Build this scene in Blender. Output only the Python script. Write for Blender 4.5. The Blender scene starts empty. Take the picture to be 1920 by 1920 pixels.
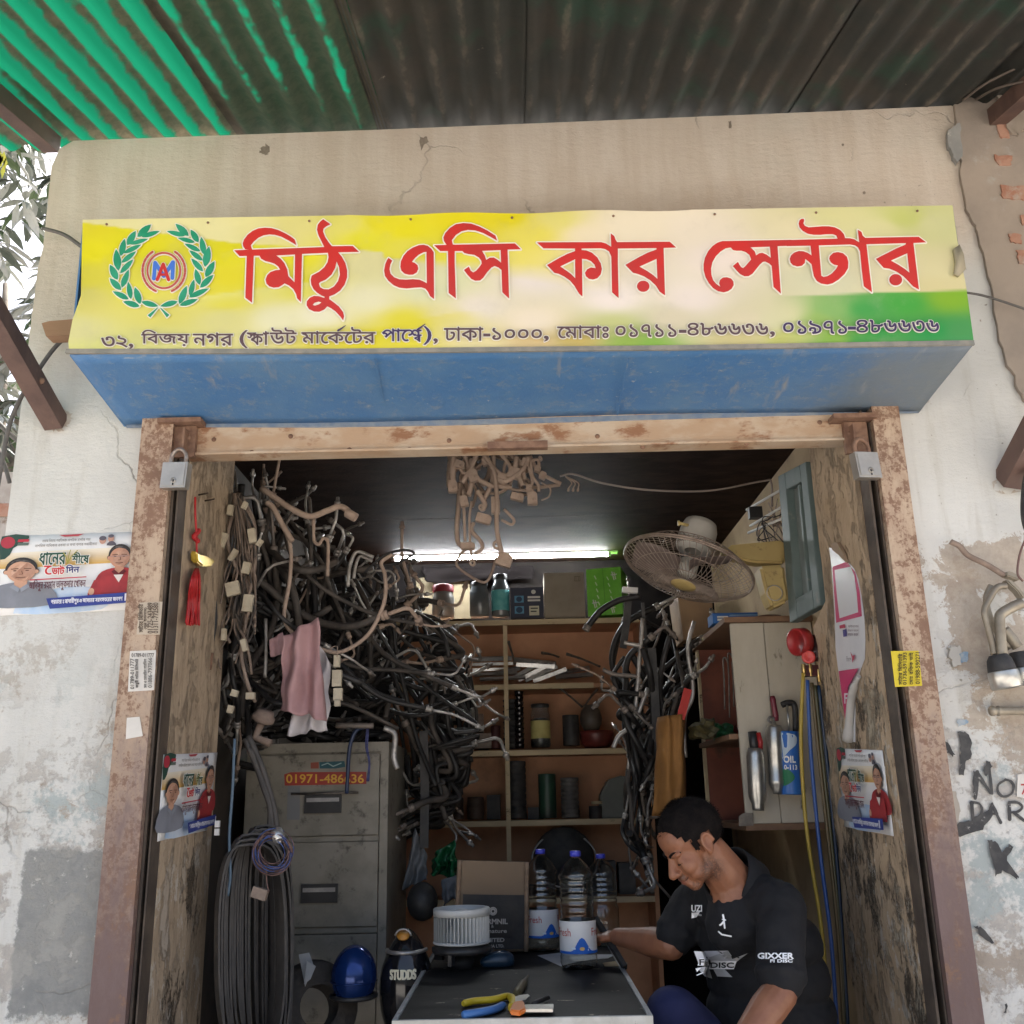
import bpy, bmesh, math, random
from mathutils import Vector, Matrix, Quaternion, noise
from mathutils.geometry import delaunay_2d_cdt
R = math.radians
V = Vector
scene = bpy.context.scene
COL = scene.collection

# ------------------------------------------------------------------ camera
FPX, PITCH, ROLL, YAW = 1850.0, 16.3, -1.2, 0.3          # focal length in 1920-px units
CAM = V((0, 0, 1.40))
CROT = (Matrix.Rotation(R(YAW), 3, 'Z') @ Matrix.Rotation(R(90 + PITCH), 3, 'X') @ Matrix.Rotation(R(ROLL), 3, 'Z'))
cd = bpy.data.cameras.new('camera'); cam = bpy.data.objects.new('camera', cd); COL.objects.link(cam)
cam.matrix_world = Matrix.Translation(CAM) @ CROT.to_4x4()
cd.sensor_fit = 'HORIZONTAL'; cd.sensor_width = 36; cd.lens = 36 * FPX / 1920
cd.clip_start = 0.05; cd.clip_end = 400
scene.camera = cam

# ------------------------------------------------------------------ light
SUN_EL, SUN_AZ = 60, 20                                    # hazy sun high behind the shop: the front is lit by sky and street
w = bpy.data.worlds.new('World'); scene.world = w; w.use_nodes = True
nt = w.node_tree; nt.nodes.clear()
sky = nt.nodes.new('ShaderNodeTexSky'); sky.sky_type = 'NISHITA'; sky.sun_disc = False
sky.sun_elevation = R(SUN_EL); sky.sun_rotation = R(SUN_AZ)
sky.air_density = 1.0; sky.dust_density = 9.0; sky.ozone_density = 0.6
bg = nt.nodes.new('ShaderNodeBackground'); bg.inputs[1].default_value = 0.07
wo = nt.nodes.new('ShaderNodeOutputWorld')
nt.links.new(sky.outputs[0], bg.inputs[0]); nt.links.new(bg.outputs[0], wo.inputs[0])
sl = bpy.data.lights.new('sun', 'SUN'); sl.energy = 2.5; sl.angle = R(12); sl.color = (1, .97, .93)
so = bpy.data.objects.new('sun', sl); COL.objects.link(so)
sd = V((math.sin(R(SUN_AZ)) * math.cos(R(SUN_EL)), math.cos(R(SUN_AZ)) * math.cos(R(SUN_EL)), math.sin(R(SUN_EL))))
so.rotation_euler = sd.to_track_quat('Z', 'Y').to_euler(); so.location = (0, -6, 8)
scene.view_settings.view_transform = 'Standard'; scene.view_settings.look = 'None'
scene.view_settings.gamma = 1; scene.view_settings.use_curve_mapping = False
scene.view_settings.exposure = 2.66
scene.render.engine = 'CYCLES'
scene.cycles.max_bounces = 8; scene.cycles.diffuse_bounces = 4; scene.cycles.transparent_max_bounces = 12
scene.cycles.caustics_reflective = False; scene.cycles.caustics_refractive = False
scene.cycles.use_denoising = True

# ------------------------------------------------------------------ photo pixel -> point in the place
def ray(px, py): return CROT @ V(((px - 960) / FPX, -(py - 960) / FPX, -1))
def P(px, py, Y): d = ray(px, py); return CAM + d * (Y / d.y)
def PX(px, py, X): d = ray(px, py); return CAM + d * (X / d.x)
def PZ(px, py, z): d = ray(px, py); return CAM + d * ((z - CAM.z) / d.z)
def onY(Y): return lambda x, y: P(x, y, Y)
def onX(X): return lambda x, y: PX(x, y, X)
def quadmap(a, b, c, d):
    """unit square (v down) -> corners a=top-left b=top-right c=bottom-right d=bottom-left"""
    return lambda u, v: (a * (1 - u) + b * u) * (1 - v) + (d * (1 - u) + c * u) * v

# ------------------------------------------------------------------ materials
MATS = {}
def srgb(h):
    if not isinstance(h, str): return tuple(h)[:3]
    h = h.lstrip('#'); f = lambda c: c / 12.92 if c <= .04045 else ((c + .055) / 1.055) ** 2.4
    return tuple(f(int(h[i:i + 2], 16) / 255) for i in (0, 2, 4))
class NT:
    def __init__(s, name):
        s.m = bpy.data.materials.new(name); s.m.use_nodes = True; s.t = s.m.node_tree; s.t.nodes.clear()
        s.out = s.n('ShaderNodeOutputMaterial'); s.b = s.n('ShaderNodeBsdfPrincipled'); s.l(s.b.outputs[0], s.out.inputs[0])
    def n(s, k, **a):
        x = s.t.nodes.new(k)
        for q, v in a.items(): setattr(x, q, v)
        return x
    def l(s, a, b): s.t.links.new(a, b)
    def setin(s, sock, v):
        if hasattr(v, 'is_output') or hasattr(v, 'links'): s.l(v, sock)
        else: sock.default_value = v
    def coord(s, sc=(1, 1, 1), kind='Object', loc=(0, 0, 0), rot=(0, 0, 0)):
        c = s.n('ShaderNodeTexCoord'); m = s.n('ShaderNodeMapping'); m.inputs[3].default_value = sc; m.inputs[1].default_value = loc
        m.inputs[2].default_value = rot
        s.l(c.outputs[kind], m.inputs[0]); return m.outputs[0]
    def noise(s, co, scale, detail=6, rough=.6, dist=0.0):
        x = s.n('ShaderNodeTexNoise'); x.inputs['Scale'].default_value = scale; x.inputs['Detail'].default_value = detail
        x.inputs['Roughness'].default_value = rough; x.inputs['Distortion'].default_value = dist; s.l(co, x.inputs['Vector']); return x.outputs[0]
    def ramp(s, f, stops, interp='LINEAR'):
        x = s.n('ShaderNodeValToRGB'); e = x.color_ramp.elements; x.color_ramp.interpolation = interp
        while len(e) < len(stops): e.new(.5)
        for i, (p, c) in enumerate(stops):
            e[i].position = p; c = (c, c, c) if isinstance(c, (int, float)) else srgb(c); e[i].color = (*c, 1)
        s.l(f, x.inputs[0]); return x.outputs[0]
    def mix(s, f, a, b, mode='MIX'):
        x = s.n('ShaderNodeMix', data_type='RGBA', blend_type=mode)
        for sock, v in ((x.inputs[0], f), (x.inputs[6], a), (x.inputs[7], b)):
            if isinstance(v, (str, tuple)): sock.default_value = (*srgb(v), 1)
            else: s.setin(sock, v)
        return x.outputs[2]
    def math(s, op, a, b=0.0, c=0.0):
        x = s.n('ShaderNodeMath', operation=op)
        for i, v in enumerate((a, b, c)): s.setin(x.inputs[i], v)
        return x.outputs[0]
    def sep(s, co):
        x = s.n('ShaderNodeSeparateXYZ'); s.l(co, x.inputs[0]); return x.outputs
    def mr(s, v, a, b, c=0., d=1.):
        x = s.n('ShaderNodeMapRange', interpolation_type='SMOOTHSTEP'); s.setin(x.inputs[0], v)
        for i, q in enumerate((a, b, c, d)): x.inputs[i + 1].default_value = q
        return x.outputs[0]
    def bump(s, h, strength=.3, dist=.01, base=None):
        x = s.n('ShaderNodeBump'); x.inputs['Strength'].default_value = strength; x.inputs['Distance'].default_value = dist
        s.l(h, x.inputs['Height'])
        if base is not None: s.l(base, x.inputs['Normal'])
        return x.outputs[0]
    def done(s, col=None, rough=.6, metal=0., normal=None, **kw):
        b = s.b.inputs
        if col is not None:
            if isinstance(col, (str, tuple)): b['Base Color'].default_value = (*srgb(col), 1)
            else: s.l(col, b['Base Color'])
        s.setin(b['Roughness'], rough); s.setin(b['Metallic'], metal)
        if normal is not None: s.l(normal, b['Normal'])
        for k, v in kw.items():
            sock = b[k.replace('_', ' ')]
            if 'Radius' in k: sock.default_value = v
            elif isinstance(v, (tuple, str)): sock.default_value = (*srgb(v), 1)
            else: s.setin(sock, v)
        return s.m
def mat(name, c1, c2=None, scale=12, rough=.6, metal=0., bump=0., bscale=None, lo=.38, hi=.62, stretch=(1, 1, 1), spec=None, dirt=None, dscale=5, dlo=.5, dhi=.75, **kw):
    """two-tone procedural material with optional dirt layer and relief"""
    if name in MATS: return MATS[name]
    s = NT(name); co = s.coord(stretch)
    f = s.noise(co, scale); col = srgb(c1)
    if c2 is not None: col = s.mix(s.mr(f, lo, hi), srgb(c1), srgb(c2))
    if dirt is not None: col = s.mix(s.mr(s.noise(co, dscale, 9, .7), dlo, dhi), col, srgb(dirt))
    nm = None
    if bump: nm = s.bump(s.noise(co, bscale or scale * 4, 8, .65), bump, .004)
    if spec is not None: kw['Specular_IOR_Level'] = spec
    MATS[name] = s.done(col, rough, metal, nm, **kw); return MATS[name]

# ------------------------------------------------------------------ objects
def link(o, parent=None):
    COL.objects.link(o)
    if parent is not None: o.parent = parent
    return o
def tag(o, label=None, cat=None, group=None, kind=None):
    for k, v in (('label', label), ('category', cat), ('group', group), ('kind', kind)):
        if v: o[k] = v
    return o
def thing(name, label, cat, loc=(0, 0, 0), group=None, kind=None):
    o = bpy.data.objects.new(name, None); o.location = loc; o.empty_display_size = .05; COL.objects.link(o)
    return tag(o, label, cat, group, kind)
def finish(name, bm, mats, parent=None, smooth=False, local=True, bevel=0, sub=0, auto=None):
    """bmesh in world coordinates -> linked object; origin moved to parent's origin or the mesh centre"""
    me = bpy.data.meshes.new(name)
    if bevel:
        bmesh.ops.bevel(bm, geom=[e for e in bm.edges if e.is_manifold and e.calc_face_angle(0) > .6], offset=bevel, segments=2, affect='EDGES', clamp_overlap=True)
    bm.to_mesh(me); bm.free()
    for m in (mats if isinstance(mats, (list, tuple)) else [mats]): me.materials.append(m)
    if smooth or auto:
        me.polygons.foreach_set('use_smooth', [True] * len(me.polygons))
        if auto: me.set_sharp_from_angle(angle=R(auto))
    o = bpy.data.objects.new(name, me)
    if parent is not None:
        off = V((0, 0, 0)); q = parent
        while q is not None: off += q.location; q = q.parent
    else:
        vs = [v.co for v in me.vertices]
        off = V((sum(v.x for v in vs) / len(vs), sum(v.y for v in vs) / len(vs), min(v.z for v in vs))) if vs else V()
        o.location = off
    me.transform(Matrix.Translation(-off))
    if sub:
        s = o.modifiers.new('sub', 'SUBSURF'); s.levels = s.render_levels = sub
    return link(o, parent)
def BM(): return bmesh.new()
def box(bm, lo, hi, M=None, mi=0):
    (a, b, c), (d, e, f) = lo, hi
    vs = [bm.verts.new((x, y, z)) for x in (a, d) for y in (b, e) for z in (c, f)]
    if M is not None:
        for v in vs: v.co = M @ v.co
    for q in ((0, 1, 3, 2), (4, 6, 7, 5), (0, 4, 5, 1), (2, 3, 7, 6), (0, 2, 6, 4), (1, 5, 7, 3)):
        bm.faces.new([vs[i] for i in q]).material_index = mi
    return vs
def cbox(bm, c, s, rot=None, mi=0):
    M = Matrix.Translation(V(c))
    if rot is not None: M = M @ (rot.to_4x4() if not isinstance(rot, tuple) else Matrix.Rotation(rot[2], 4, 'Z') @ Matrix.Rotation(rot[1], 4, 'Y') @ Matrix.Rotation(rot[0], 4, 'X'))
    return box(bm, (-s[0] / 2, -s[1] / 2, -s[2] / 2), (s[0] / 2, s[1] / 2, s[2] / 2), M, mi)
def prism(bm, pts, vec, mi=0):
    """3-D polygon pts extruded along vec"""
    vec = V(vec); a = [bm.verts.new(p) for p in pts]; b = [bm.verts.new(V(p) + vec) for p in pts]; n = len(a)
    fs = [bm.faces.new(a[::-1]), bm.faces.new(b)]
    for i in range(n): fs.append(bm.faces.new((a[i], a[(i + 1) % n], b[(i + 1) % n], b[i])))
    for f in fs: f.material_index = mi
    bmesh.ops.recalc_face_normals(bm, faces=fs)
def smoothpts(pts, n=6, closed=False):
    pts = [V(p) for p in pts]; N = len(pts); out = []
    rng = range(N if closed else N - 1)
    for i in rng:
        p0 = pts[(i - 1) % N] if closed or i > 0 else pts[i] * 2 - pts[i + 1]
        p1 = pts[i]; p2 = pts[(i + 1) % N]
        p3 = pts[(i + 2) % N] if closed or i + 2 < N else p2 * 2 - p1
        for k in range(n):
            t = k / n; out.append(.5 * (2 * p1 + (p2 - p0) * t + (2 * p0 - 5 * p1 + 4 * p2 - p3) * t * t + (3 * p1 - p0 - 3 * p2 + p3) * t ** 3))
    if not closed: out.append(pts[-1])
    return out
def tube(bm, pts, r, seg=8, closed=False, caps=True, mi=0, flat=None):
    """sweep; r a number or list per point; flat=(w,h) sweeps a rectangle instead"""
    pts = [V(p) for p in pts]; n = len(pts); rs = r if isinstance(r, (list, tuple)) else [r] * n
    rings = []; up = None
    for i in range(n):
        a = pts[(i - 1) % n] if closed or i > 0 else pts[i]; b = pts[(i + 1) % n] if closed or i < n - 1 else pts[i]
        t = (b - a)
        if t.length < 1e-9: t = V((0, 0, 1))
        t.normalize()
        if up is None: up = t.orthogonal().normalized() if flat is None else (V((1, 0, 0)) - t * t.x).normalized()
        up = (up - t * up.dot(t))
        up = up.normalized() if up.length > 1e-6 else t.orthogonal().normalized()
        sd = t.cross(up)
        if flat is not None: ring = [bm.verts.new(pts[i] + up * (x * flat[0]) + sd * (y * flat[1])) for x, y in ((-.5, -.5), (.5, -.5), (.5, .5), (-.5, .5))]
        else: ring = [bm.verts.new(pts[i] + (up * math.cos(k * 2 * math.pi / seg) + sd * math.sin(k * 2 * math.pi / seg)) * rs[i]) for k in range(seg)]
        rings.append(ring)
    m = len(rings[0])
    for i in range(n if closed else n - 1):
        A, B = rings[i], rings[(i + 1) % n]
        for k in range(m):
            f = bm.faces.new((A[k], A[(k + 1) % m], B[(k + 1) % m], B[k])); f.material_index = mi; f.smooth = flat is None
    if caps and not closed:
        bm.faces.new(rings[0][::-1]).material_index = mi; bm.faces.new(rings[-1]).material_index = mi
def lathe(bm, prof, c=(0, 0, 0), seg=24, M=None, mi=0, smooth=True, caps=False):
    """profile [(r,z)...] about the z axis through c"""
    c = V(c); rings = []
    for r, z in prof:
        rings.append([bm.verts.new(((M or Matrix.Identity(4)) @ V((r * math.cos(k * 2 * math.pi / seg), r * math.sin(k * 2 * math.pi / seg), z))) + c) for k in range(seg)])
    for A, B in zip(rings, rings[1:]):
        for k in range(seg):
            f = bm.faces.new((A[k], A[(k + 1) % seg], B[(k + 1) % seg], B[k])); f.smooth = smooth; f.material_index = mi
    if caps:
        bm.faces.new(rings[0][::-1]).material_index = mi; bm.faces.new(rings[-1]).material_index = mi
def align(a, b=None):
    """matrix taking z to direction a"""
    return V(a).normalized().to_track_quat('Z', 'Y').to_matrix().to_4x4()
def copytree(o, parent=None, loc=None, rot=None, scale=None):
    c = o.copy(); COL.objects.link(c); c.parent = parent
    if loc is not None: c.location = loc
    if rot is not None: c.rotation_euler = rot
    if scale is not None: c.scale = scale
    for ch in list(o.children): copytree(ch, c)
    return c

# ------------------------------------------------------------------ flat print: polygons, strokes and type laid on a surface
TXT = {}
def pinside(p, poly):
    c = False; x, y = p
    for i in range(len(poly)):
        (x0, y0), (x1, y1) = poly[i - 1], poly[i]
        if (y0 > y) != (y1 > y) and x < (x1 - x0) * (y - y0) / (y1 - y0) + x0: c = not c
    return c
def textmesh(s, bold=0.0):
    """outline of the built-in type, filled by union (its strokes overlap, so the plain fill is unreliable)"""
    if s not in TXT:
        c = bpy.data.curves.new('type', 'FONT'); c.body = s; c.resolution_u = 3; c.fill_mode = 'NONE'
        o = bpy.data.objects.new('type', c); COL.objects.link(o)
        me = bpy.data.meshes.new_from_object(o)
        nb_ = {}
        for e in me.edges:
            i, j = e.vertices; nb_.setdefault(i, []).append(j); nb_.setdefault(j, []).append(i)
        seen = set(); loops = []
        for i in range(len(me.vertices)):
            if i in seen or i not in nb_: continue
            L = [i]; seen.add(i); nxt = i + 1 if i + 1 in nb_[i] else nb_[i][0]
            while nxt is not None and nxt not in seen:
                L.append(nxt); seen.add(nxt); nxt = next((k for k in nb_[nxt] if k not in seen), None)
            pts = [(me.vertices[k].co.x, me.vertices[k].co.y) for k in L]; q = [pts[0]]
            for p in pts[1:]:
                if abs(p[0] - q[-1][0]) + abs(p[1] - q[-1][1]) > 1e-5: q.append(p)
            if len(q) > 2 and abs(area2(q)) > 1e-6: loops.append(q)
        if loops:
            vs = []; es = []
            for q in loops: k = len(vs); vs += [V(p) for p in q]; es += [(k + i, k + (i + 1) % len(q)) for i in range(len(q))]
            r = delaunay_2d_cdt(vs, es, [], 0, 1e-6); seg = []
            for q in loops: seg += [(p, q[(i + 1) % len(q)]) for i, p in enumerate(q) if p[1] != q[(i + 1) % len(q)][1]]
            keep = []
            for f in r[2]:
                x, y = sum(r[0][i].x for i in f) / len(f), sum(r[0][i].y for i in f) / len(f); wn = 0
                for (x0, y0), (x1, y1) in seg:
                    if (y0 > y) != (y1 > y) and x < (x1 - x0) * (y - y0) / (y1 - y0) + x0: wn += 1 if y1 > y0 else -1
                if wn: keep.append(f)
            ids = sorted({i for f in keep for i in f}); mp = {i: k for k, i in enumerate(ids)}
            TXT[s] = [(r[0][i].x, r[0][i].y) for i in ids], [[mp[i] for i in f] for f in keep]
        else: TXT[s] = ([], [])
        bpy.data.objects.remove(o); bpy.data.curves.remove(c); bpy.data.meshes.remove(me)
    return TXT[s]
def area2(p): return sum(p[i][0] * p[(i + 1) % len(p)][1] - p[(i + 1) % len(p)][0] * p[i][1] for i in range(len(p)))
def disc(x, y, r, n=20, ry=None): return [(x + r * math.cos(i * 2 * math.pi / n), y + (ry or r) * math.sin(i * 2 * math.pi / n)) for i in range(n)]
def smooth2(pts, n=4, closed=True): return [(p.x, p.y) for p in smoothpts([(x, y, 0) for x, y in pts], n, closed)]
def stroke(pts, w, n=0):
    """polyline with width(s) -> list of quads and discs"""
    if n: pts = smooth2(pts, n, False)
    ws = w if isinstance(w, (list, tuple)) else [w] * len(pts)
    if len(ws) != len(pts): ws = [ws[0] + (ws[-1] - ws[0]) * i / (len(pts) - 1) for i in range(len(pts))]
    out = []
    for i in range(len(pts) - 1):
        (x0, y0), (x1, y1) = pts[i], pts[i + 1]; L = math.hypot(x1 - x0, y1 - y0) or 1; nx, ny = -(y1 - y0) / L, (x1 - x0) / L
        a, b = ws[i] / 2, ws[i + 1] / 2
        out.append([(x0 + nx * a, y0 + ny * a), (x1 + nx * b, y1 + ny * b), (x1 - nx * b, y1 - ny * b), (x0 - nx * a, y0 - ny * a)])
    for (x, y), q in zip(pts, ws): out.append(disc(x, y, q / 2, 8))
    return out
def union(polys, holes=()):
    """union of simple polygons minus holes -> (verts, tris)"""
    vs = []; fs = []
    for p in list(polys) + list(holes):
        if area2(p) < 0: p = p[::-1]
        fs.append(list(range(len(vs), len(vs) + len(p)))); vs += [V(q) for q in p]
    nh = len(polys)
    r = delaunay_2d_cdt(vs, [], fs, 0, 1e-5)
    keep = [f for f, o in zip(r[2], r[5]) if any(i < nh for i in o) and not any(i >= nh for i in o)]
    ids = sorted({i for f in keep for i in f}); mp = {i: k for k, i in enumerate(ids)}
    return [(r[0][i].x, r[0][i].y) for i in ids], [[mp[i] for i in f] for f in keep]
class Print:
    """flat print collected in layers, each a hair in front of the one below"""
    def __init__(s, fn, normal, base=.0006, step=.0003, maxlen=0):
        s.maxlen = maxlen; s.fn, s.n, s.k, s.step, s.bm, s.mats = fn, V(normal).normalized(), base, step, BM(), []
    def mi(s, m):
        if m not in s.mats: s.mats.append(m)
        return s.mats.index(m)
    def raw(s, vs, fs, m):
        if s.maxlen:                                   # split long edges so that the print follows a curved surface
            vs = list(vs); fs = [list(f) for f in fs]
            for _ in range(4):
                mids = {}; out = []; big = False
                def mid(i, j):
                    k = (min(i, j), max(i, j))
                    if k not in mids: vs.append(((vs[i][0] + vs[j][0]) / 2, (vs[i][1] + vs[j][1]) / 2)); mids[k] = len(vs) - 1
                    return mids[k]
                for f in fs:
                    if len(f) == 3 and max(math.dist(vs[f[i]], vs[f[i - 1]]) for i in range(3)) > s.maxlen:
                        a, b, c = f; x, y, z = mid(a, b), mid(b, c), mid(c, a); out += [[a, x, z], [x, b, y], [z, y, c], [x, y, z]]; big = True
                    else: out.append(f)
                fs = out
                if not big: break
        i = s.mi(m); bv = [s.bm.verts.new(s.fn(x, y) + s.n * s.k) for x, y in vs]
        for f in fs:
            try: q = s.bm.faces.new([bv[j] for j in f])
            except ValueError: continue
            q.material_index = i
            q.normal_update()
            if q.normal.dot(s.n) < 0: q.normal_flip()
        s.k += s.step
        return s
    def add(s, polys, m, holes=()):
        return s.raw(*union(polys, holes), m)
    def text(s, t, x0, y0, x1, y1, m, bold=0.0, rot=0):
        """type fitted into the box; y down; bold = extra line weight in box units; rot 90 = reads upward, -90 = downward"""
        vs, fs = textmesh(t)
        if not vs: return s
        a, b = min(v[0] for v in vs), max(v[0] for v in vs); c, d = min(v[1] for v in vs), max(v[1] for v in vs)
        U = lambda v: ((v[0] - a) / (b - a or 1), 1 - (v[1] - c) / (d - c or 1))
        if rot == 90: f = lambda u, v: (x0 + v * (x1 - x0), y1 - u * (y1 - y0))
        elif rot == -90: f = lambda u, v: (x1 - v * (x1 - x0), y0 + u * (y1 - y0))
        else: f = lambda u, v: (x0 + u * (x1 - x0), y0 + v * (y1 - y0))
        q = [f(*U(v)) for v in vs]
        if bold:
            cnt = {}
            for fc in fs:
                for i in range(len(fc)): e = tuple(sorted((fc[i], fc[(i + 1) % len(fc)]))); cnt[e] = cnt.get(e, 0) + 1
            k0, st = s.k, s.step; s.step = 1.5e-6; V2 = []; F2 = []
            bx, by = (bold, bold) if not isinstance(bold, tuple) else bold
            for (i, j), n in cnt.items():
                if n != 1: continue
                (xa, ya), (xb, yb) = q[i], q[j]; L = math.hypot((xb - xa) / bx, (yb - ya) / by) or 1
                tx, ty = (xb - xa) / L * .5 / 1, (yb - ya) / L * .5 / 1; nx, ny = -ty / by * bx, tx / bx * by
                k = len(V2); V2 += [(xa - tx + nx, ya - ty + ny), (xb + tx + nx, yb + ty + ny), (xb + tx - nx, yb + ty - ny), (xa - tx - nx, ya - ty - ny)]
                s.raw(V2[k:], [(0, 1, 2, 3)], m)
            s.step = st; s.k += st * .2
        return s.raw(q, fs, m)
    def build(s, name, parent): return finish(name, s.bm, s.mats, parent)
def ink(h, rough=.6): return mat('ink_' + h.strip('#'), h, rough=rough)
# ================================================================== setting materials
def facade_mat():
    s = NT('old_limewash'); co = s.coord(); x, y, z = s.sep(co)
    n1 = s.noise(co, 1.6, 5); n2 = s.noise(co, 9, 9, .7); n3 = s.noise(co, 38, 6, .7); n4 = s.noise(s.coord((6, 1, .7)), 3.2, 6)
    zz = s.math('ADD', z, s.math('MULTIPLY', s.math('SUBTRACT', n1, .5), .5))
    white = s.mix(s.mr(n1, .35, .7), (.66, .655, .62), (.57, .565, .53))
    white = s.mix(s.math('MULTIPLY', s.mr(n4, .5, .75), .5), white, (.43, .40, .34))
    beige = s.mix(s.mr(n4, .3, .7), (.62, .55, .47), (.55, .47, .385))
    beige = s.mix(s.mr(n1, .52, .72), beige, (.57, .52, .44))
    bz = s.math('ADD', z, s.math('MULTIPLY', s.math('SUBTRACT', s.noise(s.coord(loc=(2, 5, 1)), 2.2, 8, .7), .5), .55))
    beige = s.mix(s.math('MULTIPLY', s.math('MULTIPLY', s.mr(bz, 3.22, 3.0), s.mr(s.math('ABSOLUTE', s.math('SUBTRACT', x, .25)), 1.15, .6)), .75), beige, (.43, .335, .25))
    col = s.mix(s.mr(s.math('ADD', zz, s.math('MULTIPLY', x, -.10)), 2.65, 2.95), white, beige)
    # damp rust-brown wash just above the sign, weathered away towards the ends
    # peeled, pitted lower paint
    lowm = s.mr(zz, 1.95, 1.35)
    peel = s.math('MULTIPLY', s.mr(n2, .50, .56), lowm)
    col = s.mix(s.math('MULTIPLY', peel, .8), col, s.mix(s.mr(n3, .4, .65), (.36, .33, .30), (.46, .42, .37)))
    col = s.mix(s.math('MULTIPLY', s.mr(s.noise(s.coord(loc=(3, 1, 2)), 3.1, 10, .78), .53, .58), s.mr(zz, 2.15, 1.5)), col, (.38, .33, .275))
    col = s.mix(s.math('MULTIPLY', s.mr(s.noise(s.coord(loc=(8, 1, 5)), 2.6, 10, .78), .53, .59), s.mr(zz, 1.95, 1.35)), col, (.40, .44, .43))
    speck = s.mr(s.noise(co, 60, 4, .6), .66, .72)
    col = s.mix(s.math('MULTIPLY', speck, s.mr(x, .9, 1.15)), col, (.27, .25, .21))
    col = s.mix(s.math('MULTIPLY', s.mr(s.noise(co, 21, 5, .6), .68, .73), s.mr(x, .8, 1.2)), col, (.36, .31, .26))
    for cx, cz, rx, rz in ((-1.137, 1.115, .115, .19), (-1.13, .80, .12, .09)):       # grey cement repair, feathered edge
        dx = s.math('ABSOLUTE', s.math('MULTIPLY', s.math('SUBTRACT', x, cx), 1 / rx)); dz = s.math('ABSOLUTE', s.math('MULTIPLY', s.math('SUBTRACT', z, cz), 1 / rz))
        d = s.math('ADD', s.math('MAXIMUM', dx, dz), s.math('MULTIPLY', s.math('SUBTRACT', s.noise(co, 17, 10, .75), .5), .55))
        cem = s.mix(s.mr(n2, .35, .65), (.205, .21, .205), (.33, .325, .30)); cem = s.mix(s.mr(s.noise(co, 24, 8, .7), .60, .66), cem, (.52, .50, .46))
        col = s.mix(s.math('MULTIPLY', s.mr(d, 1.04, .96), .92), col, cem)
    for cx, cz, rx, rz in ((1.33, 1.965, .26, .085), (1.19, 1.83, .06, .16), (1.30, 1.74, .16, .10), (1.38, 1.60, .2, .12)):
        dx = s.math('MULTIPLY', s.math('SUBTRACT', x, cx), 1 / rx); dz = s.math('MULTIPLY', s.math('SUBTRACT', z, cz), 1 / rz)
        d = s.math('SQRT', s.math('ADD', s.math('MULTIPLY', dx, dx), s.math('MULTIPLY', dz, dz)))
        d = s.math('ADD', d, s.math('MULTIPLY', s.math('SUBTRACT', s.noise(co, 13, 10, .75, .4), .5), 3.2))
        col = s.mix(s.math('MULTIPLY', s.mr(d, 1.02, .93), .85), col, s.mix(s.mr(n3, .35, .65), (.37, .305, .245), (.45, .385, .31)))
    vor = s.n('ShaderNodeTexVoronoi', feature='DISTANCE_TO_EDGE'); vor.inputs['Scale'].default_value = 2.3
    wv = s.n('ShaderNodeMix', data_type='RGBA'); wv.inputs[0].default_value = .16; s.l(co, wv.inputs[6]); 
    nn = s.n('ShaderNodeTexNoise'); nn.inputs['Scale'].default_value = 5; nn.inputs['Detail'].default_value = 6; s.l(co, nn.inputs['Vector']); s.l(nn.outputs[1], wv.inputs[7]); s.l(wv.outputs[2], vor.inputs['Vector'])
    crack = s.math('MULTIPLY', s.mr(vor.outputs['Distance'], .007, .0), s.mr(n1, .5, .62))
    col = s.mix(s.math('MULTIPLY', crack, .7), col, (.22, .20, .17))
    h = s.math('SUBTRACT', s.math('ADD', s.math('MULTIPLY', n3, .7), s.math('MULTIPLY', s.noise(s.coord((1, 1, 2.4)), 26, 8, .7), .8)), s.math('ADD', s.math('MULTIPLY', peel, .8), s.math('MULTIPLY', crack, 1.2)))
    return s.done(col, .88, 0, s.bump(h, .45, .010), Specular_IOR_Level=.2)
M_WALL = facade_mat()
M_CEMENT = mat('grey_cement', (.20, .205, .20), (.33, .325, .305), 4, .9, bump=.6, bscale=34, lo=.3, hi=.7, dirt=(.50, .48, .44), dscale=11, dlo=.60, dhi=.66)
M_BROWNPL = mat('brown_plaster', (.36, .30, .245), (.29, .245, .205), 3.5, .92, bump=.7, bscale=24, dirt=(.40, .37, .33), dscale=6, dlo=.55, dhi=.7)
M_DARKPL = mat('damp_plaster', (.30, .25, .21), (.36, .31, .26), 9, .9, bump=.5, bscale=30)
M_BRICK = mat('old_red_brick', (.36, .17, .11), (.42, .24, .17), 14, .9, bump=.8, bscale=50, dirt=(.40, .33, .27), dscale=9, dlo=.5, dhi=.62)
def rust_post(name, zlo, zhi, sx=1):
    s = NT(name); co = s.coord(); x, y, z = s.sep(co)
    n1 = s.noise(s.coord((1, 1, .35)), 9, 10, .75); n2 = s.noise(co, 55, 8, .75)
    f = s.math('ADD', s.math('MULTIPLY', n1, .6), s.math('MULTIPLY', n2, .4))
    cream = s.mix(s.mr(n1, .4, .6), (.49, .37, .265), (.38, .265, .185))
    col = s.mix(s.mr(s.math('ADD', s.math('MULTIPLY', n2, .55), s.math('MULTIPLY', n1, .45)), .48, .56), cream, (.22, .125, .08))
    low = s.mr(s.math('ADD', z, s.math('MULTIPLY', s.math('SUBTRACT', n1, .5), 2.2)), zhi, zlo)
    keep = s.mr(f, .56, .60)
    paint = s.mix(s.mr(n1, .35, .65), (.185, .125, .115), (.15, .095, .085))
    col = s.mix(s.math('MULTIPLY', low, s.math('SUBTRACT', 1.0, s.math('MULTIPLY', keep, .85))), col, paint)
    return s.done(col, .7, .0, s.bump(f, .6, .008))
M_POST = rust_post('rusty_cream_paint', 1.05, 1.75)
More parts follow.
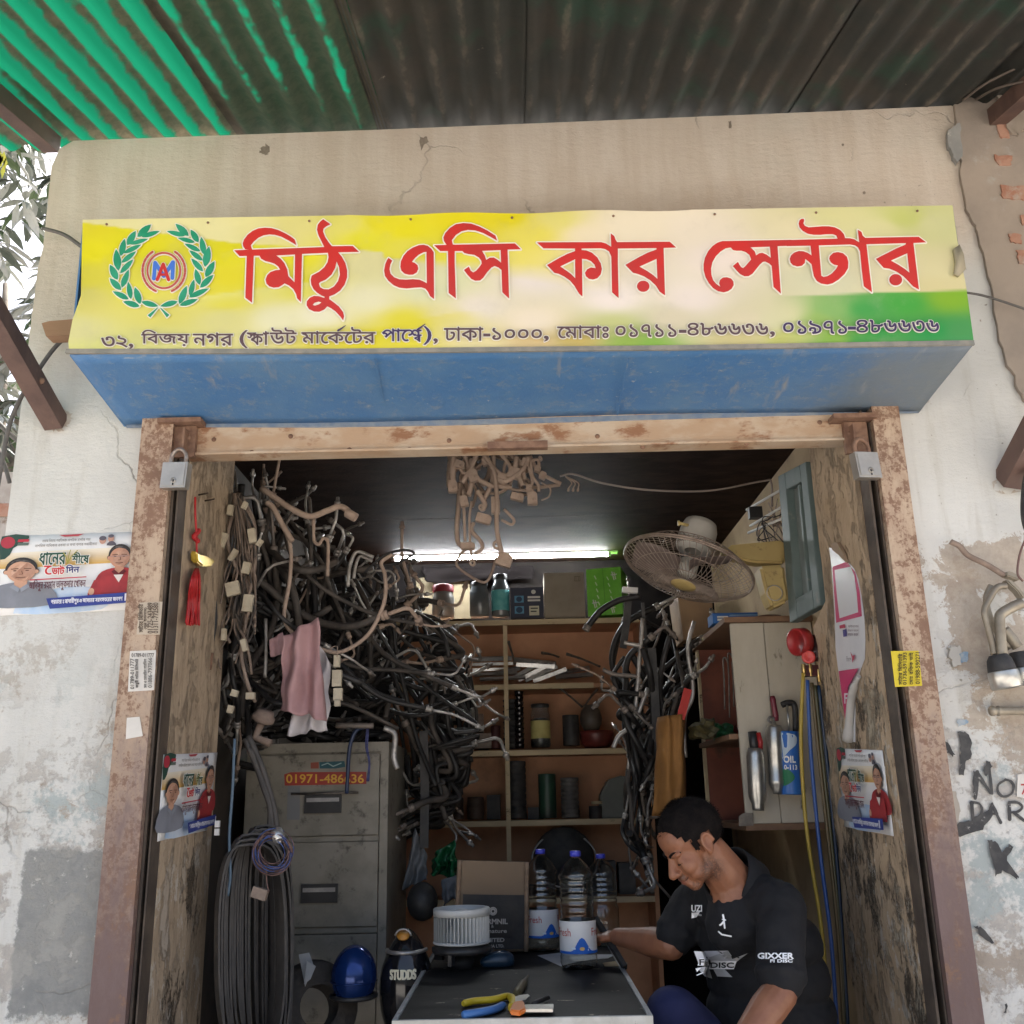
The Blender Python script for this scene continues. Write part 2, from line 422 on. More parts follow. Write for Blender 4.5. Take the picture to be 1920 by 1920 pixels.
M_RAIL = mat('rusty_rail', (.52, .41, .30), (.44, .30, .19), 6, .65, bump=.3, bscale=60, dirt=(.27, .13, .065), dscale=5, dlo=.52, dhi=.62, stretch=(1, 1, 2))
M_RUST = mat('dark_rust', (.16, .085, .055), (.24, .14, .09), 30, .8, bump=.5, bscale=90)
M_STEELBRN = mat('brown_painted_steel', (.075, .042, .035), (.12, .07, .055), 8, .6, bump=.25, bscale=60, stretch=(1, 1, .4), dirt=(.17, .10, .07), dscale=25, dlo=.6, dhi=.7)
M_CHANNEL = mat('dark_channel', (.06, .045, .035), (.10, .075, .055), 12, .7, bump=.2)
def jamb_mat(name, a, b, c, dz):
    s = NT(name); co = s.coord((1, 1, .22)); c0 = s.coord(); x, y, z = s.sep(c0)
    g = s.noise(co, 44, 10, .75, .5); n = s.noise(s.coord((1, 1, .55)), 8, 12, .8, .5); n2 = s.noise(s.coord((1, 1, .5), loc=(4, 2, 1)), 6, 12, .8); f = s.noise(c0, 70, 6, .75)
    col = s.mix(s.mr(g, .35, .65), a, b)
    col = s.mix(s.mr(g, .60, .68), col, tuple(q * .42 for q in a))
    col = s.mix(s.math('MULTIPLY', s.mr(s.noise(s.coord((1, 1, .5), loc=(9, 3, 3)), 5, 10, .75), .58, .68), .6), col, tuple(q * .55 for q in b))
    low = s.mr(s.math('ADD', z, s.math('MULTIPLY', s.math('SUBTRACT', n, .5), 1.2)), dz + .25, dz - .15)
    dark = s.mix(s.mr(f, .4, .6), (.055, .038, .022), (.13, .095, .06))
    col = s.mix(s.math('MULTIPLY', s.mr(n2, .53, .58), low), col, dark)
    col = s.mix(s.math('MULTIPLY', s.mr(n, .53, .57), low), col, c)
    col = s.mix(s.math('MULTIPLY', s.mr(s.noise(s.coord((1, 1, .6), loc=(1, 7, 3)), 13, 12, .8), .555, .585), low), col, (.58, .52, .43))
    col = s.mix(s.math('MULTIPLY', s.mr(f, .60, .68), .4), col, (.13, .09, .06))
    return s.done(col, .85, 0, s.bump(s.math('ADD', g, s.math('ADD', s.math('MULTIPLY', s.mr(n, .53, .57), 1.5), s.math('SUBTRACT', n2, s.math('MULTIPLY', s.mr(n2, .53, .58), 1.2)))), .8, .008))
M_JAMBL = jamb_mat('weathered_jamb', (.52, .40, .275), (.38, .285, .19), (.50, .42, .33), 1.35)
M_JAMBR = jamb_mat('peeling_jamb', (.56, .42, .28), (.44, .32, .20), (.42, .35, .25), 1.85)
M_CEIL = mat('smoked_plywood', (.024, .014, .010), (.044, .025, .018), 14, .75, bump=.7, bscale=130, stretch=(.5, 1, 1), spec=.08)
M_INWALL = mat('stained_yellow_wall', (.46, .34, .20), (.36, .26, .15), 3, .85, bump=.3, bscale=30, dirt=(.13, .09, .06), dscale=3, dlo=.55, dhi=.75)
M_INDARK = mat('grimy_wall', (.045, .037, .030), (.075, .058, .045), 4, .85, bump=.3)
M_FLOOR = mat('oily_floor', (.05, .045, .04), (.09, .08, .07), 5, .7, bump=.3)
M_GROUND = mat('dusty_concrete', (.31, .295, .27), (.37, .355, .33), 3, .95, bump=.4, bscale=80)
M_NAIL = mat('iron_nail', (.10, .07, .05), rough=.6, metal=.6)

# ================================================================== ground
bm = BM(); bmesh.ops.create_grid(bm, x_segments=2, y_segments=2, size=150)
tag(finish('ground', bm, M_GROUND), kind='structure')

# ================================================================== shop building
YW = 2.60
shop = thing('shop_building', 'small limewashed repair shop with open front and dark cluttered room', 'building', (0, YW, 0))
bm = BM()
ow = [(-1.405, 0), (-1.405, 2.2), (-1.41, 2.95), (-1.402, 3.02), (-1.408, 3.30), (-1.39, 3.365), (-1.35, 3.392), (-.4, 3.405), (1.0, 3.432), (2.4, 3.47), (2.4, 0), (1.0, 0), (1.0, 2.435), (-.985, 2.435), (-.985, 0)]
prism(bm, [(x, YW, z) for x, z in ow], (0, .13, 0))
bmesh.ops.recalc_face_normals(bm, faces=bm.faces)
finish('facade', bm, M_WALL, shop)
XL, XR = -.926, .959
bm = BM(); box(bm, (XL - .16, 2.64, .0), (XL, 3.065, 2.66)); finish('jamb', bm, M_JAMBL, shop)
# right jamb: broken plaster gives its rear edge a wandering outline
bm = BM(); rng = random.Random(4)
edge = [(3.20 + rng.uniform(-.02, .02) if z < 1.95 else 3.05 + rng.uniform(-.004, .004), z) for z in [i * .06 for i in range(45)]]
prism(bm, [(XR, 2.64, 0), (XR, 2.64, 2.66)] + [(XR, y, z) for y, z in reversed(edge)], (.14, 0, 0)); finish('jamb', bm, M_JAMBR, shop)
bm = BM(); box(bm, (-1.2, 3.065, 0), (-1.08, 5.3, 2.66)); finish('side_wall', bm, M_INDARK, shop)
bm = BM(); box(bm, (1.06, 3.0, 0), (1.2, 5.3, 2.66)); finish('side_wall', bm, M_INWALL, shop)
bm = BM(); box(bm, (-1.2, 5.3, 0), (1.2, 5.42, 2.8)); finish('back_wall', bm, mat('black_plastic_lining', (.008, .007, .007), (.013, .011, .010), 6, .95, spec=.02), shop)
for a, b in ((2.735, 4.388), (4.392, 5.3)):
    bm = BM(); box(bm, (-1.2, a, 2.66), (1.2, b, 2.69)); finish('ceiling_panel', bm, M_CEIL, shop)
bm = BM(); box(bm, (-1.2, 2.735, 2.70), (1.2, 5.42, 2.82)); finish('roof_slab', bm, M_CEMENT, shop)
bm = BM(); box(bm, (-1.2, 2.66, 0), (1.2, 5.3, .15)); finish('shop_floor', bm, M_FLOOR, shop)
# repair patches and broken plaster on the facade
def jag(pts, amp, n=5, seed=1):
    r = random.Random(seed); out = []
    for i in range(len(pts)):
        (x0, y0), (x1, y1) = pts[i], pts[(i + 1) % len(pts)]
        for k in range(n): t = k / n; out.append((x0 + (x1 - x0) * t + r.uniform(-amp, amp), y0 + (y1 - y0) * t + r.uniform(-amp, amp)))
    return out
def slab(name, pts, th, m, parent, Y=YW, seed=1, amp=3, n=6, fn=None):
    """thin plaster layer standing th proud of the wall"""
    bm = BM(); prism(bm, [P(x, y, Y - .0015) for x, y in jag(pts, amp, n, seed)], (0, -th, 0)); return finish(name, bm, m, parent)
slab('plaster_flake', [(1764, 1482), (1790, 1484), (1800, 1515), (1796, 1545), (1780, 1530), (1766, 1505)], .004, mat('bare_render', (.44, .40, .34), (.37, .33, .28), 9, .9, bump=.5), shop, seed=9, amp=2)
slab('plaster_flake', [(1750, 1300), (1764, 1330), (1768, 1395), (1752, 1395)], .004, MATS['bare_render'], shop, seed=12, amp=2)
slab('plaster_flake', [(1692, 885), (1702, 905), (1700, 960), (1694, 960)], .003, MATS['bare_render'], shop, seed=13, amp=2)

# ================================================================== neighbouring wall: torn brown render with brick showing
nb = thing('neighbouring_wall', 'torn brown rendered wall with red brick showing right of the sign', 'wall', (1.9, YW, 0))
pts = [(1788, 193), (1822, 186), (1862, 178), (1870, 160), (1990, 140), (1990, 800), (1925, 760), (1905, 735), (1900, 705), (1886, 690), (1872, 640), (1858, 560), (1846, 500), (1832, 440), (1822, 420), (1812, 400), (1806, 380), (1798, 330), (1803, 305), (1790, 290), (1778, 270), (1786, 248), (1792, 230)]
slab('render_coat', pts, .012, M_BROWNPL, nb, seed=31, amp=2.5, n=3)
slab('render_lump', [(1858, 180), (1886, 168), (1930, 150), (1930, 250), (1896, 262), (1872, 230)], .022, mat('mortar_lump', (.40, .34, .28), (.31, .26, .21), 8, .95, bump=1, bscale=22), nb, seed=33, amp=5)
slab('bare_patch', [(1775, 248), (1797, 236), (1800, 300), (1790, 310), (1774, 280)], .016, M_CEMENT, nb, seed=34, amp=2)
for i, q in enumerate([(1868, 232, 1892, 262), (1864, 292, 1896, 312), (1874, 350, 1922, 377), (1905, 470, 1940, 498), (1912, 405, 1940, 425), (1890, 440, 1915, 458)]):
    bm = BM(); prism(bm, [P(x, y, YW - .012) for x, y in jag([(q[0], q[1]), (q[2], q[1] + 2), (q[2] - 2, q[3]), (q[0] + 4, q[3] - 3)], 2, 4, 40 + i)], (0, -.006, 0)); finish('brick', bm, M_BRICK, nb)

# ================================================================== roller-shutter frame
fr = thing('shutter_frame', 'rusty cream roller shutter frame round the shop opening', 'shutter', (0, YW, 0))
bm = BM(); box(bm, (-1.037, 2.553, 0), (-.949, 2.598, 2.60)); finish('post', bm, M_POST, fr, bevel=.004)
bm = BM(); box(bm, (.988, 2.553, 0), (1.063, 2.598, 2.60)); finish('post', bm, M_POST, fr, bevel=.004)
for a, b in ((-.947, -.928), (.962, .986)):
    bm = BM(); box(bm, (a, 2.575, 0), (a + .006, 2.66, 2.44)); box(bm, (b - .004, 2.575, 0), (b, 2.66, 2.44)); box(bm, (a + .006, 2.645, 0), (b - .004, 2.66, 2.44)); finish('guide_channel', bm, M_CHANNEL, fr)
bm = BM(); box(bm, (-.918, 2.585, 2.345), (.935, 2.625, 2.60)); box(bm, (-.918, 2.572, 2.338), (.935, 2.632, 2.3445)); finish('bottom_rail', bm, M_RAIL, fr, bevel=.002)
a, b = P(915, 836, 2.57), P(1026, 836, 2.57)
bm = BM(); tube(bm, smoothpts([a + V((0, .012, 0)), a + V((.006, -.014, 0)), a.lerp(b, .5) + V((0, -.016, 0)), b + V((-.006, -.014, 0)), b + V((0, .012, 0))], 5), .0, flat=(.006, .022)) if False else cbox(bm, a.lerp(b, .5), (.166, .024, .020)); finish('pull_handle', bm, M_RUST, fr, bevel=.006)
for x, y in ((401, 824), (472, 848), (655, 843), (768, 842), (842, 826), (1205, 838), (1400, 832), (1537, 792), (545, 818), (1120, 818)):
    c = P(x, y, 2.5845); bm = BM(); lathe(bm, [(0, -.004), (.005, -.003), (.007, 0)], c, 10, align((0, 1, 0))); finish('rivet', bm, M_RUST, fr)
for sx, px in ((-1, 345), (1, 1603)):
    c = P(px, 830 if sx < 0 else 822, 2.575)
    bm = BM(); box(bm, (c.x - .030, 2.566, c.z - .045), (c.x + .034, 2.584, c.z + .045)); finish('lock_plate', bm, M_RUST, fr, bevel=.003)
    bm = BM(); box(bm, (c.x - .065, 2.535, c.z + .047), (c.x + .055, 2.588, c.z + .06)); finish('lock_hood', bm, M_RUST, fr, bevel=.003)
    bm = BM(); box(bm, (c.x - .004 - sx * .012, 2.535, c.z - .04), (c.x + .002 - sx * .012, 2.566, c.z + .03)); finish('staple', bm, M_RUST, fr, bevel=.002)
    bm = BM(); lathe(bm, [(0, -.004), (.006, -.003), (.008, 0)], (c.x + .014 * -sx, 2.565, c.z + .012), 10, align((0, 1, 0))); finish('bolt', bm, M_RUST, fr)

# ================================================================== padlocks
M_LOCK = mat('brushed_nickel', (.50, .46, .40), (.44, .40, .35), 20, .38, .75, bump=.06, bscale=200)
M_SHACK = mat('worn_shackle', (.40, .36, .32), (.26, .19, .15), 30, .45, .7)
M_BLACK = mat('black_hole', (.012, .011, .010), rough=.8)
def padlock(px, py, label, ang, sh):
    c = P(px, py, 2.515); t = thing('padlock', label, 'padlock', c, 'padlocks on the shutter frame')
    Rm = Matrix.Rotation(ang, 4, 'Y') @ Matrix.Rotation(R(-8 * (1 if px < 900 else -2.2)), 4, 'Z'); w2, h2, d2 = .036, .036, .013
    M = Matrix.Translation(c) @ Rm
    bm = BM(); box(bm, (-w2, -d2, -h2), (w2, d2, h2), M); finish('body', bm, M_LOCK, t, bevel=.004)
    bm = BM(); box(bm, (-w2 + .005, -d2 - .0022, -h2 + .005), (w2 - .005, -d2 - .0002, h2 - .005), M); finish('face_plate', bm, M_LOCK, t, bevel=.001)
    bm = BM(); tube(bm, smoothpts([M @ V(q) for q in ((-.021, .002, h2 - .002), (-.021, .002, h2 + .022), (-.012, .002, h2 + .037), (0, .002, h2 + .042), (.012, .002, h2 + .037), (.021, .002, h2 + .022), (.021, .002, h2 - .002))], 5), .0055, 10); finish('shackle', bm, sh, t)
    bm = BM(); lathe(bm, [(.0055, -d2 - .0024), (.0075, -d2 - .0024), (.0075, -d2 - .0040), (.0055, -d2 - .0040)], (0, 0, 0), 16, Matrix.Identity(4)); 
    for v in bm.verts: v.co = M @ V((v.co.x + .002, v.co.z, v.co.y - .016))
    finish('key_ring', bm, M_LOCK, t)
    bm = BM(); box(bm, (.0002, -d2 - .0034, -.030), (.0040, -d2 - .0024, -.014), M); finish('keyhole', bm, M_BLACK, t)
padlock(330, 893, 'square nickel padlock hanging at the left end of the shutter rail', R(3), M_SHACK)
padlock(1623, 874, 'square nickel padlock with rusty shackle at the right end of the shutter rail', R(-4), M_RUST)

# ================================================================== corrugated awning
def sheet_mat(name, green, lo=.52, dk=1.0):
    s = NT(name); co = s.coord(); x, y, z = s.sep(co)
    ph = s.math('SINE', s.math('MULTIPLY', x, 2 * math.pi / .088))
    n = s.noise(s.coord((1, .4, 1)), 10, 10, .75); n2 = s.noise(co, 26, 8, .7); n3 = s.noise(co, 4, 6)
    f = s.math('ADD', s.math('MULTIPLY', ph, .30), s.math('ADD', n, s.math('MULTIPLY', s.math('SUBTRACT', n2, .5), .5)))
    if green:
        wall = s.mr(y, -.32, .0)
        d = s.mr(s.math('ADD', f, s.math('MULTIPLY', s.math('MULTIPLY', wall, n3), .35)), lo, lo + .24)
        dirt = s.mix(s.mr(n2, .4, .6), tuple(q * dk for q in (.10, .078, .05)), tuple(q * dk for q in (.17, .13, .085)))
        s.done(dirt, .85, 0, s.bump(n2, .4, .004))
        tr = s.n('ShaderNodeBsdfTranslucent'); tr.inputs[0].default_value = (.003, .085, .043, 1)
        df = s.n('ShaderNodeBsdfDiffuse'); df.inputs[0].default_value = (.02, .15, .08, 1)
        m1 = s.n('ShaderNodeMixShader'); m1.inputs[0].default_value = .30; s.l(tr.outputs[0], m1.inputs[1]); s.l(df.outputs[0], m1.inputs[2])
        m2 = s.n('ShaderNodeMixShader'); s.l(s.math('MULTIPLY', d, .93), m2.inputs[0]); s.l(m1.outputs[0], m2.inputs[1]); s.l(s.b.outputs[0], m2.inputs[2])
        s.l(m2.outputs[0], s.out.inputs[0]); return s.m
    base = s.mix(s.mr(n3, .4, .65), (.017, .021, .019), (.032, .029, .024))
    base = s.mix(s.mr(s.noise(co, 3, 5), .55, .68), base, (.012, .040, .027))
    dust = s.mr(s.math('ADD', s.math('MULTIPLY', ph, -.30), n), .74, .95)
    base = s.mix(s.math('MULTIPLY', dust, .6), base, (.15, .125, .10))
    base = s.mix(s.mr(s.noise(co, 13, 9, .75), .66, .71), base, (.30, .26, .21))
    return s.done(base, .62, 0, s.bump(n2, .3, .004))
M_GREEN = sheet_mat('green_translucent_sheet', True, dk=.85); M_GREEND = sheet_mat('filthy_green_sheet', True, .10, .38); M_TIN = sheet_mat('sooty_corrugated_sheet', False)
SLOPE = math.tan(R(14.7))
def zroof(y): return 3.425 - SLOPE * (YW - y)
aw = thing('awning', 'corrugated awning of sooty sheets and one green translucent sheet over the sign', 'awning', (0, YW, 0))
def sheet(x0, x1, y0, y1, m, dz, sag=0):
    bm = BM(); nx = int((x1 - x0) / .011); ny = 14; g = []
    for j in range(ny + 1):
        y = y0 + (y1 - y0) * j / ny; row = []
        for i in range(nx + 1):
            x = x0 + (x1 - x0) * i / nx
            zz = zroof(y) + dz + .0125 * math.sin(x * 2 * math.pi / .088) + .004 * noise.noise((x * 2, y * 2, dz * 40)) + .012 * (x / 1.4)
            row.append(bm.verts.new((x, y, zz)))
        g.append(row)
    for j in range(ny):
        for i in range(nx): bm.faces.new((g[j][i], g[j][i + 1], g[j + 1][i + 1], g[j + 1][i]))
    o = finish('corrugated_sheet', bm, m, aw, smooth=True)
    if m is M_TIN: so_ = o.modifiers.new('thick', 'SOLIDIFY'); so_.thickness = .0015; so_.offset = 1
    return o
g = sheet(-2.45, -.83, 1.5, 2.72, M_GREEN, .020); g['label'] = 'green translucent corrugated sheet'
g = sheet(-.87, -.38, 1.5, 2.76, M_GREEND, .016); g['label'] = 'filthy half blackened green sheet'
for i, (a, b) in enumerate(((-.42, .05), (.01, .93), (.89, 1.81), (1.77, 2.69))): sheet(a, b, 1.5, 2.80, M_TIN, .020 + (i % 2) * .005 - .004)
for x in (-1.425, 1.50):
    bm = BM(); prism(bm, [(x - .025, 2.62, zroof(2.62) - .065), (x + .025, 2.62, zroof(2.62) - .065), (x + .025, 2.62, zroof(2.62) - .008), (x - .025, 2.62, zroof(2.62) - .008)], (0, -1.08, -1.08 * SLOPE)); finish('rafter', bm, M_STEELBRN, aw)
for y in (1.60,):
    bm = BM(); box(bm, (-2.4, y - .02, zroof(y) - .105), (2.6, y + .02, zroof(y) - .067)); finish('purlin', bm, M_STEELBRN, aw)
def strut(px, py, top, w):
    a = P(px, py, YW - .005); d = (top - a)
    bm = BM(); tube(bm, [a, a + d], 0, flat=(w, w)); o = finish('strut', bm, M_STEELBRN, aw, bevel=.003)
    m = a.lerp(top, .12); bm = BM(); lathe(bm, [(0, .006), (.008, .004), (.010, 0)], m + V((.03 if px < 900 else -.03, -.01, 0)) * .9, 8, align((0, -1, 0))); finish('bolt', bm, M_RUST, aw)
strut(106, 795, V((-1.45, 1.60, zroof(1.60) - .09)), .052)
strut(1893, 905, V((1.62, 1.60, zroof(1.60) - .09)), .066)
for q in (((1806, 188), (1860, 150), (1990, 90)), ((1830, 186), (1880, 162), (1990, 140))):
    bm = BM(); tube(bm, smoothpts([P(x, y, 2.55 - i * .12) for i, (x, y) in enumerate(q)], 6), .004, 6); finish('tie_wire', bm, mat('old_wire', (.16, .13, .11), rough=.6, metal=.3), aw)
# ================================================================== signboard
YS = 2.24
sign = thing('signboard', 'long yellow and green shop signboard with red lettering above the opening', 'sign', (0, YS, 0))
SPT = [(165,425,'e3d62a'),(165,470,'e6dc1e'),(165,520,'ddd24a'),(165,560,'d8cf70'),(145,620,'d8d492'),(170,650,'dede86'),(250,460,'e3da1c'),(430,480,'e2d922'),(430,520,'e0d428'),(250,540,'e2da50'),(300,590,'dcd46e'),(300,640,'d6d487'),(420,600,'dcd68c'),(420,560,'e2d83a'),(560,480,'e3dc2a'),(520,600,'e6e2b8'),(600,590,'e8e4c4'),(600,640,'dcd25a'),(680,640,'e2d62a'),(760,600,'e0d63c'),(760,640,'e4d83e'),(690,495,'ded8a0'),(690,560,'e4e0b8'),(560,535,'e0d83c'),(800,540,'d8dab0'),(850,520,'dcdcb0'),(850,600,'e6dc9e'),(900,630,'e4d8a0'),(900,575,'ece2d0'),(1000,520,'ece2d8'),(1100,470,'efe2ca'),(1200,430,'eee2c6'),(1150,560,'efe4da'),(1000,600,'ecdfc6'),(1000,645,'d6be88'),(1080,640,'c8b468'),(1150,610,'c8cc88'),(1180,640,'96b450'),(1220,645,'8ab44c'),(1260,600,'dcd2b4'),(1300,560,'ece0d4'),(1350,480,'ecdfd2'),(1300,430,'eee2cc'),(1400,600,'dcd2b0'),(1380,645,'c8be84'),(1450,600,'d6d2a8'),(1480,640,'c0c46a'),(1500,430,'e6dcb4'),(1560,410,'dcd89c'),(1650,430,'dcd8a0'),(1700,410,'c6cc78'),(1750,420,'d2d29a'),(1770,500,'d8d0a0'),(1750,540,'d6cc98'),(1650,500,'dcd4ae'),(1550,520,'d8d6b2'),(800,490,'dcd8a8'),(960,500,'e6dcc0')]
SGR = [(1470,590,'d2d2a0'),(1500,620,'b8c878'),(1560,580,'8ab668'),(1530,600,'96b860'),(1620,580,'4aa24c'),(1700,570,'4aa640'),(1780,560,'86b42e'),(1650,620,'3a9c46'),(1750,620,'2f9648'),(1800,620,'4a9650'),(1560,640,'8ab648'),(1620,640,'4ca048'),(1800,645,'4a9a58'),(1460,640,'c4c878')]
STP = [(200,410,'ece3a8'),(300,425,'ece3a8'),(400,430,'ece4a8'),(480,430,'ece3a0'),(560,420,'e6dd8c'),(640,420,'e3dc70'),(690,450,'e2dc30'),(720,420,'e4da28'),(760,430,'e6dc20'),(860,410,'e6d91e'),(950,405,'e6d822'),(1000,440,'e8dc60'),(1050,410,'e6dd80'),(1100,440,'eee0b8'),(760,465,'e4dc50'),(1180,420,'eee2c6')]
for L in (SPT, SGR, STP): L[:] = [(x, y, V(srgb(c))) for x, y, c in L]
def idw(L, x, y):
    n = V((0, 0, 0)); d = 0
    for a, b, c in L: q = 1 / (((a - x) ** 2 + (2.0 * (b - y)) ** 2 + 60) ** 1.6); n += c * q; d += q
    return n / d
def cl(t): return max(0, min(1, t))
def signcol(x, y):
    c = idw(SPT, x, y)
    top = 417 + (x - 155) * .135 if x < 449 else 456 + (x - 449) * (.06 if x < 720 else .10)
    if x < 1180: c = c.lerp(idw(STP, x, y), cl((top - y) / (2 if x < 720 else 2 + (x - 720) * .12) + .5) * cl((1180 - x) / 120))
    sw = 625 - (x - 640) * .19 + (0 if x < 850 else (x - 850) * .1)           # lower yellow swoosh
    if 560 < x < 920 and y > sw: c = c.lerp(V(srgb('e2d62c')), .55 * cl((y - sw) / 3) * cl((920 - x) / 120) * cl((x - 560) / 40) * cl((sw + 42 - y) / 25))
    s2 = 560 - (x - 330) * .13                                                  # upper edge of the pale swoosh
    if 320 < x < 640: c = c.lerp(V(srgb('dfe0a8')), .45 * cl((y - s2) / 3) * cl((s2 + 30 - y) / 30) * cl((x - 320) / 60))
    g = 553 - (x - 1500) * .033
    if x > 1440: c = c.lerp(idw(SGR, x, y), cl((y - g) / 2) * cl((x - 1440) / 90))
    return c * .88
bm = BM(); cl_ = bm.loops.layers.float_color.new('print'); NX, NY = 240, 60; g = []
def edgeL(t):
    return smooth_lut(t, [(0, (155, 412)), (.3, (153, 480)), (.58, (152, 553)), (.75, (136, 600)), (.9, (128, 640)), (1, (130, 662))])
def edgeR(t):
    return smooth_lut(t, [(0, (1786, 385)), (.25, (1795, 450)), (.6, (1812, 540)), (1, (1826, 641))])
def smooth_lut(t, L):
    for (a, p), (b, q) in zip(L, L[1:]):
        if t <= b: k = (t - a) / (b - a); return (p[0] + (q[0] - p[0]) * k, p[1] + (q[1] - p[1]) * k)
    return L[-1][1]
pc = {}
for j in range(NY + 1):
    a, b = edgeL(j / NY), edgeR(j / NY); row = []
    for i in range(NX + 1):
        t = i / NX; x, y = a[0] + (b[0] - a[0]) * t, a[1] + (b[1] - a[1]) * t
        if j == 0: y += 2 * math.sin(t * 40) * (.3 < t < .7) - (4 if t > .63 else 0) * 0
        yy = YS + .006 * math.exp(-((t) / .02) ** 2) * math.sin(j / NY * 6) - .0015 * math.sin(t * 23 + j * .2)
        v = bm.verts.new(P(x, y, yy)); pc[v] = signcol(x, y); row.append(v)
    g.append(row)
for j in range(NY):
    for i in range(NX):
        f = bm.faces.new((g[j][i], g[j + 1][i], g[j + 1][i + 1], g[j][i + 1])); f.smooth = True
        for l in f.loops: l[cl_] = (*pc[l.vert], 1)
s = NT('vinyl_print'); a = s.n('ShaderNodeVertexColor', layer_name='print'); co = s.coord()
grime = s.math('MULTIPLY', s.mr(s.noise(co, 7, 9, .7), .5, .8), .28)
M_VINYL = s.done(s.mix(grime, a.outputs[0], (.42, .38, .30)), .42, 0, s.bump(s.noise(s.coord((1, 1, .4)), 7, 3), .12, .02), Specular_IOR_Level=.35)
finish('face_panel', bm, M_VINYL, sign)
M_BLUE = None
s = NT('worn_blue_paint'); co = s.coord(); n1 = s.noise(co, 4, 8, .65); n2 = s.noise(co, 28, 9, .75); x, y, z = s.sep(co)
col = s.mix(s.mr(n1, .35, .65), (.055, .165, .36), (.09, .20, .36))
col = s.mix(s.mr(n2, .50, .70), col, (.17, .235, .32))
col = s.mix(s.mr(s.noise(s.coord((.35, 3, 1), rot=(0, 0, .5)), 22, 8, .75), .64, .70), col, (.30, .33, .35))
col = s.mix(s.mr(s.noise(co, 46, 6, .7), .64, .72), col, (.36, .38, .39))
col = s.mix(s.math('MULTIPLY', s.mr(s.math('ADD', x, s.math('MULTIPLY', n1, .6)), .95, 1.45), .8), col, (.17, .18, .17))
col = s.mix(s.mr(s.noise(s.coord((2.4, .6, 1)), 5, 7), .6, .75), col, (.27, .28, .28))
M_BLUE = s.done(col, .55, 0, s.bump(s.math('ADD', n1, n2), .35, .01))
A, B, Cc, D = P(131, 666, YS + .004), P(1825, 645, YS + .004), P(1722, 772, 2.595), P(236, 802, 2.595)
bm = BM(); g = []
for j in range(9):
    v = j / 8; row = []
    for i in range(61):
        u = i / 60; p = quadmap(A, B, Cc, D)(u, v); p.z += .004 * math.sin(u * 9 + v * 2) * v; row.append(bm.verts.new(p))
    g.append(row)
for j in range(8):
    for i in range(60): bm.faces.new((g[j][i], g[j + 1][i], g[j + 1][i + 1], g[j][i + 1])).smooth = True
finish('underside', bm, M_BLUE, sign).modifiers.new('thick', 'SOLIDIFY').thickness = .004
bm = BM(); tube(bm, [P(124, 659, YS - .002), P(620, 659, YS - .003), P(1300, 652, YS - .002), P(1826, 643, YS - .002)], 0, flat=(.012, .007)); finish('bottom_lip', bm, mat('grey_batten', (.20, .20, .18), (.28, .26, .22), 20, .8, bump=.3), sign)
TL, TR = P(158, 412, YS + .005), P(1784, 386, YS + .005)
for a, b, c in ((TL, A, D), (TR, B, Cc)):
    bm = BM(); q = [a + V((0, .004, -.004)), b + V((0, .01, .003)), c + V((0, 0, .003)), V((c.x, 2.595, a.z - .004))]
    prism(bm, q, (.005 if c.x > 0 else -.005, 0, 0)); finish('side_board', bm, M_BLUE, sign)
bm = BM(); prism(bm, [TL + V((0, .004, -.006)), TR + V((0, .004, -.006)), V((TR.x, 2.595, TR.z - .006)), V((TL.x, 2.595, TL.z - .006))], (0, 0, -.006)); finish('top_board', bm, MATS['grey_batten'], sign)
bm = BM(); tube(bm, [P(238, 797, 2.588), P(600, 797, 2.585), P(900, 792, 2.585), P(1720, 769, 2.588)], 0, flat=(.016, .006)); finish('folded_hem', bm, mat('grey_blue_hem', (.17, .23, .32), (.25, .29, .33), 26, .6, bump=.3), sign)
for x in (700, 1180):
    a, b = P(x, 664, YS + .004), P(x + (960 - x) * .11, 795 - x * .012, 2.59); bm = BM(); tube(bm, [a + V((0, .02, -.0035)), b + V((0, -.02, -.0035))], 0, flat=(.004, .0015)); finish('sheet_seam', bm, M_BLUE, sign)
a = P(80, 620, 2.50); bm = BM(); prism(bm, [P(78, 606, 2.50), P(92, 602, 2.50), P(140, 598, 2.50), P(132, 628, 2.50), P(86, 630, 2.50)], (0, .045, 0)); finish('timber_batten', bm, mat('raw_timber', (.36, .21, .12), (.27, .15, .085), 14, .8, bump=.3, stretch=(.3, 1, 2)), sign)
# torn corner at the right end, puncture at the left end
bm = BM(); prism(bm, [P(x, y, YS - .004) for x, y in ((1786, 470), (1796, 462), (1804, 480), (1808, 508), (1796, 520), (1787, 516), (1790, 496))], (0, -.010, 0)); finish('torn_flap', bm, mat('vinyl_back', (.42, .38, .27), (.33, .29, .2), 10, .6, bump=.3), sign, smooth=True)
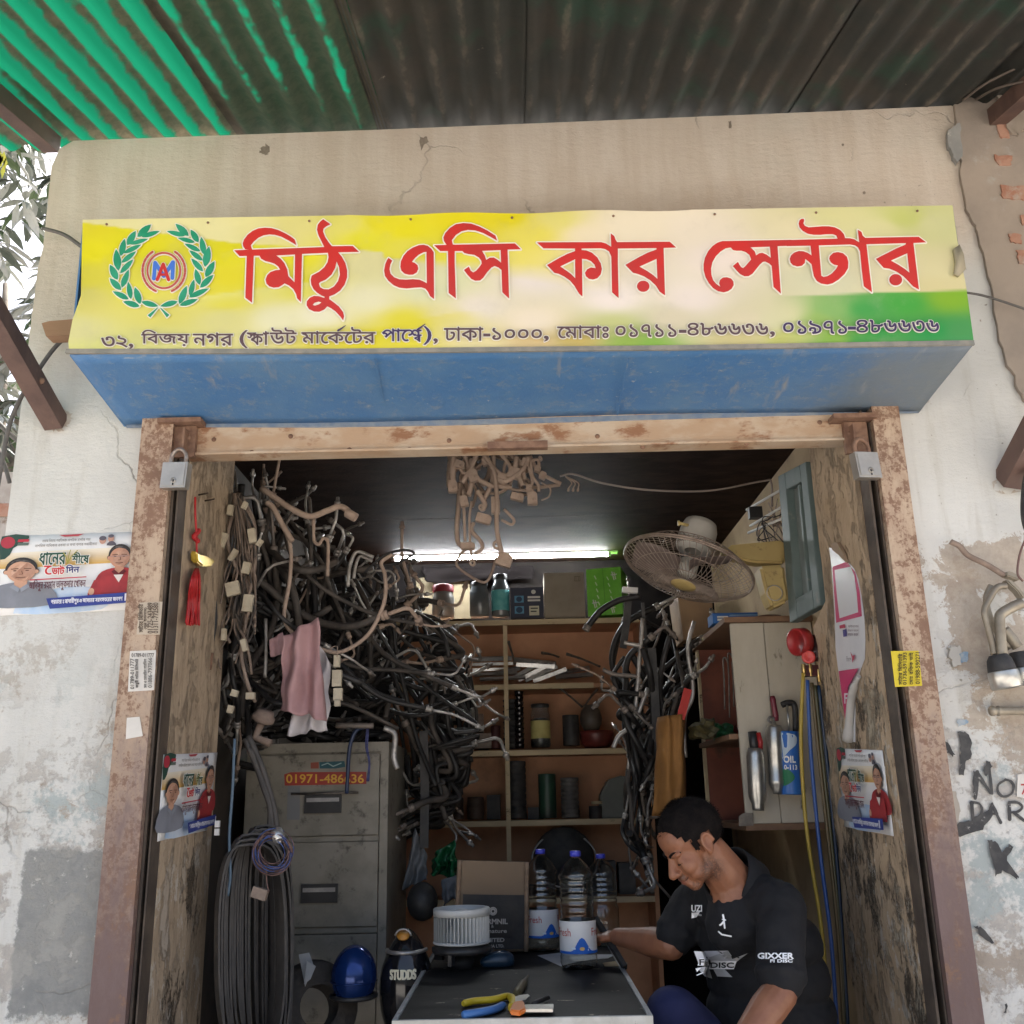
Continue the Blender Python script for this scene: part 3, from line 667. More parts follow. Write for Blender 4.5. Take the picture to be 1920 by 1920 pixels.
# ---- lettering, traced as flat shapes
def Z(ox, oy, k): return lambda L: [(ox + x / k, oy + y / k) for x, y in L]
W1, W2, W3, W4, W5 = Z(430, 400, 7.385), Z(710, 400, 6.6207), Z(1000, 420, 6.857), Z(1300, 400, 8.727), Z(1480, 400, 7.111)
RED = [
 W1([(225,510),(200,470),(192,430),(210,375),(260,310),(330,255),(410,222),(500,212),(590,218),(680,243),(770,285),(850,330),(910,375),(935,455),(870,415),(800,375),(720,335),(640,312),(560,305),(480,318),(410,350),(350,400),(305,455),(310,480),(325,520)]),
 W1([(245,515),(345,515),(345,600),(320,1250),(228,1180),(247,610)]),
 W1([(75,525),(235,517),(325,515),(760,500),(1320,480),(1425,468),(1715,465),(1800,547),(1505,553),(1370,560),(1015,575),(640,595),(420,600),(345,602),(148,605)]),
 W1([(420,590),(445,640),(500,672),(570,690),(630,710),(680,745),(710,793),(640,802),(575,825),(530,870),(508,930),(520,985),(560,1025),(620,1042),(690,1035),(740,1005),(770,983),(830,1010),(890,1060),(930,1130),(945,1190),(995,1240),(1012,565)]),
 W1([(1305,95),(1405,165),(1345,195),(1310,225),(1302,265),(1330,340),(1380,415),(1430,475),(1325,490),(1285,410),(1240,320),(1218,240),(1230,170),(1265,125)]),
 W1([(1370,550),(1378,620),(1365,690),(1320,760),(1250,820),(1145,875),(1132,930),(1140,1000),(1170,1060),(1220,1110),(1280,1150),(1330,1170),(1390,1162),(1460,1135),(1540,1080),(1600,1000),(1635,900),(1635,800),(1610,700),(1560,610),(1505,545)]),
 W1([(1330,1150),(1390,1155),(1388,1200),(1450,1245),(1520,1300),(1580,1380),(1592,1440),(1580,1495),(1540,1440),(1480,1375),(1420,1330),(1360,1300),(1320,1345),(1250,1375),(1180,1372),(1110,1340),(1075,1285),(1078,1230),(1120,1180),(1180,1155),(1250,1160),(1320,1185)]),
 W2([(125,563),(172,600),(148,645),(138,705),(150,760),(195,805),(260,830),(340,835),(430,828),(510,835),(570,862),(600,880),(595,490),(560,495),(500,525),(455,565),(415,615),(450,625),(485,655),(495,700),(475,745),(430,772),(380,775),(325,760),(285,725),(272,675),(278,610),(310,540),(360,480),(430,435),(500,408),(560,402),(610,415),(655,450),(685,495),(688,800),(690,1075),(640,1040),(615,985),(580,945),(530,930),(440,935),(350,945),(260,935),(190,905),(125,850),(82,790),(70,720),(85,640),(105,595)]),
 W2([(845,405),(812,355),(805,310),(830,255),(890,190),(960,148),(1050,133),(1150,140),(1250,175),(1350,225),(1450,290),(1472,352),(1400,310),(1300,258),(1200,225),(1110,218),(1030,235),(960,280),(910,345),(915,370),(925,410)]),
 W2([(862,400),(945,400),(945,600),(960,1068),(870,1000),(862,485)]),
 W2([(690,408),(925,402),(1470,390),(1690,385),(1765,458),(1600,462),(1515,465),(1280,475),(1030,480),(765,480)]),
 W2([(1030,470),(1065,505),(1120,518),(1190,528),(1245,560),(1275,600),(1280,635),(1250,680),(1210,725),(1175,745),(1145,725),(1120,672),(1060,715),(1100,770),(1150,825),(1200,848),(1260,845),(1300,810),(1350,740),(1400,685),(1440,665),(1490,685),(1525,715),(1535,990),(1620,1070),(1600,450),(1280,460)]),
 W3([(45,248),(870,245),(930,262),(1000,305),(993,132),(1040,168),(1055,215),(1075,245),(1750,240),(1835,315),(1675,320),(1580,322),(1085,328),(1085,500),(1095,965),(1010,890),(1005,600),(1000,430),(970,365),(920,335),(860,325),(620,328),(535,328),(130,326)]),
 W3([(535,315),(535,360),(430,400),(330,450),(175,540),(270,640),(330,655),(400,690),(470,740),(530,810),(570,880),(590,910),(630,945),(625,460),(680,465),(740,490),(785,535),(800,580),(740,570),(690,595),(662,640),(675,685),(715,718),(765,727),(820,710),(865,660),(880,590),(865,520),(820,440),(750,380),(680,352),(620,348),(620,315)]),
 W3([(1580,310),(1580,340),(1470,380),(1370,430),(1180,538),(1280,640),(1340,655),(1420,685),(1500,735),(1570,800),(1620,880),(1690,930),(1672,310)]),
 W3(disc(1410, 812, 80, 24, 72)),
 W4([(470,470),(1000,460),(1600,449),(1600,546),(1370,553),(930,565),(600,575),(520,590),(440,640),(360,720),(305,820),(285,920),(290,1020),(320,1110),(370,1170),(435,1215),(415,1160),(430,1105),(480,1065),(545,1060),(610,1080),(650,1130),(655,1190),(620,1250),(560,1290),(490,1308),(400,1290),(320,1240),(250,1160),(195,1060),(165,950),(162,850),(185,740),(240,630),(310,550),(390,495)]),
 W4([(600,565),(640,615),(700,628),(780,628),(850,650),(910,695),(940,770),(900,815),(850,875),(810,912),(775,895),(745,850),(725,808),(640,878),(700,950),(760,1010),(830,1045),(900,1042),(960,1005),(1020,930),(1080,855),(1130,810),(1170,805),(1230,835),(1275,875),(1305,1220),(1425,1330),(1370,545),(930,555)]),
 W5([(185,85),(192,115),(180,145),(200,180),(250,200),(330,195),(430,186),(520,185),(600,200),(670,235),(720,290),(740,355),(640,360),(620,310),(570,290),(480,292),(400,300),(320,300),(240,285),(170,245),(130,200),(118,150),(130,105),(155,88)]),
 W5([(-40,370),(640,350),(740,343),(800,345),(860,360),(925,400),(905,232),(955,262),(970,310),(1005,340),(1715,325),(1815,400),(1640,408),(1550,410),(1020,425),(1040,600),(1095,1065),(985,985),(960,780),(935,520),(910,470),(870,440),(800,428),(385,440),(275,445),(-40,450)]),
 W5([(275,435),(290,575),(240,540),(180,518),(120,515),(60,535),(15,575),(0,620),(10,670),(45,705),(100,722),(160,712),(200,675),(205,620),(250,655),(290,690),(305,770),(320,850),(360,915),(420,950),(500,962),(570,945),(650,895),(730,820),(775,745),(780,660),(760,590),(710,545),(640,528),(580,540),(535,580),(525,620),(545,665),(590,698),(640,708),(615,755),(560,815),(500,850),(450,860),(420,845),(408,700),(385,430)]),
 W5([(1550,400),(1540,430),(1420,480),(1145,620),(1250,740),(1330,752),(1420,790),(1510,850),(1580,920),(1640,985),(1720,1030),(1645,400)]),
 W5(disc(1410, 898, 86, 24, 76))]
HOL = [
 W1([(655,597),(915,583),(908,968),(822,882),(808,790),(770,705),(715,640)]),
 W1([(1490,680),(1525,760),(1535,860),(1510,950),(1455,1025),(1380,1065),(1310,1062),(1262,1035),(1245,985),(1262,965),(1340,930),(1420,860),(1470,770)]),
 W1([(1160,1280),(1185,1250),(1240,1235),(1280,1245),(1245,1272),(1190,1290)]),
 W2([(1285,478),(1515,468),(1520,625),(1480,590),(1430,560),(1380,562),(1335,590),(1320,540)]),
 W3([(345,558),(535,465),(538,710),(490,660),(430,615)]), W3([(1362,560),(1582,460),(1592,718),(1540,670),(1460,615)]),
 W4([(930,572),(1245,562),(1262,745),(1190,690),(1120,660),(1070,670),(1020,705),(1000,640)]),
 W5([(1345,643),(1563,545),(1592,805),(1540,760),(1450,700)])]
M_RED = mat('red_print', (.56, .026, .02), (.49, .032, .026), 8, .45, dirt=(.45, .10, .08), dscale=12, dlo=.62, dhi=.8)
M_CREAM = mat('cream_outline', (.80, .77, .66), rough=.45)
def halo(polys, w):
    out = []
    for p in polys: out += stroke(p + [p[0]], w)
    return out
pr = Print(onY(YS), (0, -1, 0), .0035, .0012)
pr.add(halo(RED + HOL, 5.0), M_CREAM); pr.add(RED, M_RED, HOL)
o = pr.build('shop_name', sign)
for i in range(9):
    x = 200 + i * 190; c = P(x, 416 - x * .0165 + 8, YS - .003); bm = BM(); lathe(bm, [(0, .0025), (.003, .002), (.0035, 0)], c, 8, align((0, -1, 0))); finish('tack', bm, M_RUST, sign)
# ---- emblem
E_ = Z(190, 410, 8.348)
def leaf(a, b, w):
    (x0, y0), (x1, y1) = a, b; L = math.hypot(x1 - x0, y1 - y0); ux, uy = (x1 - x0) / L, (y1 - y0) / L; out = []
    prof = [(0, 0), (.12, .27), (.3, .47), (.5, .5), (.7, .40), (.86, .22), (1, 0)]
    for t, q in prof: out.append((x0 + ux * L * t - uy * q * w, y0 + uy * L * t + ux * q * w))
    for t, q in prof[-2:0:-1]: out.append((x0 + ux * L * t + uy * q * w, y0 + uy * L * t - ux * q * w))
    return out
LV = [((575,300),(790,105),110),((415,430),(550,205),105),((315,600),(375,330),100),((280,830),(240,490),120),((265,970),(145,735),110),((320,1130),(140,945),100),((440,1275),(190,1150),85),((610,1385),(350,1310),90),
 ((640,300),(925,210),75),((455,415),(745,330),70),((360,555),(635,420),75),((325,705),(555,525),80),((305,870),(510,650),85),((330,1095),(440,810),95),((475,1275),(430,1000),85),((620,1350),(535,1085),105),
 ((1375,285),(1170,95),100),((1530,385),(1405,185),95),((1620,580),(1570,300),95),((1630,770),(1695,450),120),((1640,930),(1780,680),110),((1555,1095),(1765,890),95),((1380,1245),(1695,1105),85),((1235,1370),(1520,1275),85),
 ((1320,285),(1035,210),75),((1475,385),(1205,315),70),((1560,525),(1310,405),75),((1595,670),(1385,510),80),((1600,840),(1415,635),85),((1550,1050),(1480,800),95),((1395,1225),(1460,965),85),((1230,1350),(1345,1065),105),
 ((640,1315),(905,1385),85),((1205,1310),(930,1385),85)]
leaves = [E_(leaf(*q)) for q in LV] + [E_([(905,1400),(880,1410),(735,1525),(775,1560)]), E_([(925,1405),(950,1415),(1075,1520),(1035,1560)])]
pr = Print(onY(YS), (0, -1, 0), .0035, .0012)
arcs = lambda r0, r1: [(990 + r0 * math.cos(R(a)), 830 + r1 * math.sin(R(a))) for a in range(0, 361, 12)]
dash = []
for sgn in (1, -1):
    for a in range(-58, 60, 13): dash += stroke([(990 + sgn * 332 * math.cos(R(a + d)), 830 + 345 * math.sin(R(a + d))) for d in (0, 4.5, 9)], 34)
ring = stroke(arcs(257, 277), 30)
Mst = stroke([(840, 965), (858, 715), (995, 925), (1140, 705), (1128, 955)], 60); Ast = stroke([(895, 985), (988, 740), (1072, 985)], 50) + stroke([(930, 905), (1045, 905)], 38)
cap = lambda L, w: [E_(p) for q in L for p in stroke(q + [q[0]], w)]
pr.add(halo(leaves, 3.6) + cap(ring + dash, 26) + [E_(q) for q in ring + dash], M_CREAM)
pr.add(leaves, mat('laurel_green_print', (.015, .25, .13), (.03, .30, .17), 12, .45))
pr.add([E_(q) for q in ring + dash], mat('brick_red_print', (.46, .07, .055), rough=.45))
pr.add(cap(Mst + Ast, 26) + [E_(q) for q in Mst + Ast], M_CREAM)
pr.add([E_(q) for q in Mst], mat('blue_print', (.06, .17, .60), rough=.45)); pr.add([E_(q) for q in Ast], M_RED)
pr.build('emblem', sign)
# ---- address line
pr = Print(onY(YS), (0, -1, 0), .0035, .0010)
T = lambda ox, oy: (lambda x0, y0, x1, y1: (ox + x0 / 5.647, oy + y0 / 5.647, ox + x1 / 5.647, oy + y1 / 5.647))
T1, T2, T3, T4, T5 = T(180, 600), T(500, 595), T(820, 590), T(1140, 590), T(1450, 590)
M_I1 = mat('brown_print', (.105, .06, .065), rough=.5); M_I2 = mat('violet_print', (.05, .03, .095), rough=.5)
ADR = [('৩', T1(65,185,205,285), 1), ('২', T1(225,175,340,300), 1), (',', T1(358,262,400,315), 1), ('িবজয়', T1(490,115,995,285), 1), ('নগর', T1(1035,145,1455,280), 1), ('(', T1(1528,120,1608,305), 1),
 ('স', T1(1605,145,1700,215), 1), ('ক', T1(1640,160,1775,272), 1), ('া', T1(1775,130,1835,270), 1), ('উট', T2(40,120,320,285), 1), ('মােকেটর', T2(375,115,1155,285), 1), ('পােশ', T2(1225,130,1640,262), 2), ('ব', T2(1560,195,1640,268), 2), (')', T2(1665,105,1745,298), 2), (',', T2(1770,235,1812,290), 1),
 ('ঢাকা', T3(75,140,485,285), 1), ('-', T3(490,212,560,238), 1), ('১০০০', T3(585,150,1105,275), 1), (',', T3(1130,235,1178,292), 1), ('েমাবাঃ', T3(1270,125,1810,258), 1),
 ('০১৭১১', T4(80,112,720,245), 1), ('-', T4(750,172,825,200), 1), ('৪৮৬৬৩৬', T4(840,98,1688,228), 1), (',', T4(1712,188,1760,248), 1),
 ('০১৯৭১', T5(100,75,770,212), 2), ('-', T5(785,138,865,166), 2), ('৪৮৬৬৩৬', T5(875,65,1742,198), 2)]
X2 = lambda L: [(500 + x / 5.647, 595 + y / 5.647) for x, y in L]
slash = stroke(X2([(760, 150), (800, 125), (838, 97)]), [4, 3, 1.2]) + stroke(X2([(1600, 140), (1640, 112), (1680, 80)]), [4, 3, 1.2])
k0 = pr.k
for t, b, c in ADR: pr.k = k0; pr.text(t, *b, M_CREAM, 3.6); pr.k = k0 + .0018; pr.text(t, *b, M_I1 if c == 1 else M_I2, 1.0)
pr.k = k0 + .0018; pr.add(slash, M_I2)
pr.build('address_line', sign)
# ================================================================== room: lamp, shelves, cabinet, cupboard, fan
M_CREAMWD = mat('grubby_cream_wood', (.62, .50, .32), (.52, .42, .26), 6, .7, bump=.25, stretch=(.3, 1, 1), dirt=(.12, .09, .06), dscale=30, dlo=.58, dhi=.68)
M_ORANGE = mat('orange_brown_board', (.56, .30, .17), (.47, .245, .135), 5, .7, bump=.2, dirt=(.28, .16, .10), dscale=3, dlo=.5, dhi=.8)
M_WHITEPL = mat('white_enamel', (.72, .71, .68), rough=.4)
s = NT('lit_tube'); M_TUBE = s.done((1, 1, 1), .4, Emission_Color=(.93, .97, 1.0), Emission_Strength=24.0)
t = thing('tube_lamp', 'lit white fluorescent tube lamp fixed under the dark ceiling', 'lamp', P(945, 1043, 5.10))
a, b = P(733, 1037, 5.14), P(1156, 1035, 5.14)
bm = BM(); box(bm, (a.x, 5.072, P(945, 1047, 5.09).z + .019), (b.x, 5.125, 2.659)); finish('batten', bm, M_WHITEPL, t, bevel=.003)
a, b = P(741, 1047, 5.09), P(1139, 1046, 5.09)
bm = BM(); tube(bm, [a, V((b.x, 5.09, a.z))], .0135, 14); finish('tube', bm, M_TUBE, t)
for x0, x1 in ((a.x - .018, a.x - .0005), (b.x + .0005, b.x + .018)):
    bm = BM(); tube(bm, [V((x0, 5.09, a.z)), V((x1, 5.09, a.z))], .0145, 14); finish('end_cap', bm, mat('grey_metal_cap', (.45, .45, .44), rough=.35, metal=.6), t)
    bm = BM(); box(bm, (min(x0, x1) + .002, 5.075, a.z + .010), (max(x0, x1) - .002, 5.11, a.z + .0185)); finish('lamp_holder', bm, M_WHITEPL, t)

YF = 4.90
sh = thing('shelf_unit', 'cream edged wooden shelf unit with orange brown back at the rear of the room', 'shelves', (0, YF, .15))
xa, xb = -.62, .60
ZS = [P(1000, y, YF).z for y in (1166, 1287, 1411, 1543)] + [P(1000, 1690, YF).z]
bm = BM(); box(bm, (xa, 5.20, .16), (xb, 5.215, ZS[0] + .004)); finish('back_panel', bm, M_ORANGE, sh)
for i, z in enumerate(ZS):
    bm = BM(); box(bm, (xa, YF + .016, z - .010), (xb, 5.198, z + .010)); finish('shelf_board', bm, M_ORANGE, sh)
    x1 = xb if i != 1 else P(1113, 1283, YF).x
    bm = BM(); box(bm, (xa, YF, z - .013), (x1, YF + .014, z + .013)); finish('shelf_edge', bm, M_CREAMWD, sh, bevel=.002)
    for j, (q0, q1) in enumerate(((xa, -.055), (-.045, xb))) if 0 else (): pass
z2 = P(935, 1165, YF).z
bm = BM(); box(bm, (-.083, YF - .016, .16), (-.062, YF - .002, ZS[0] - .014)); finish('upright', bm, M_CREAMWD, sh, bevel=.002)
for x in (xa - .02, xb):
    bm = BM(); box(bm, (x, YF, .16), (x + .02, 5.2, ZS[0] + .01)); finish('side_panel', bm, M_ORANGE, sh)

def jar(name, label, x0, x1, y1, y0, Y, body, lid, lidh=.18, cat='jar', group=None, neck=.72, band=None, square=False, fill=None):
    """jar whose outline spans pixels x0..x1, top y1, foot y0"""
    c = P((x0 + x1) / 2, y0, Y); r = (P(x1, y0, Y).x - P(x0, y0, Y).x) / 2; h = P((x0 + x1) / 2, y1, Y).z - c.z
    t = thing(name, label, cat, c, group); lh = h * lidh
    bm = BM(); H = h - lh
    lathe(bm, [(0, .001), (r * .92, .001), (r, .01), (r, H * .74), (r * .97, H * .80), (r * neck, H * .95), (r * neck, H)], c, 4 if square else 22, Matrix.Rotation(R(45), 4, 'Z') if square else None)
    if square:
        for v in bm.verts: v.co.x = c.x + (v.co.x - c.x) * 1.35; v.co.y = c.y + (v.co.y - c.y) * 1.35
    finish('jar_body', bm, body, t, bevel=.006 if square else 0)
    if lid is not None:
        bm = BM(); lathe(bm, [(r * (neck + .06), H), (r * (neck + .08), H + .004), (r * (neck + .08), h - .004), (r * (neck + .02), h), (0, h)], c, 20); finish('lid', bm, lid, t)
    if band:
        bm = BM(); lathe(bm, [(r * 1.006, H * band[0]), (r * 1.006, H * band[1])], c, 22); finish('paper_label', bm, band[2], t)
    if fill:
        bm = BM(); lathe(bm, [(0, .004), (r * .94, .006), (r * .94, H * fill[0]), (r * .5, H * fill[0] + .02), (0, H * fill[0] + .01)], c, 18); finish('contents', bm, fill[1], t)
    return t
M_GLASS = mat('smeared_glass', (.62, .66, .66), rough=.12, Transmission_Weight=.92, IOR=1.35)
M_DKGLASS = mat('dusty_dark_glass', (.10, .115, .125), (.17, .18, .18), 9, .2, spec=.6)
M_BLK = mat('black_plastic', (.016, .016, .017), (.028, .027, .027), 9, .42)
M_BLKDUST = mat('dusty_black', (.022, .021, .021), (.05, .046, .042), 14, .6, bump=.2)
ys = 5.02
jar('jar', 'dusty jar with a red lid at the left end of the top shelf', 810, 852, 1098, 1160, ys, mat('dusty_jar', (.20, .19, .175), (.27, .25, .23), 8, .35), mat('red_lid', (.30, .03, .045), (.22, .03, .04), 10, .5), .22, neck=.86)
jar('jar', 'square dark clear jar with black lid on the top shelf', 881, 918, 1092, 1158, ys, M_DKGLASS, M_BLK, .13, neck=.8, square=True)
jar('jar', 'tall jar with a teal paper label on the top shelf', 922, 956, 1078, 1158, ys, M_DKGLASS, M_BLK, .12, band=(.16, .70, mat('teal_label', (.09, .40, .42), (.16, .50, .50), 30, .5)))
def carton(name, label, q, Y, depth, m, cat='box', rz=0, parent=None, group=None):
    x0, y1, x1, y0 = q; a = P(x0, y0, Y); b = P(x1, y0, Y); h = P((x0 + x1) / 2, y1, Y).z - a.z
    c = (a + b) / 2; t = thing(name, label, cat, c, group)
    bm = BM(); cbox(bm, (c.x, c.y + depth / 2, c.z + h / 2), (b.x - a.x, depth, h), (0, 0, rz)); finish('carton_body', bm, m, t, bevel=.003)
    return t, a, b, h
M_KRAFT = mat('grey_carton', (.34, .30, .235), (.29, .25, .195), 7, .85, bump=.15)
M_NAVY = mat('navy_carton', (.022, .028, .055), (.035, .04, .07), 8, .55)
M_LIME = mat('lime_carton', (.14, .50, .03), (.19, .58, .05), 9, .4)
t, a, b, h = carton('cardboard_box', 'navy blue box with small white print on the top shelf', (958, 1101, 1020, 1159), ys - .05, .16, M_NAVY)
pr = Print(lambda u, v: V((a.x + (b.x - a.x) * u, ys - .05, a.z + h * (1 - v))), (0, -1, 0), .001, .0006)
W_ = ink('#d8d8d0')
pr.add([[(.12, .28), (.40, .28), (.40, .50), (.12, .50)], [(.12, .62), (.40, .62), (.40, .86), (.12, .86)]], ink('#5b93b4')); pr.add([disc(.26, .39, .09), disc(.26, .74, .10)], ink('#23405c'))
pr.add([disc(.70, .16, .07)], W_); pr.add([[(.52, .30), (.90, .30), (.90, .37), (.52, .37)], [(.52, .41), (.90, .41), (.90, .47), (.52, .47)]], W_); pr.add([[(.56, .62), (.86, .62), (.86, .93), (.56, .93)]], ink('#cfcdb4')); pr.add([[(.60, .68), (.82, .68), (.82, .72), (.60, .72)], [(.60, .78), (.78, .78), (.78, .82), (.60, .82)]], ink('#3a3a36')); pr.build('box_print', t)
t, a, b, h = carton('cardboard_box', 'plain grey cardboard box between the navy and green boxes', (1022, 1073, 1098, 1159), ys - .06, .2, M_KRAFT)
pr = Print(lambda u, v: V((a.x + (b.x - a.x) * u, ys - .06, a.z + h * (1 - v))), (0, -1, 0), .001, .0006); pr.add(stroke([(.76, .10), (.90, .10), (.90, .2), (.76, .2), (.76, .10)], .012) + stroke([(.80, .10), (.80, .2)], .012) + stroke([(.86, .10), (.86, .2)], .012), ink('#6b5c45')); pr.build('box_print', t)
t, a, b, h = carton('cardboard_box', 'bright green box with white print at the right end of the top shelf', (1112, 1064, 1178, 1153), ys - .08, .22, M_LIME, rz=R(-14))
Mx = Matrix.Translation((a + b) / 2) @ Matrix.Rotation(R(-14), 4, 'Z'); w_ = b.x - a.x
c_ = (a + b) / 2
Mx = Matrix.Translation(V((c_.x, c_.y + .11, c_.z))) @ Matrix.Rotation(R(-14), 4, 'Z')
pr = Print(lambda u, v: Mx @ V((w_ * (u - .5), -.11, h * (1 - v))), Mx.to_3x3() @ V((0, -1, 0)), .001, .0006)
pr.add(stroke([(.48, 0), (.52, 1)], .012), ink('#3f8a18'))
for u, v in ((.78, .18), (.2, .75), (.7, .88)): pr.add(stroke([(u - .03, v - .08), (u + .02, v + .08)], .03) + stroke([(u + .03, v - .07), (u + .07, v + .07)], .025) + stroke([(u - .06, v - .02), (u + .1, v - .03)], .02), W_)
for k in range(5): pr.add(stroke([(.24 + k * .02, .16 + k * .14), (.28 + k * .02, .22 + k * .14)], .03) + stroke([(.6 + k * .03, .2 + k * .14), (.64 + k * .03, .26 + k * .14)], .025), ink('#cfe8bb'))
pr.build('box_print', t)
# second shelf: aluminium bars
M_ALU = mat('dull_aluminium', (.62, .62, .60), (.45, .45, .44), 25, .38, .8, bump=.15, bscale=60)
M_ALUDK = mat('grey_aluminium', (.30, .29, .28), (.42, .40, .38), 22, .45, .7)
M_OLDSTEEL = mat('old_steel', (.13, .115, .10), (.22, .19, .16), 22, .5, .6)
rg = random.Random(7)
bars = [((888, 1236), (960, 1234)), ((886, 1246), (962, 1244)), ((886, 1256), (965, 1254)), ((888, 1266), (970, 1262)), ((965, 1236), (1042, 1244)), ((968, 1246), (1040, 1250)), ((930, 1262), (975, 1252)), ((962, 1272), (1010, 1244)), ((972, 1275), (1030, 1246)), ((985, 1276), (1045, 1250)), ((1000, 1277), (1062, 1254)), ((900, 1274), (985, 1270)), ((1042, 1270), (1112, 1264)), ((1045, 1262), (1105, 1252))]
for i, (p, q) in enumerate(bars):
    y = 4.96 + (i % 5) * .035; a, b = P(p[0], p[1], y), P(q[0], q[1], y + rg.uniform(-.02, .04))
    bm = BM(); tube(bm, [a, b], 0, flat=(.020, .014)); o = finish('aluminium_bar', bm, (M_ALU, M_ALUDK)[i > 11], bevel=.002)
    tag(o, ('bright flat aluminium bar lying level at the left of the second shelf pile' if i < 4 else 'bright flat aluminium bar lying level in the middle of the second shelf pile' if i < 6 else 'slanted flat aluminium bar in the front of the second shelf pile' if i < 11 else 'lowest bright bar at the left front of the second shelf pile' if i == 11 else 'dull grey bar lying lower right on the second shelf' if i == 12 else 'dull grey bar lying upper right on the second shelf'), 'bar', 'aluminium bars on the second shelf')
for p, q, lab in (((953, 1202), (966, 1246), 'thin grey steel strip standing up from the pile of aluminium bars'), ((1062, 1226), (1125, 1250), 'dark steel tool handle lying right of the aluminium bars'), ((1016, 1224), (1048, 1232), 'short dark flat tool lying on the aluminium bars'), ((1042, 1285), (1092, 1326), 'brown stick leaning from the third shelf pot to the left'), ((1120, 1292), (1095, 1326), 'pale stick leaning from the third shelf pot to the right')):
    a, b = P(*p, 4.93), P(*q, 4.99); bm = BM(); tube(bm, smoothpts([a, a.lerp(b, .5) + V((0, 0, .004)), b], 4), [.008, .007, .006, .006, .005, .005, .005, .005, .006], 8); tag(finish('tool_handle', bm, M_OLDSTEEL), lab, 'tool')
# third shelf
def stackcups(label, x0, x1, y1, y0, Y, n, m, grp=None):
    c = P((x0 + x1) / 2, y0, Y); r = (P(x1, y0, Y).x - P(x0, y0, Y).x) / 2; h = P((x0 + x1) / 2, y1, Y).z - c.z
    t = thing('stacked_cups', label, 'cups', c)
    for k in range(n):
        bm = BM(); z = h * k / n; lathe(bm, [(0, z + .001), (r * .86, z + .001), (r * .90, z + h / n * .5), (r, z + h / n * .82), (r, z + h / n * .96), (r * .8, z + h / n * .98)], c, 18); finish('cup', bm, m, t)
M_GLOSS = mat('glossy_black', (.012, .009, .010), rough=.15, spec=.6)
stackcups('stack of black ribbed cups behind the shelf upright on the third shelf', 944, 978, 1312, 1404, 5.02, 9, M_BLKDUST)
stackcups('taller stack of glossy black cups right of the shelf upright on the third shelf', 966, 984, 1296, 1404, 4.97, 11, M_GLOSS)
jar('jar', 'glass jar with a yellow paper label on the third shelf', 996, 1033, 1320, 1402, 4.98, M_GLASS, M_BLK, .08, neck=.86, band=(.22, .66, mat('yellow_label', (.52, .47, .18), (.42, .36, .12), 12, .7)), fill=(.62, mat('oily_bits', (.20, .17, .12), (.06, .05, .04), 40, .4)))
def pot(name, label, x0, x1, y1, y0, Y, prof, m, cat):
    c = P((x0 + x1) / 2, y0, Y); r = (P(x1, y0, Y).x - P(x0, y0, Y).x) / 2; h = P((x0 + x1) / 2, y1, Y).z - c.z
    bm = BM(); lathe(bm, [(0, 0.001)] + [(r * a, h * b) for a, b in prof], c, 24); return tag(finish(name, bm, m), label, cat)
RIB = []
for k in range(9): RIB += [(.94, k / 9 + .005), (1, k / 9 + .02), (1, k / 9 + .085), (.94, k / 9 + .1)]
pot('pot', 'round dark clay pot on the third shelf', 1088, 1130, 1322, 1372, 5.0, [(.6, 0), (.95, .3), (1, .5), (.85, .8), (.6, .92), (.68, 1), (.55, 1), (.5, .9)], mat('sooty_clay', (.07, .055, .045), (.11, .09, .07), 12, .5), 'pot')
pot('bowl', 'shallow red bowl under the clay pot on the third shelf', 1088, 1152, 1371, 1402, 5.0, [(.7, 0), (.92, .3), (1, .75), (1, 1), (.96, 1), (.9, .7), (0, .6)], mat('dull_red', (.17, .03, .025), (.11, .025, .02), 10, .4), 'bowl')
pot('tin_can', 'black tin can left of the red bowl', 1056, 1087, 1341, 1398, 4.98, [(.98, 0), (1, .02), (1, .97), (.97, 1), (.9, 1), (.9, .95), (0, .95)], M_BLKDUST, 'can')
for q, lab in (((884, 1338, 906, 1372), 'upper small grey carton on the third shelf beside the hoses'), ((882, 1374, 928, 1403), 'flat brown carton on the third shelf beside the hoses')): carton('small_carton', lab, q, 5.0, .1, mat('faded_carton', (.30, .27, .23), (.16, .08, .06), 6, .8))
# fourth shelf
pot('filter_stack', 'tall black stack of filters on the fourth shelf', 950, 988, 1426, 1536, 5.0, RIB, M_BLKDUST, 'filters')
pot('tin_can', 'green and dark can on the fourth shelf', 1011, 1044, 1451, 1534, 5.0, [(.98, 0), (1, .02), (1, .97), (.97, 1), (.9, 1), (.9, .95), (0, .95)], mat('dark_green_tin', (.018, .07, .04), (.03, .045, .035), 5, .4), 'can')
pot('ribbed_canister', 'ribbed grey canister on the fourth shelf', 1053, 1087, 1457, 1534, 5.0, RIB + [(0, .99)], mat('ribbed_grey', (.09, .085, .08), (.14, .13, .12), 12, .5), 'canister')
pot('tin_can', 'small can with a cream lid on the fourth shelf', 1105, 1131, 1503, 1536, 4.97, [(.98, 0), (1, .1), (1, .7), (1, .75)], M_BLKDUST, 'can')
c = P(1120, 1505, 4.97); bm = BM(); lathe(bm, [(.030, 0), (.03, .012), (0, .014)], c + V((0, 0, -.006)), 18); tag(finish('cream_disc', bm, M_CREAMWD), 'cream disc lying on the small black can', 'disc')
bm = BM(); c = P(1152, 1536, 4.99)
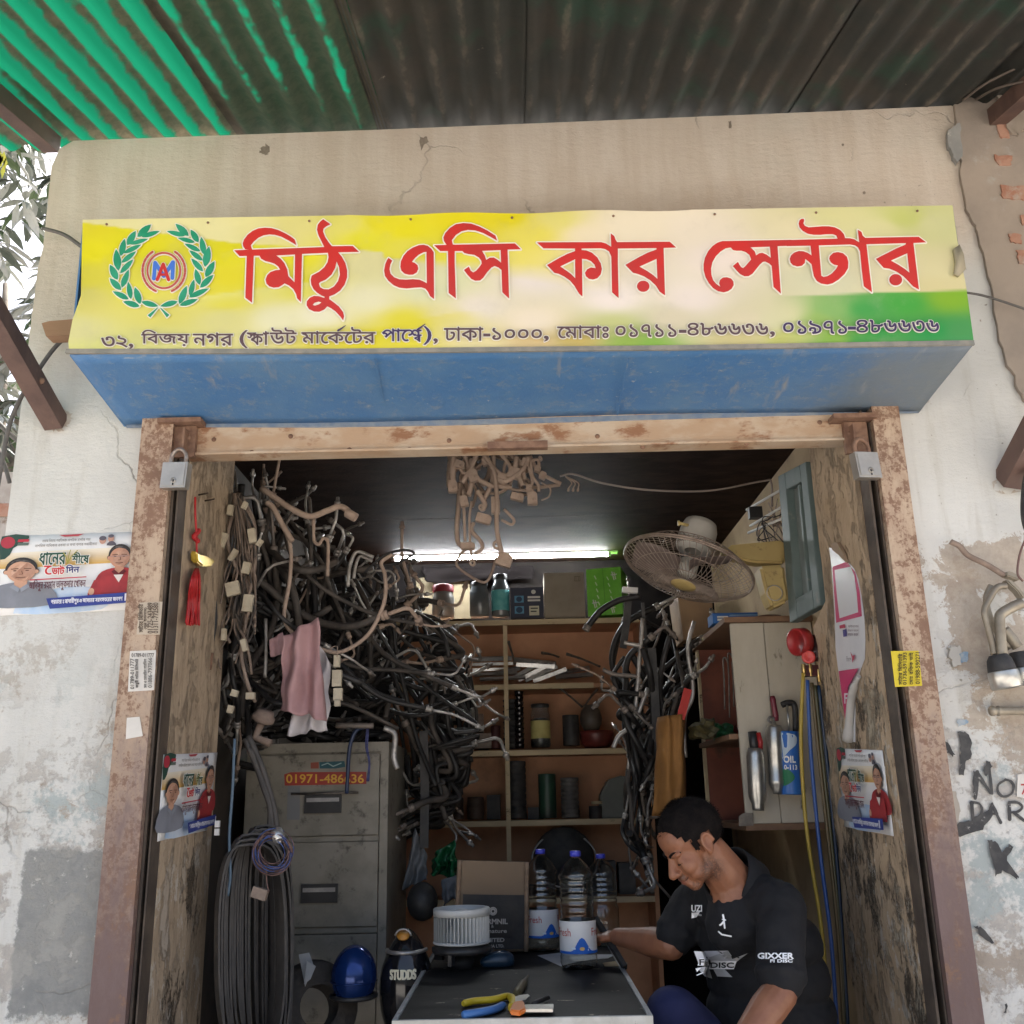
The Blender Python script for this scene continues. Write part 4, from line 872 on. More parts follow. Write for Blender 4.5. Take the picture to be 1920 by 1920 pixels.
prism(bm, [P(1126, 1536, 4.95), P(1180, 1536, 4.95), P(1180, 1460, 4.95), P(1168, 1453, 4.95), P(1140, 1462, 4.95), P(1126, 1490, 4.95)], (0, .12, 0)); tag(finish('jerrycan', bm, mat('grey_green_plastic', (.10, .115, .10), (.14, .15, .135), 6, .45), bevel=.008), 'grey green plastic jerrycan at the right end of the fourth shelf', 'jerrycan')
c = P(1058, 1612, 4.86); bm = BM(); tube(bm, [c + V((.150 * math.cos(a * math.pi / 20), .03 * math.sin(a * math.pi / 20), .118 * math.sin(a * math.pi / 20))) for a in range(40)], .0045, 8, closed=True); o = tag(finish('steel_hoop', bm, M_ALUDK), 'thin pale hoop leaning on the lowest shelf behind the bottles', 'hoop')
bm = BM(); lathe(bm, [(0, 0), (.135, 0), (.143, .02), (.143, .03)], c + V((0, .03, 0)), 32, align((0, 1, .12))); tag(finish('round_tray', bm, M_BLKDUST), 'dark round tray behind the pale hoop', 'tray')

bm = BM(); prism(bm, [P(x, y, 5.28) for x, y in ((782, 1160), (780, 1085), (812, 1080), (880, 1085), (884, 1160))], (0, .01, 0)); tag(finish('board_offcut', bm, mat('cream_board', (.15, .12, .07), (.11, .09, .05), 6, .8)), 'cream board leaning behind the red lidded jar', 'board')
# dark odds and ends filling the lower shelves
rg = random.Random(41); M_ODD = [M_BLKDUST, mat('dark_brown_stuff', (.05, .032, .022), (.08, .05, .035), 9, .6), mat('dark_grey_stuff', (.06, .058, .055), (.09, .085, .08), 9, .5), mat('dull_maroon_stuff', (.07, .018, .018), (.10, .03, .026), 9, .6)]
for (x0, x1, y0, h0, h1, nm) in ((842, 938, 1404, 20, 60, 'third shelf behind the hoses'), (990, 1010, 1536, 20, 40, 'fourth shelf'), (850, 940, 1536, 30, 70, 'fourth shelf left of the upright'), (858, 1190, 1686, 25, 75, 'lowest shelf')):
    x = x0
    while x < x1 - 14:
        w_ = rg.uniform(16, 34); hh = rg.uniform(h0, h1); m = rg.choice(M_ODD); y = y0; lab = rg.choice(('squat', 'tall', 'dusty', 'dented')) + ' ' + {M_ODD[0]: 'black', M_ODD[1]: 'dark brown', M_ODD[2]: 'dark grey', M_ODD[3]: 'maroon'}[m]
        if rg.random() < .5: carton('small_carton', lab + ' carton on the ' + nm, (x, y - hh, x + w_, y), 5.0 + rg.uniform(0, .06), .1, m, group='odds and ends on the shelves')
        else: o = pot('tin_can', lab + ' tin on the ' + nm, x, x + w_, y - hh, y, 5.0 + rg.uniform(0, .05), [(.98, 0), (1, .02), (1, .5), (.96, .52), (1, .54), (1, .97), (.9, 1), (.9, .95), (0, .95)], m, 'can'); o['group'] = 'odds and ends on the shelves'
        x += w_ + rg.uniform(1, 8)

# ------------------------------------------------------------------ filing cabinet
M_CAB = mat('grubby_grey_steel', (.26, .235, .19), (.20, .18, .14), 7, .5, bump=.15, bscale=120, dirt=(.06, .05, .038), dscale=13, dlo=.54, dhi=.68)
M_GAP = mat('shadow_gap', (.02, .018, .015), rough=.8)
YC = 3.70; a, b = P(463, 1396, YC), P(729, 1396, YC)
cab = thing('filing_cabinet', 'grey steel filing cabinet with red phone sticker under the hoses', 'cabinet', (a.x, YC, .15))
bm = BM(); box(bm, (a.x, YC + .012, .152), (b.x, YC + .6, a.z)); finish('cabinet_body', bm, M_CAB, cab, bevel=.004)
bm = BM(); box(bm, (b.x - .028, YC, .152), (b.x, YC + .0115, a.z)); finish('frame_stile', bm, M_CAB, cab, bevel=.002)
bm = BM(); box(bm, (a.x, YC, P(600, 1411, YC).z), (b.x - .0285, YC + .0115, a.z)); finish('frame_rail', bm, M_CAB, cab, bevel=.002)
zs = [(1415, 1566), (1579, 1737), (1752, 1915)]
for i, (y1, y0) in enumerate(zs):
    z1, z0 = P(620, y1, YC).z, P(620, y0, YC).z; x0, x1 = a.x + .008, P(711, 1500, YC).x
    bm = BM(); box(bm, (x0, YC - .010, z0), (x1, YC + .0115, z1)); d = finish('drawer', bm, M_CAB, cab, bevel=.003)
    if i < 2:
        p, q = P(572 - i * 7, 1490 + i * 168, YC - .012), P(640 - i * 7, 1524 + i * 168, YC - .012)
        bm = BM(); box(bm, (p.x, YC - .020, q.z), (q.x, YC - .011, p.z)); finish('handle_recess', bm, M_BLK, cab, bevel=.004)
        bm = BM(); box(bm, (p.x + .008, YC - .024, p.z - .026), (q.x - .008, YC - .0205, p.z - .012)); finish('card_holder', bm, M_ALUDK, cab, bevel=.001)
    bm = BM(); box(bm, (a.x + .004, YC + .002, z0 - .022), (x1, YC + .0115, z0 - .003)) ; finish('frame_rail', bm, M_CAB, cab)
pr = Print(onY(YC - .010), (0, -1, 0), .001, .0006)
pr.add([[(533, 1452), (545, 1448), (687, 1447), (687, 1470), (534, 1473)]], mat('red_sticker', (.36, .035, .02), (.28, .03, .02), 10, .5)); pr.text('01971-486636', 537, 1452, 682, 1468, ink('#d9a63c'), .8)
pr.add([[(540, 1474), (563, 1474), (562, 1537), (538, 1537)]], mat('grey_paper', (.20, .20, .20), rough=.8))
pr.add([[(583, 1430), (598, 1429), (598, 1441), (583, 1441)]], ink('#8d4a38')); pr.add([[(599, 1429), (646, 1427), (648, 1438), (630, 1441), (600, 1441)]], ink('#27545c')); pr.add(stroke([(604, 1435), (615, 1431), (625, 1437), (640, 1431)], 2), ink('#8fa9a6'))
pr.build('sticker', cab)
bm = BM(); tube(bm, [P(546, 1489, YC - .03), P(672, 1486, YC - .03)], .004, 6); tag(finish('steel_rod', bm, M_OLDSTEEL), 'thin dark rod lying across the top drawer handle of the cabinet', 'rod')

# ------------------------------------------------------------------ cupboard on the right wall
M_PLANK = mat('scuffed_white_plank', (.52, .47, .38), (.44, .39, .30), 5, .7, bump=.35, stretch=(1, 1, .35), dirt=(.14, .11, .08), dscale=13, dlo=.60, dhi=.69)
M_REDBD = mat('red_brown_board', (.27, .085, .05), (.21, .065, .042), 6, .6, dirt=(.09, .05, .035), dscale=5, dlo=.55, dhi=.75)
M_RAWWD = mat('raw_brown_wood', (.24, .135, .075), (.17, .095, .055), 7, .75, bump=.35, stretch=(1, .3, 2))
YK = 3.55
cu = thing('wall_cupboard', 'open wooden cupboard with scuffed white plank side on the right wall', 'cupboard', P(1440, 1545, YK))
c0, c1, c2, c3 = P(1369, 1169, YK), P(1474, 1167, YK), P(1503, 1541, YK), P(1388, 1545, YK)
XK0, XK1, ZK1, ZK0 = c0.x, 1.056, c0.z, c3.z; xm = P(1434, 1200, YK).x
for x0, x1, dy in ((XK0, xm - .0015, 0), (xm + .0015, XK1, .004)):
    bm = BM(); prism(bm, [(x0, YK + dy, ZK0), (x1, YK + dy, ZK0), (x1, YK + dy, ZK1), (x0, YK + dy, ZK1)], (0, .018, 0)); finish('plank', bm, M_PLANK, cu, bevel=.0015)
bm = BM(); box(bm, (XK0 - .025, YK - .02, ZK1 + .001), (XK1, YK + .75, ZK1 + .02)); finish('top_board', bm, M_RAWWD, cu, bevel=.002)
bm = BM(); box(bm, (XK0 - .004, YK - .006, ZK0 - .022), (XK1, YK + .7, ZK0 - .001)); finish('bottom_board', bm, M_RAWWD, cu, bevel=.002)
bm = BM(); box(bm, (XK0, YK + .66, ZK0), (XK1, YK + .68, ZK1)); finish('far_side', bm, M_REDBD, cu)
bm = BM(); box(bm, (XK1 - .02, YK + .03, ZK0), (XK1, YK + .65, ZK1)); finish('back_board', bm, M_REDBD, cu)
zsh = P(1340, 1385, YK + .3).z
bm = BM(); box(bm, (XK0 - .03, YK + .03, zsh - .018), (XK1 - .022, YK + .655, zsh)); finish('shelf_board', bm, M_RAWWD, cu, bevel=.002)
bm = BM(); box(bm, (XK0 - .012, YK + .66, ZK0), (XK0 - .001, YK + .69, ZK1)); finish('corner_post', bm, M_CREAMWD, cu)
bm = BM(); prism(bm, [P(1385, 1530, YK - .004), P(1395, 1524, YK - .004), P(1412, 1524, YK - .004), P(1413, 1548, YK - .004), P(1385, 1549, YK - .004)], (0, -.003, 0)); finish('corner_bracket', bm, M_OLDSTEEL, cu)
rg = random.Random(3)
for i, (px, py, sx, m, lab) in enumerate(((1322, 1368, .05, mat('olive_cloth', (.09, .07, .02), (.05, .045, .02), 14, .8), 'crumpled olive rag on the cupboard shelf'), (1352, 1352, .045, mat('green_wrap', (.015, .09, .035), (.03, .14, .06), 14, .3), 'crumpled green wrapper on the cupboard shelf'), (1372, 1340, .04, mat('red_wrap', (.34, .05, .03), (.24, .04, .03), 9, .4), 'crumpled red wrapper on the cupboard shelf'))):
    bm = BM(); bmesh.ops.create_icosphere(bm, subdivisions=3, radius=1); c = PX(px, py, 0) if 0 else P(px, py, YK + .22 + i * .1)
    for v in bm.verts: n = noise.noise(v.co * 1.7 + V((i * 5, 0, 0))); v.co = V((v.co.x * sx, v.co.y * sx * 1.3, max(-.6, v.co.z) * sx * .8)) * (1 + .7 * n) + V((c.x, c.y, zsh + sx * .5))
    tag(finish('crumpled_wrapper', bm, m, smooth=False), lab, 'wrapper')
for i, (x, y0, y1) in enumerate(((1357, 1240, 1330), (1366, 1232, 1345), (1374, 1245, 1325))):
    a, b = P(x, y0, YK + .2 + i * .02), P(x + 2, y1, YK + .2 + i * .02); bm = BM(); tube(bm, smoothpts([a + V((.015, 0, -.005)), a + V((.008, 0, .012)), a + V((-.002, 0, .005)), a.lerp(b, .4), b], 5), .003, 6)
    tag(finish('wire_hook', bm, M_OLDSTEEL), 'hooked steel wire hanging in the open cupboard, ' + ('leftmost', 'middle', 'rightmost')[i] + ' of three', 'hook', 'wire hooks in the cupboard')
# tools hanging on the plank side
YT = YK - .045
def can(name, label, x0, x1, y1, y0, prof, m, cat, Y=YT, seg=22):
    c = P((x0 + x1) / 2, y0, Y); top = P((x0 + x1) / 2 - (y0 - y1) * .055, y1, Y); r = (P(x1, y0, Y).x - P(x0, y0, Y).x) / 2; h = (top - c).length
    t = thing(name, label, cat, c); A_ = V((0, 0, 1)).rotation_difference(top - c).to_matrix().to_4x4(); bm = BM(); lathe(bm, [(r * q, h * z) for q, z in prof], c, seg, A_); finish('canister', bm, m, t); return t, c, r, h, A_
M_SILV = mat('scratched_silver', (.58, .57, .53), (.46, .45, .42), 30, .32, .85, bump=.1, bscale=50)
t, c, r, h, A = can('spray_gun', 'silver sprayer bottle with black and red head on the white plank', 1405, 1439, 1398, 1520, [(0, 0), (.62, 0), (.7, .04), (.7, .10), (1, .22), (1, .86), (.9, .90), (.8, .96), (0, .97)], M_SILV, 'sprayer')
for nm, m, q in (('grip', M_BLK, ((0, .0, .92), (-.003, 0, 1.05), (-.006, 0, 1.22))), ('trigger', mat('red_plastic', (.35, .02, .02), rough=.4), ((.016, -.008, .94), (.018, -.010, 1.05), (.012, -.006, 1.2)))):
    bm = BM(); tube(bm, [c + (A @ V((x, y, z * h))) for x, y, z in q], .016 if nm == 'grip' else .009, 10); finish(nm, bm, m, t)
t, c, r, h, A = can('gas_canister', 'slim silver gas canister beside the blue oil can', 1443, 1474, 1352, 1489, [(0, 0), (.6, 0), (.6, .05), (.95, .13), (1, .16), (1, .18), (.96, .19), (.96, .55), (1, .56), (1, .9), (.8, .94), (.25, .95), (.25, 1), (0, 1)], M_SILV, 'canister')
bm = BM(); lathe(bm, [(.010, 0), (.014, .003), (.010, .006), (.006, .003), (.010, 0)], c + A.to_3x3() @ V((-.008, 0, h * 1.02)), 12, align((0, 1, 0))); finish('ring_pull', bm, M_ALUDK, t)
t, c, r, h, A = can('oil_can', 'blue and white oil can on the white plank', 1464, 1505, 1372, 1490, [(0, 0), (.97, 0), (1, .015), (1, .93), (.97, .95), (.97, 1), (.92, 1), (.92, .96), (0, .95)], mat('blue_can', (.03, .14, .48), (.045, .19, .55), 4, .35), 'can')
pr = Print(lambda u, v: c + A.to_3x3() @ V((r * 1.004 * math.sin((u - .62) * 2.6), -r * 1.004 * math.cos((u - .62) * 2.6), h * (1 - v))), (0, -1, 0), .0008, .0006)
pr.add([smooth2([(.02, .06), (.75, .06), (.80, .2), (.55, .30), (.30, .42), (.02, .5)], 3)], ink('#c3d2de')); pr.add([smooth2([(.1, .66), (.4, .60), (.66, .72), (.5, .82), (.2, .86)], 3)], ink('#2c7a52')); pr.text('OIL', .30, .40, .72, .50, ink('#f2f2ee'), .014); pr.text('0-113', .30, .54, .76, .61, ink('#f2f2ee'), .01); pr.build('can_print', t)
a, b = P(1448, 1305, YT + .01), P(1456, 1352, YT + .01)
bm = BM(); tube(bm, [a, a.lerp(b, .15), a.lerp(b, .3), a.lerp(b, .8), b], [.008, .011, .010, .011, .008], 8); tag(finish('screwdriver', bm, mat('maroon_handle', (.16, .02, .035), rough=.4)), 'maroon screwdriver handle standing behind the silver canister', 'screwdriver')
a = P(1480, 1318, YT + .012); bm = BM(); tube(bm, smoothpts([P(1466, 1322, YT + .01), P(1478, 1318, YT + .01), P(1490, 1324, YT + .01), P(1492, 1372, YT + .01)], 4), .011, 8); tag(finish('caulking_gun', bm, M_BLKDUST), 'black bent tool handle behind the oil can', 'tool')
bm = BM(); tube(bm, [P(1476, 1322, YT - .006), P(1480, 1374, YT - .006)], .004, 6); tag(finish('steel_rod', bm, M_SILV), 'bright steel rod standing in front of the oil can top', 'rod')
# things on the cupboard top
t, a, b, h = carton('flat_box', 'long flat blue box on the cupboard top', (1337, 1148, 1422, 1168), YK + .15, .1, mat('blue_carton', (.02, .10, .33), (.03, .16, .45), 8, .4))
pr = Print(lambda u, v: V((a.x + (b.x - a.x) * u, YK + .15, a.z + h * (1 - v))), (0, -1, 0), .001, .0005); pr.add([[(.10, .35), (.34, .35), (.34, .8), (.10, .8)]], W_); pr.add(stroke([(.13, .55), (.31, .55)], .1), ink('#3b4a6b')); pr.add(stroke([(.42, .3), (.95, .3)], .12) + stroke([(.45, .6), (.85, .6)], .1), ink('#7ea2c8')); pr.build('box_print', t)
c = P(1440, 1166, YK + .1); bm = BM(); lathe(bm, [(0, 0), (.055, .002), (.06, .01), (.05, .018), (0, .02)], V((c.x, c.y, ZK1 + .021)), 20); tag(finish('shallow_dish', bm, mat('brown_plastic', (.10, .045, .03), rough=.5)), 'dark brown shallow dish lying on the cupboard top', 'dish')
bm = BM(); q = [P(1270, 1112, 4.2), P(1335, 1118, 4.15), P(1340, 1186, 4.15), P(1282, 1200, 4.2)]; prism(bm, q, (.0, .25, 0)); tag(finish('wooden_box', bm, mat('pale_box_wood', (.30, .19, .10), (.24, .15, .08), 5, .7), bevel=.003), 'plain tan wooden box under the fan', 'box')

# ------------------------------------------------------------------ wall fan
M_WIRE = mat('dusty_fan_wire', (.36, .29, .24), (.26, .20, .16), 30, .5, .3)
M_FANPL = mat('yellowed_plastic', (.55, .42, .17), (.47, .35, .14), 5, .45, dirt=(.25, .17, .08), dscale=18, dlo=.60, dhi=.7)
M_FANW = mat('grey_white_plastic', (.52, .50, .46), (.44, .42, .38), 5, .5)
M_BLADE = mat('dusty_blade', (.16, .12, .105), (.22, .17, .15), 9, .6)
fc = P(1290, 1066, 3.42); ax = V((-.34, -.17, -.92)).normalized(); FA = Matrix.Translation(fc) @ align(ax)
fan = thing('wall_fan', 'dusty round wall fan tilted downward on a yellow arm', 'fan', fc)
def grille(name, sg, dome, n):
    bm = BM(); r0, r1 = .045, .232
    prof = lambda r: sg * dome * (1 - ((r - r0) / (r1 - r0)) ** 2.6)
    for k in range(n):
        a = k * 2 * math.pi / n; L = []
        for j in range(9): r = r0 + (r1 - r0) * j / 8; aa = a + sg * .22 * (j / 8); L.append(FA @ V((r * math.cos(aa), r * math.sin(aa), prof(r) + sg * .004)))
        tube(bm, L, .0014, 4, caps=False)
    for r in (r0, .11, .18, r1):
        tube(bm, [FA @ V((r * math.cos(i * math.pi / 24), r * math.sin(i * math.pi / 24), prof(r) + sg * .004)) for i in range(48)], .0016 if r < r1 else .0035, 6, closed=True)
    finish(name, bm, M_WIRE, fan)
grille('front_grille', 1, .062, 64); grille('rear_grille', -1, .075, 44)
bm = BM(); lathe(bm, [(0, .074), (.025, .073), (.044, .069), (.047, .064)], (0, 0, 0), 24, FA); finish('hub_badge', bm, M_FANPL, fan)
bm = BM(); lathe(bm, [(0, .036), (.03, .034), (.034, .02), (.034, -.03), (0, -.03)], (0, 0, 0), 20, FA); finish('hub', bm, M_FANW, fan)
for k in range(3):
    bm = BM(); g = []
    for i in range(7):
        r = .03 + .17 * i / 6; row = []
        for j in range(7):
            tt = (j / 6 - .5); wd = .35 + .75 * math.sin(math.pi * min(1, (i + 1.2) / 7.5)); a = k * 2.0944 + tt * wd; row.append(bm.verts.new(FA @ V((r * math.cos(a), r * math.sin(a), tt * .05))))
        g.append(row)
    for i in range(6):
        for j in range(6): bm.faces.new((g[i][j], g[i][j + 1], g[i + 1][j + 1], g[i + 1][j])).smooth = True
    finish('blade', bm, M_BLADE, fan).modifiers.new('thick', 'SOLIDIFY').thickness = .002
bm = BM(); lathe(bm, [(.03, -.07), (.062, -.075), (.068, -.09), (.066, -.16), (.058, -.185), (.03, -.2), (0, -.202)], (0, 0, 0), 26, FA); finish('motor_housing', bm, M_FANW, fan)
bm = BM(); p = FA @ V((-.0, 0, -.15)); tube(bm, [P(1290, 985, 3.40), P(1274, 981, 3.38)], .006, 8); lathe(bm, [(0, 0), (.010, 0), (.010, .006), (0, .006)], P(1274, 981, 3.38), 10, align((-1, 0, 0))); finish('swing_knob', bm, M_FANPL, fan)
pa = [P(x, y, 3.47) for x, y in ((1356, 1034), (1372, 1021), (1470, 1012), (1478, 1030), (1472, 1056), (1420, 1055), (1372, 1046))]
bm = BM(); prism(bm, pa, (0, .07, 0)); finish('arm', bm, M_FANPL, fan, bevel=.008)
bm = BM(); lathe(bm, [(0, -.003), (.009, -.002), (.010, 0)], P(1369, 1037, 3.468), 12, align((0, 1, 0))); finish('pivot_screw', bm, M_RUST, fan)
pb = [P(x, y, 3.43) for x, y in ((1424, 1060), (1470, 1058), (1480, 1120), (1478, 1128), (1448, 1140), (1436, 1110))]
bm = BM(); prism(bm, pb, (0, .10, 0)); finish('wall_base', bm, M_FANPL, fan, bevel=.010)
bm = BM(); lathe(bm, [(.026, 0), (.029, -.003), (.026, -.004)], P(1452, 1112, 3.428), 20, align((0, 1, 0))); finish('switch_dial', bm, M_FANW, fan)

# ------------------------------------------------------------------ open window leaf, rods, wires
M_GRNWD = mat('grey_green_paint', (.135, .175, .165), (.10, .14, .135), 6, .6, bump=.2, dirt=(.22, .22, .19), dscale=14, dlo=.58, dhi=.7)
wl = thing('window_leaf', 'grey green wooden window leaf standing open by the right jamb', 'window', P(1497, 1168, 3.36))
A_, B_, C_, D_ = P(1474, 893, 3.40), P(1527, 866, 3.10), P(1556, 1134, 3.10), P(1497, 1168, 3.40)
qm = quadmap(A_, B_, C_, D_); nrm = (B_ - A_).cross(D_ - A_).normalized()
if nrm.x > 0: nrm.negate()
def leafboard(nm, u0, v0, u1, v1, th, m):
    bm = BM(); prism(bm, [qm(u0, v0), qm(u1, v0), qm(u1, v1), qm(u0, v1)], nrm * th); finish(nm, bm, m, wl, bevel=.002)
leafboard('stile', 0, 0, .26, 1, .03, M_GRNWD); leafboard('stile', .80, 0, 1, 1, .03, M_GRNWD); leafboard('rail', .262, 0, .798, .12, .03, M_GRNWD); leafboard('rail', .262, .87, .798, 1, .03, M_GRNWD); leafboard('glazing_bar', .56, .122, .62, .868, .02, M_GRNWD)
leafboard('pane', .262, .122, .558, .868, .004, mat('dusty_pane', (.20, .23, .22), rough=.15, spec=.6)); leafboard('pane', .622, .122, .798, .868, .004, MATS['dusty_pane'])
for (p, q), wh in zip((((1400, 956), (1472, 914)), ((1407, 986), (1475, 945)), ((1403, 999), (1479, 967)), ((1431, 1057), (1482, 1008))), ('topmost', 'second from top', 'third from top', 'lowest')):
    bm = BM(); tube(bm, [P(*q, 3.42), P(*p, 3.72)], .005, 10); tag(finish('white_rod', bm, M_WHITEPL), 'thin white rod left of the window leaf, ' + wh + ' of four', 'rod', 'white rods beside the window leaf')
bm = BM(); tube(bm, smoothpts([P(1050, 893, 3.5), P(1075, 889, 3.5), P(1130, 906, 3.5), P(1220, 919, 3.5), P(1330, 920, 3.55), P(1430, 902, 3.6), P(1446, 905, 3.6), P(1448, 950, 3.6)], 8), .004, 7); tag(finish('ceiling_cable', bm, mat('grey_cable', (.30, .24, .21), rough=.6)), 'grey cable sagging across the dark ceiling', 'cable')
rg = random.Random(11)
for k in range(7):
    L = [P(1418 + rg.uniform(0, 50), 925 + rg.uniform(0, 60), 3.55)]; 
    for i in range(5): L.append(P(1415 + rg.uniform(0, 60), 960 + rg.uniform(0, 60) + i * 6, 3.6 + rg.uniform(-.08, .08)))
    bm = BM(); tube(bm, smoothpts(L, 6), .002, 5); tag(finish('loose_wire', bm, M_BLKDUST if k % 2 else MATS['grey_cable']), 'thin loose wire tangled among the white rods', 'wire', 'loose wires by the window leaf')
bm = BM(); c = P(1416, 962, 3.66); cbox(bm, c, (.05, .03, .045)); tag(finish('adaptor_plug', bm, M_BLK, bevel=.006), 'small black plug adaptor among the wires above the fan arm', 'plug')

# ------------------------------------------------------------------ gauge manifold and its hoses
mf = thing('gauge_manifold', 'red refrigerant gauge set hanging beside the right jamb', 'gauge', P(1520, 1230, 3.24))
M_RGAUGE = mat('red_gauge_rubber', (.36, .025, .025), (.26, .02, .02), 9, .4); M_DKRED = mat('dark_red_metal', (.10, .02, .018), (.07, .02, .018), 9, .4)
for (x0, y0, x1, y1), Y, m in (((1489, 1178, 1511, 1229), 3.22, M_RGAUGE), ((1512, 1190, 1545, 1240), 3.28, M_DKRED)):
    p = P((x0 + x1) / 2, (y0 + y1) / 2, Y); r = (P(0, y0, Y).z - P(0, y1, Y).z) / 2
    bm = BM(); lathe(bm, [(0, -.022), (r * .8, -.022), (r, -.018), (r, .018), (r * .86, .020), (r * .82, .014), (0, .014)], p, 24, align((-.9, -.42, -.1))); finish('gauge', bm, m, mf)
p = P(1516, 1232, 3.20); bm = BM(); lathe(bm, [(.006, -.004), (.012, -.006), (.0205, -.008), (.022, 0), (.0205, .008), (.012, .006), (.006, .002), (0, .002)], p, 16, align((-.25, -1, 0))); finish('valve_wheel', bm, mat('coral_plastic', (.60, .07, .06), rough=.4), mf)
bm = BM(); cbox(bm, P(1528, 1258, 3.25), (.07, .03, .035)); finish('valve_block', bm, M_DKRED, mf, bevel=.006)
M_BRASS = mat('brass', (.60, .42, .16), (.48, .32, .11), 20, .35, .85)
for x, y in ((1507, 1252), (1519, 1252), (1535, 1262)):
    a = P(x, y, 3.24); bm = BM(); lathe(bm, [(.007, .012), (.008, 0), (.008, -.015), (.006, -.018), (.006, -.028)], a, 6); finish('brass_union', bm, M_BRASS, mf, smooth=False)
HO = [((1506, 1262), (1502, 1400), (1513, 1560), (1540, 1740), (1556, 1930), 'yellow charging hose hanging from the gauge set', (.42, .30, .045)), ((1514, 1275), (1521, 1420), (1538, 1600), (1558, 1760), (1570, 1930), 'blue charging hose hanging from the gauge set', (.03, .09, .30)), ((1522, 1280), (1536, 1420), (1556, 1600), (1572, 1760), (1582, 1930), 'brown charging hose beside the blue one', (.10, .07, .03)), ((1535, 1285), (1550, 1420), (1568, 1600), (1580, 1770), (1590, 1930), 'dark blue charging hose nearest the right jamb', (.015, .035, .075)), ((1528, 1285), (1542, 1420), (1560, 1590), (1576, 1760), (1584, 1930), 'olive charging hose behind the others', (.07, .065, .03))]
for *pp, lab, colr in HO:
    bm = BM(); tube(bm, smoothpts([P(x, y, 3.24 + i * .012) for i, (x, y) in enumerate(pp)], 8), .0062, 10); tag(finish('charging_hose', bm, mat('hose_' + lab.split()[0] + lab.split()[1], colr, rough=.4)), lab, 'hose')
# ================================================================== hoses, pipes, belts and harnesses
M_RUB = mat('black_hose_rubber', (.012, .011, .0105), (.027, .024, .022), 16, .55, bump=.15, bscale=90)
M_RUBD = mat('dusty_hose_rubber', (.045, .038, .033), (.085, .070, .058), 14, .7, bump=.2, bscale=90)
M_PIPE = mat('aluminium_pipe', (.50, .475, .44), (.34, .31, .28), 30, .45, .55, bump=.1, bscale=80)
M_PIPED = mat('dull_pipe', (.17, .145, .125), (.26, .22, .19), 25, .6, .4)
M_TAN = mat('dust_caked_metal', (.40, .30, .235), (.32, .235, .18), 18, .85, bump=.3, bscale=70)
M_TAND = mat('dust_caked_rubber', (.20, .145, .115), (.28, .21, .165), 18, .85, bump=.3, bscale=70)
M_CONN = mat('cream_connector', (.52, .46, .34), (.42, .36, .26), 20, .55, dirt=(.22, .17, .12), dscale=40, dlo=.58, dhi=.7)
M_WIRES = mat('dusty_wires', (.17, .125, .095), (.25, .19, .15), 14, .7)
inside = pinside
def crimp(bm, a, d, r):
    lathe(bm, [(r * .7, 0), (r * 1.25, .002), (r * 1.25, .010), (r * 1.12, .011), (r * 1.12, .014), (r * 1.25, .015), (r * 1.25, .024), (r * .8, .026)], a, 10, align(d))
def hose(rng, path, rr, label, group, mats_, pipe_len, hook, bare=False):
    """path in world space: rubber body, crimp at each end, bent metal pipe with a nut"""
    t = thing('coolant_hose', label, 'hose', path[0], group)
    L = smoothpts(path, 6)
    bm = BM(); tube(bm, L, rr, 8); finish('rubber_hose', bm, mats_[0], t)
    for end in (0, 1):
        if bare and L[0].z < L[-1].z + .02: continue
        if (end and bare) or rng.random() < .42: continue
        a, b = (L[0], L[1]) if end == 0 else (L[-1], L[-2]); d = (a - b).normalized()
        bm = BM(); crimp(bm, a - d * .006, d, rr); finish('crimp_fitting', bm, mats_[1], t)
        s0 = a + d * .018; side = V((rng.uniform(-1, 1), rng.uniform(-.5, .5), rng.uniform(-1, 1))).normalized(); side = (side - d * side.dot(d)).normalized()
        l = pipe_len * rng.uniform(.6, 1.3); k = [s0, s0 + d * l * .5]
        if hook: k += [s0 + d * l * .62 + side * l * .10, s0 + d * l * .66 + side * l * .55]
        else: k += [s0 + d * l + side * l * .15]
        K = []
        for i, q in enumerate(k):
            if 0 < i < len(k) - 1:
                K += [q.lerp(k[i - 1], .25), q.lerp(k[i - 1], .1), q.lerp(k[i + 1], .12), q.lerp(k[i + 1], .25)]
            else: K.append(q)
        bm = BM(); tube(bm, smoothpts(K, 2), rr * .56, 8); finish('metal_pipe', bm, mats_[1], t)
        e = (K[-1] - K[-2]).normalized(); bm = BM(); lathe(bm, [(0, 0), (rr * 1.1, 0), (rr * 1.1, .013), (rr * .75, .014), (rr * .6, .03), (rr * .35, .031), (0, .020)], K[-1] - e * .010, 6 if rng.random() < .6 else 12, align(e)); finish('end_nut', bm, mats_[2], t)
    return t
MASS = [(440, 895), (500, 905), (560, 960), (620, 1010), (680, 1050), (740, 1070), (800, 1100), (840, 1140), (868, 1220), (890, 1300), (900, 1370), (885, 1440), (865, 1500), (835, 1540), (770, 1500), (735, 1440), (715, 1345), (600, 1335), (530, 1335), (500, 1370), (440, 1440), (425, 1250), (432, 1050)]
RMASS = [(1165, 1150), (1200, 1110), (1275, 1130), (1318, 1190), (1300, 1300), (1262, 1330), (1235, 1480), (1200, 1620), (1160, 1560), (1180, 1420), (1150, 1300), (1140, 1220)]
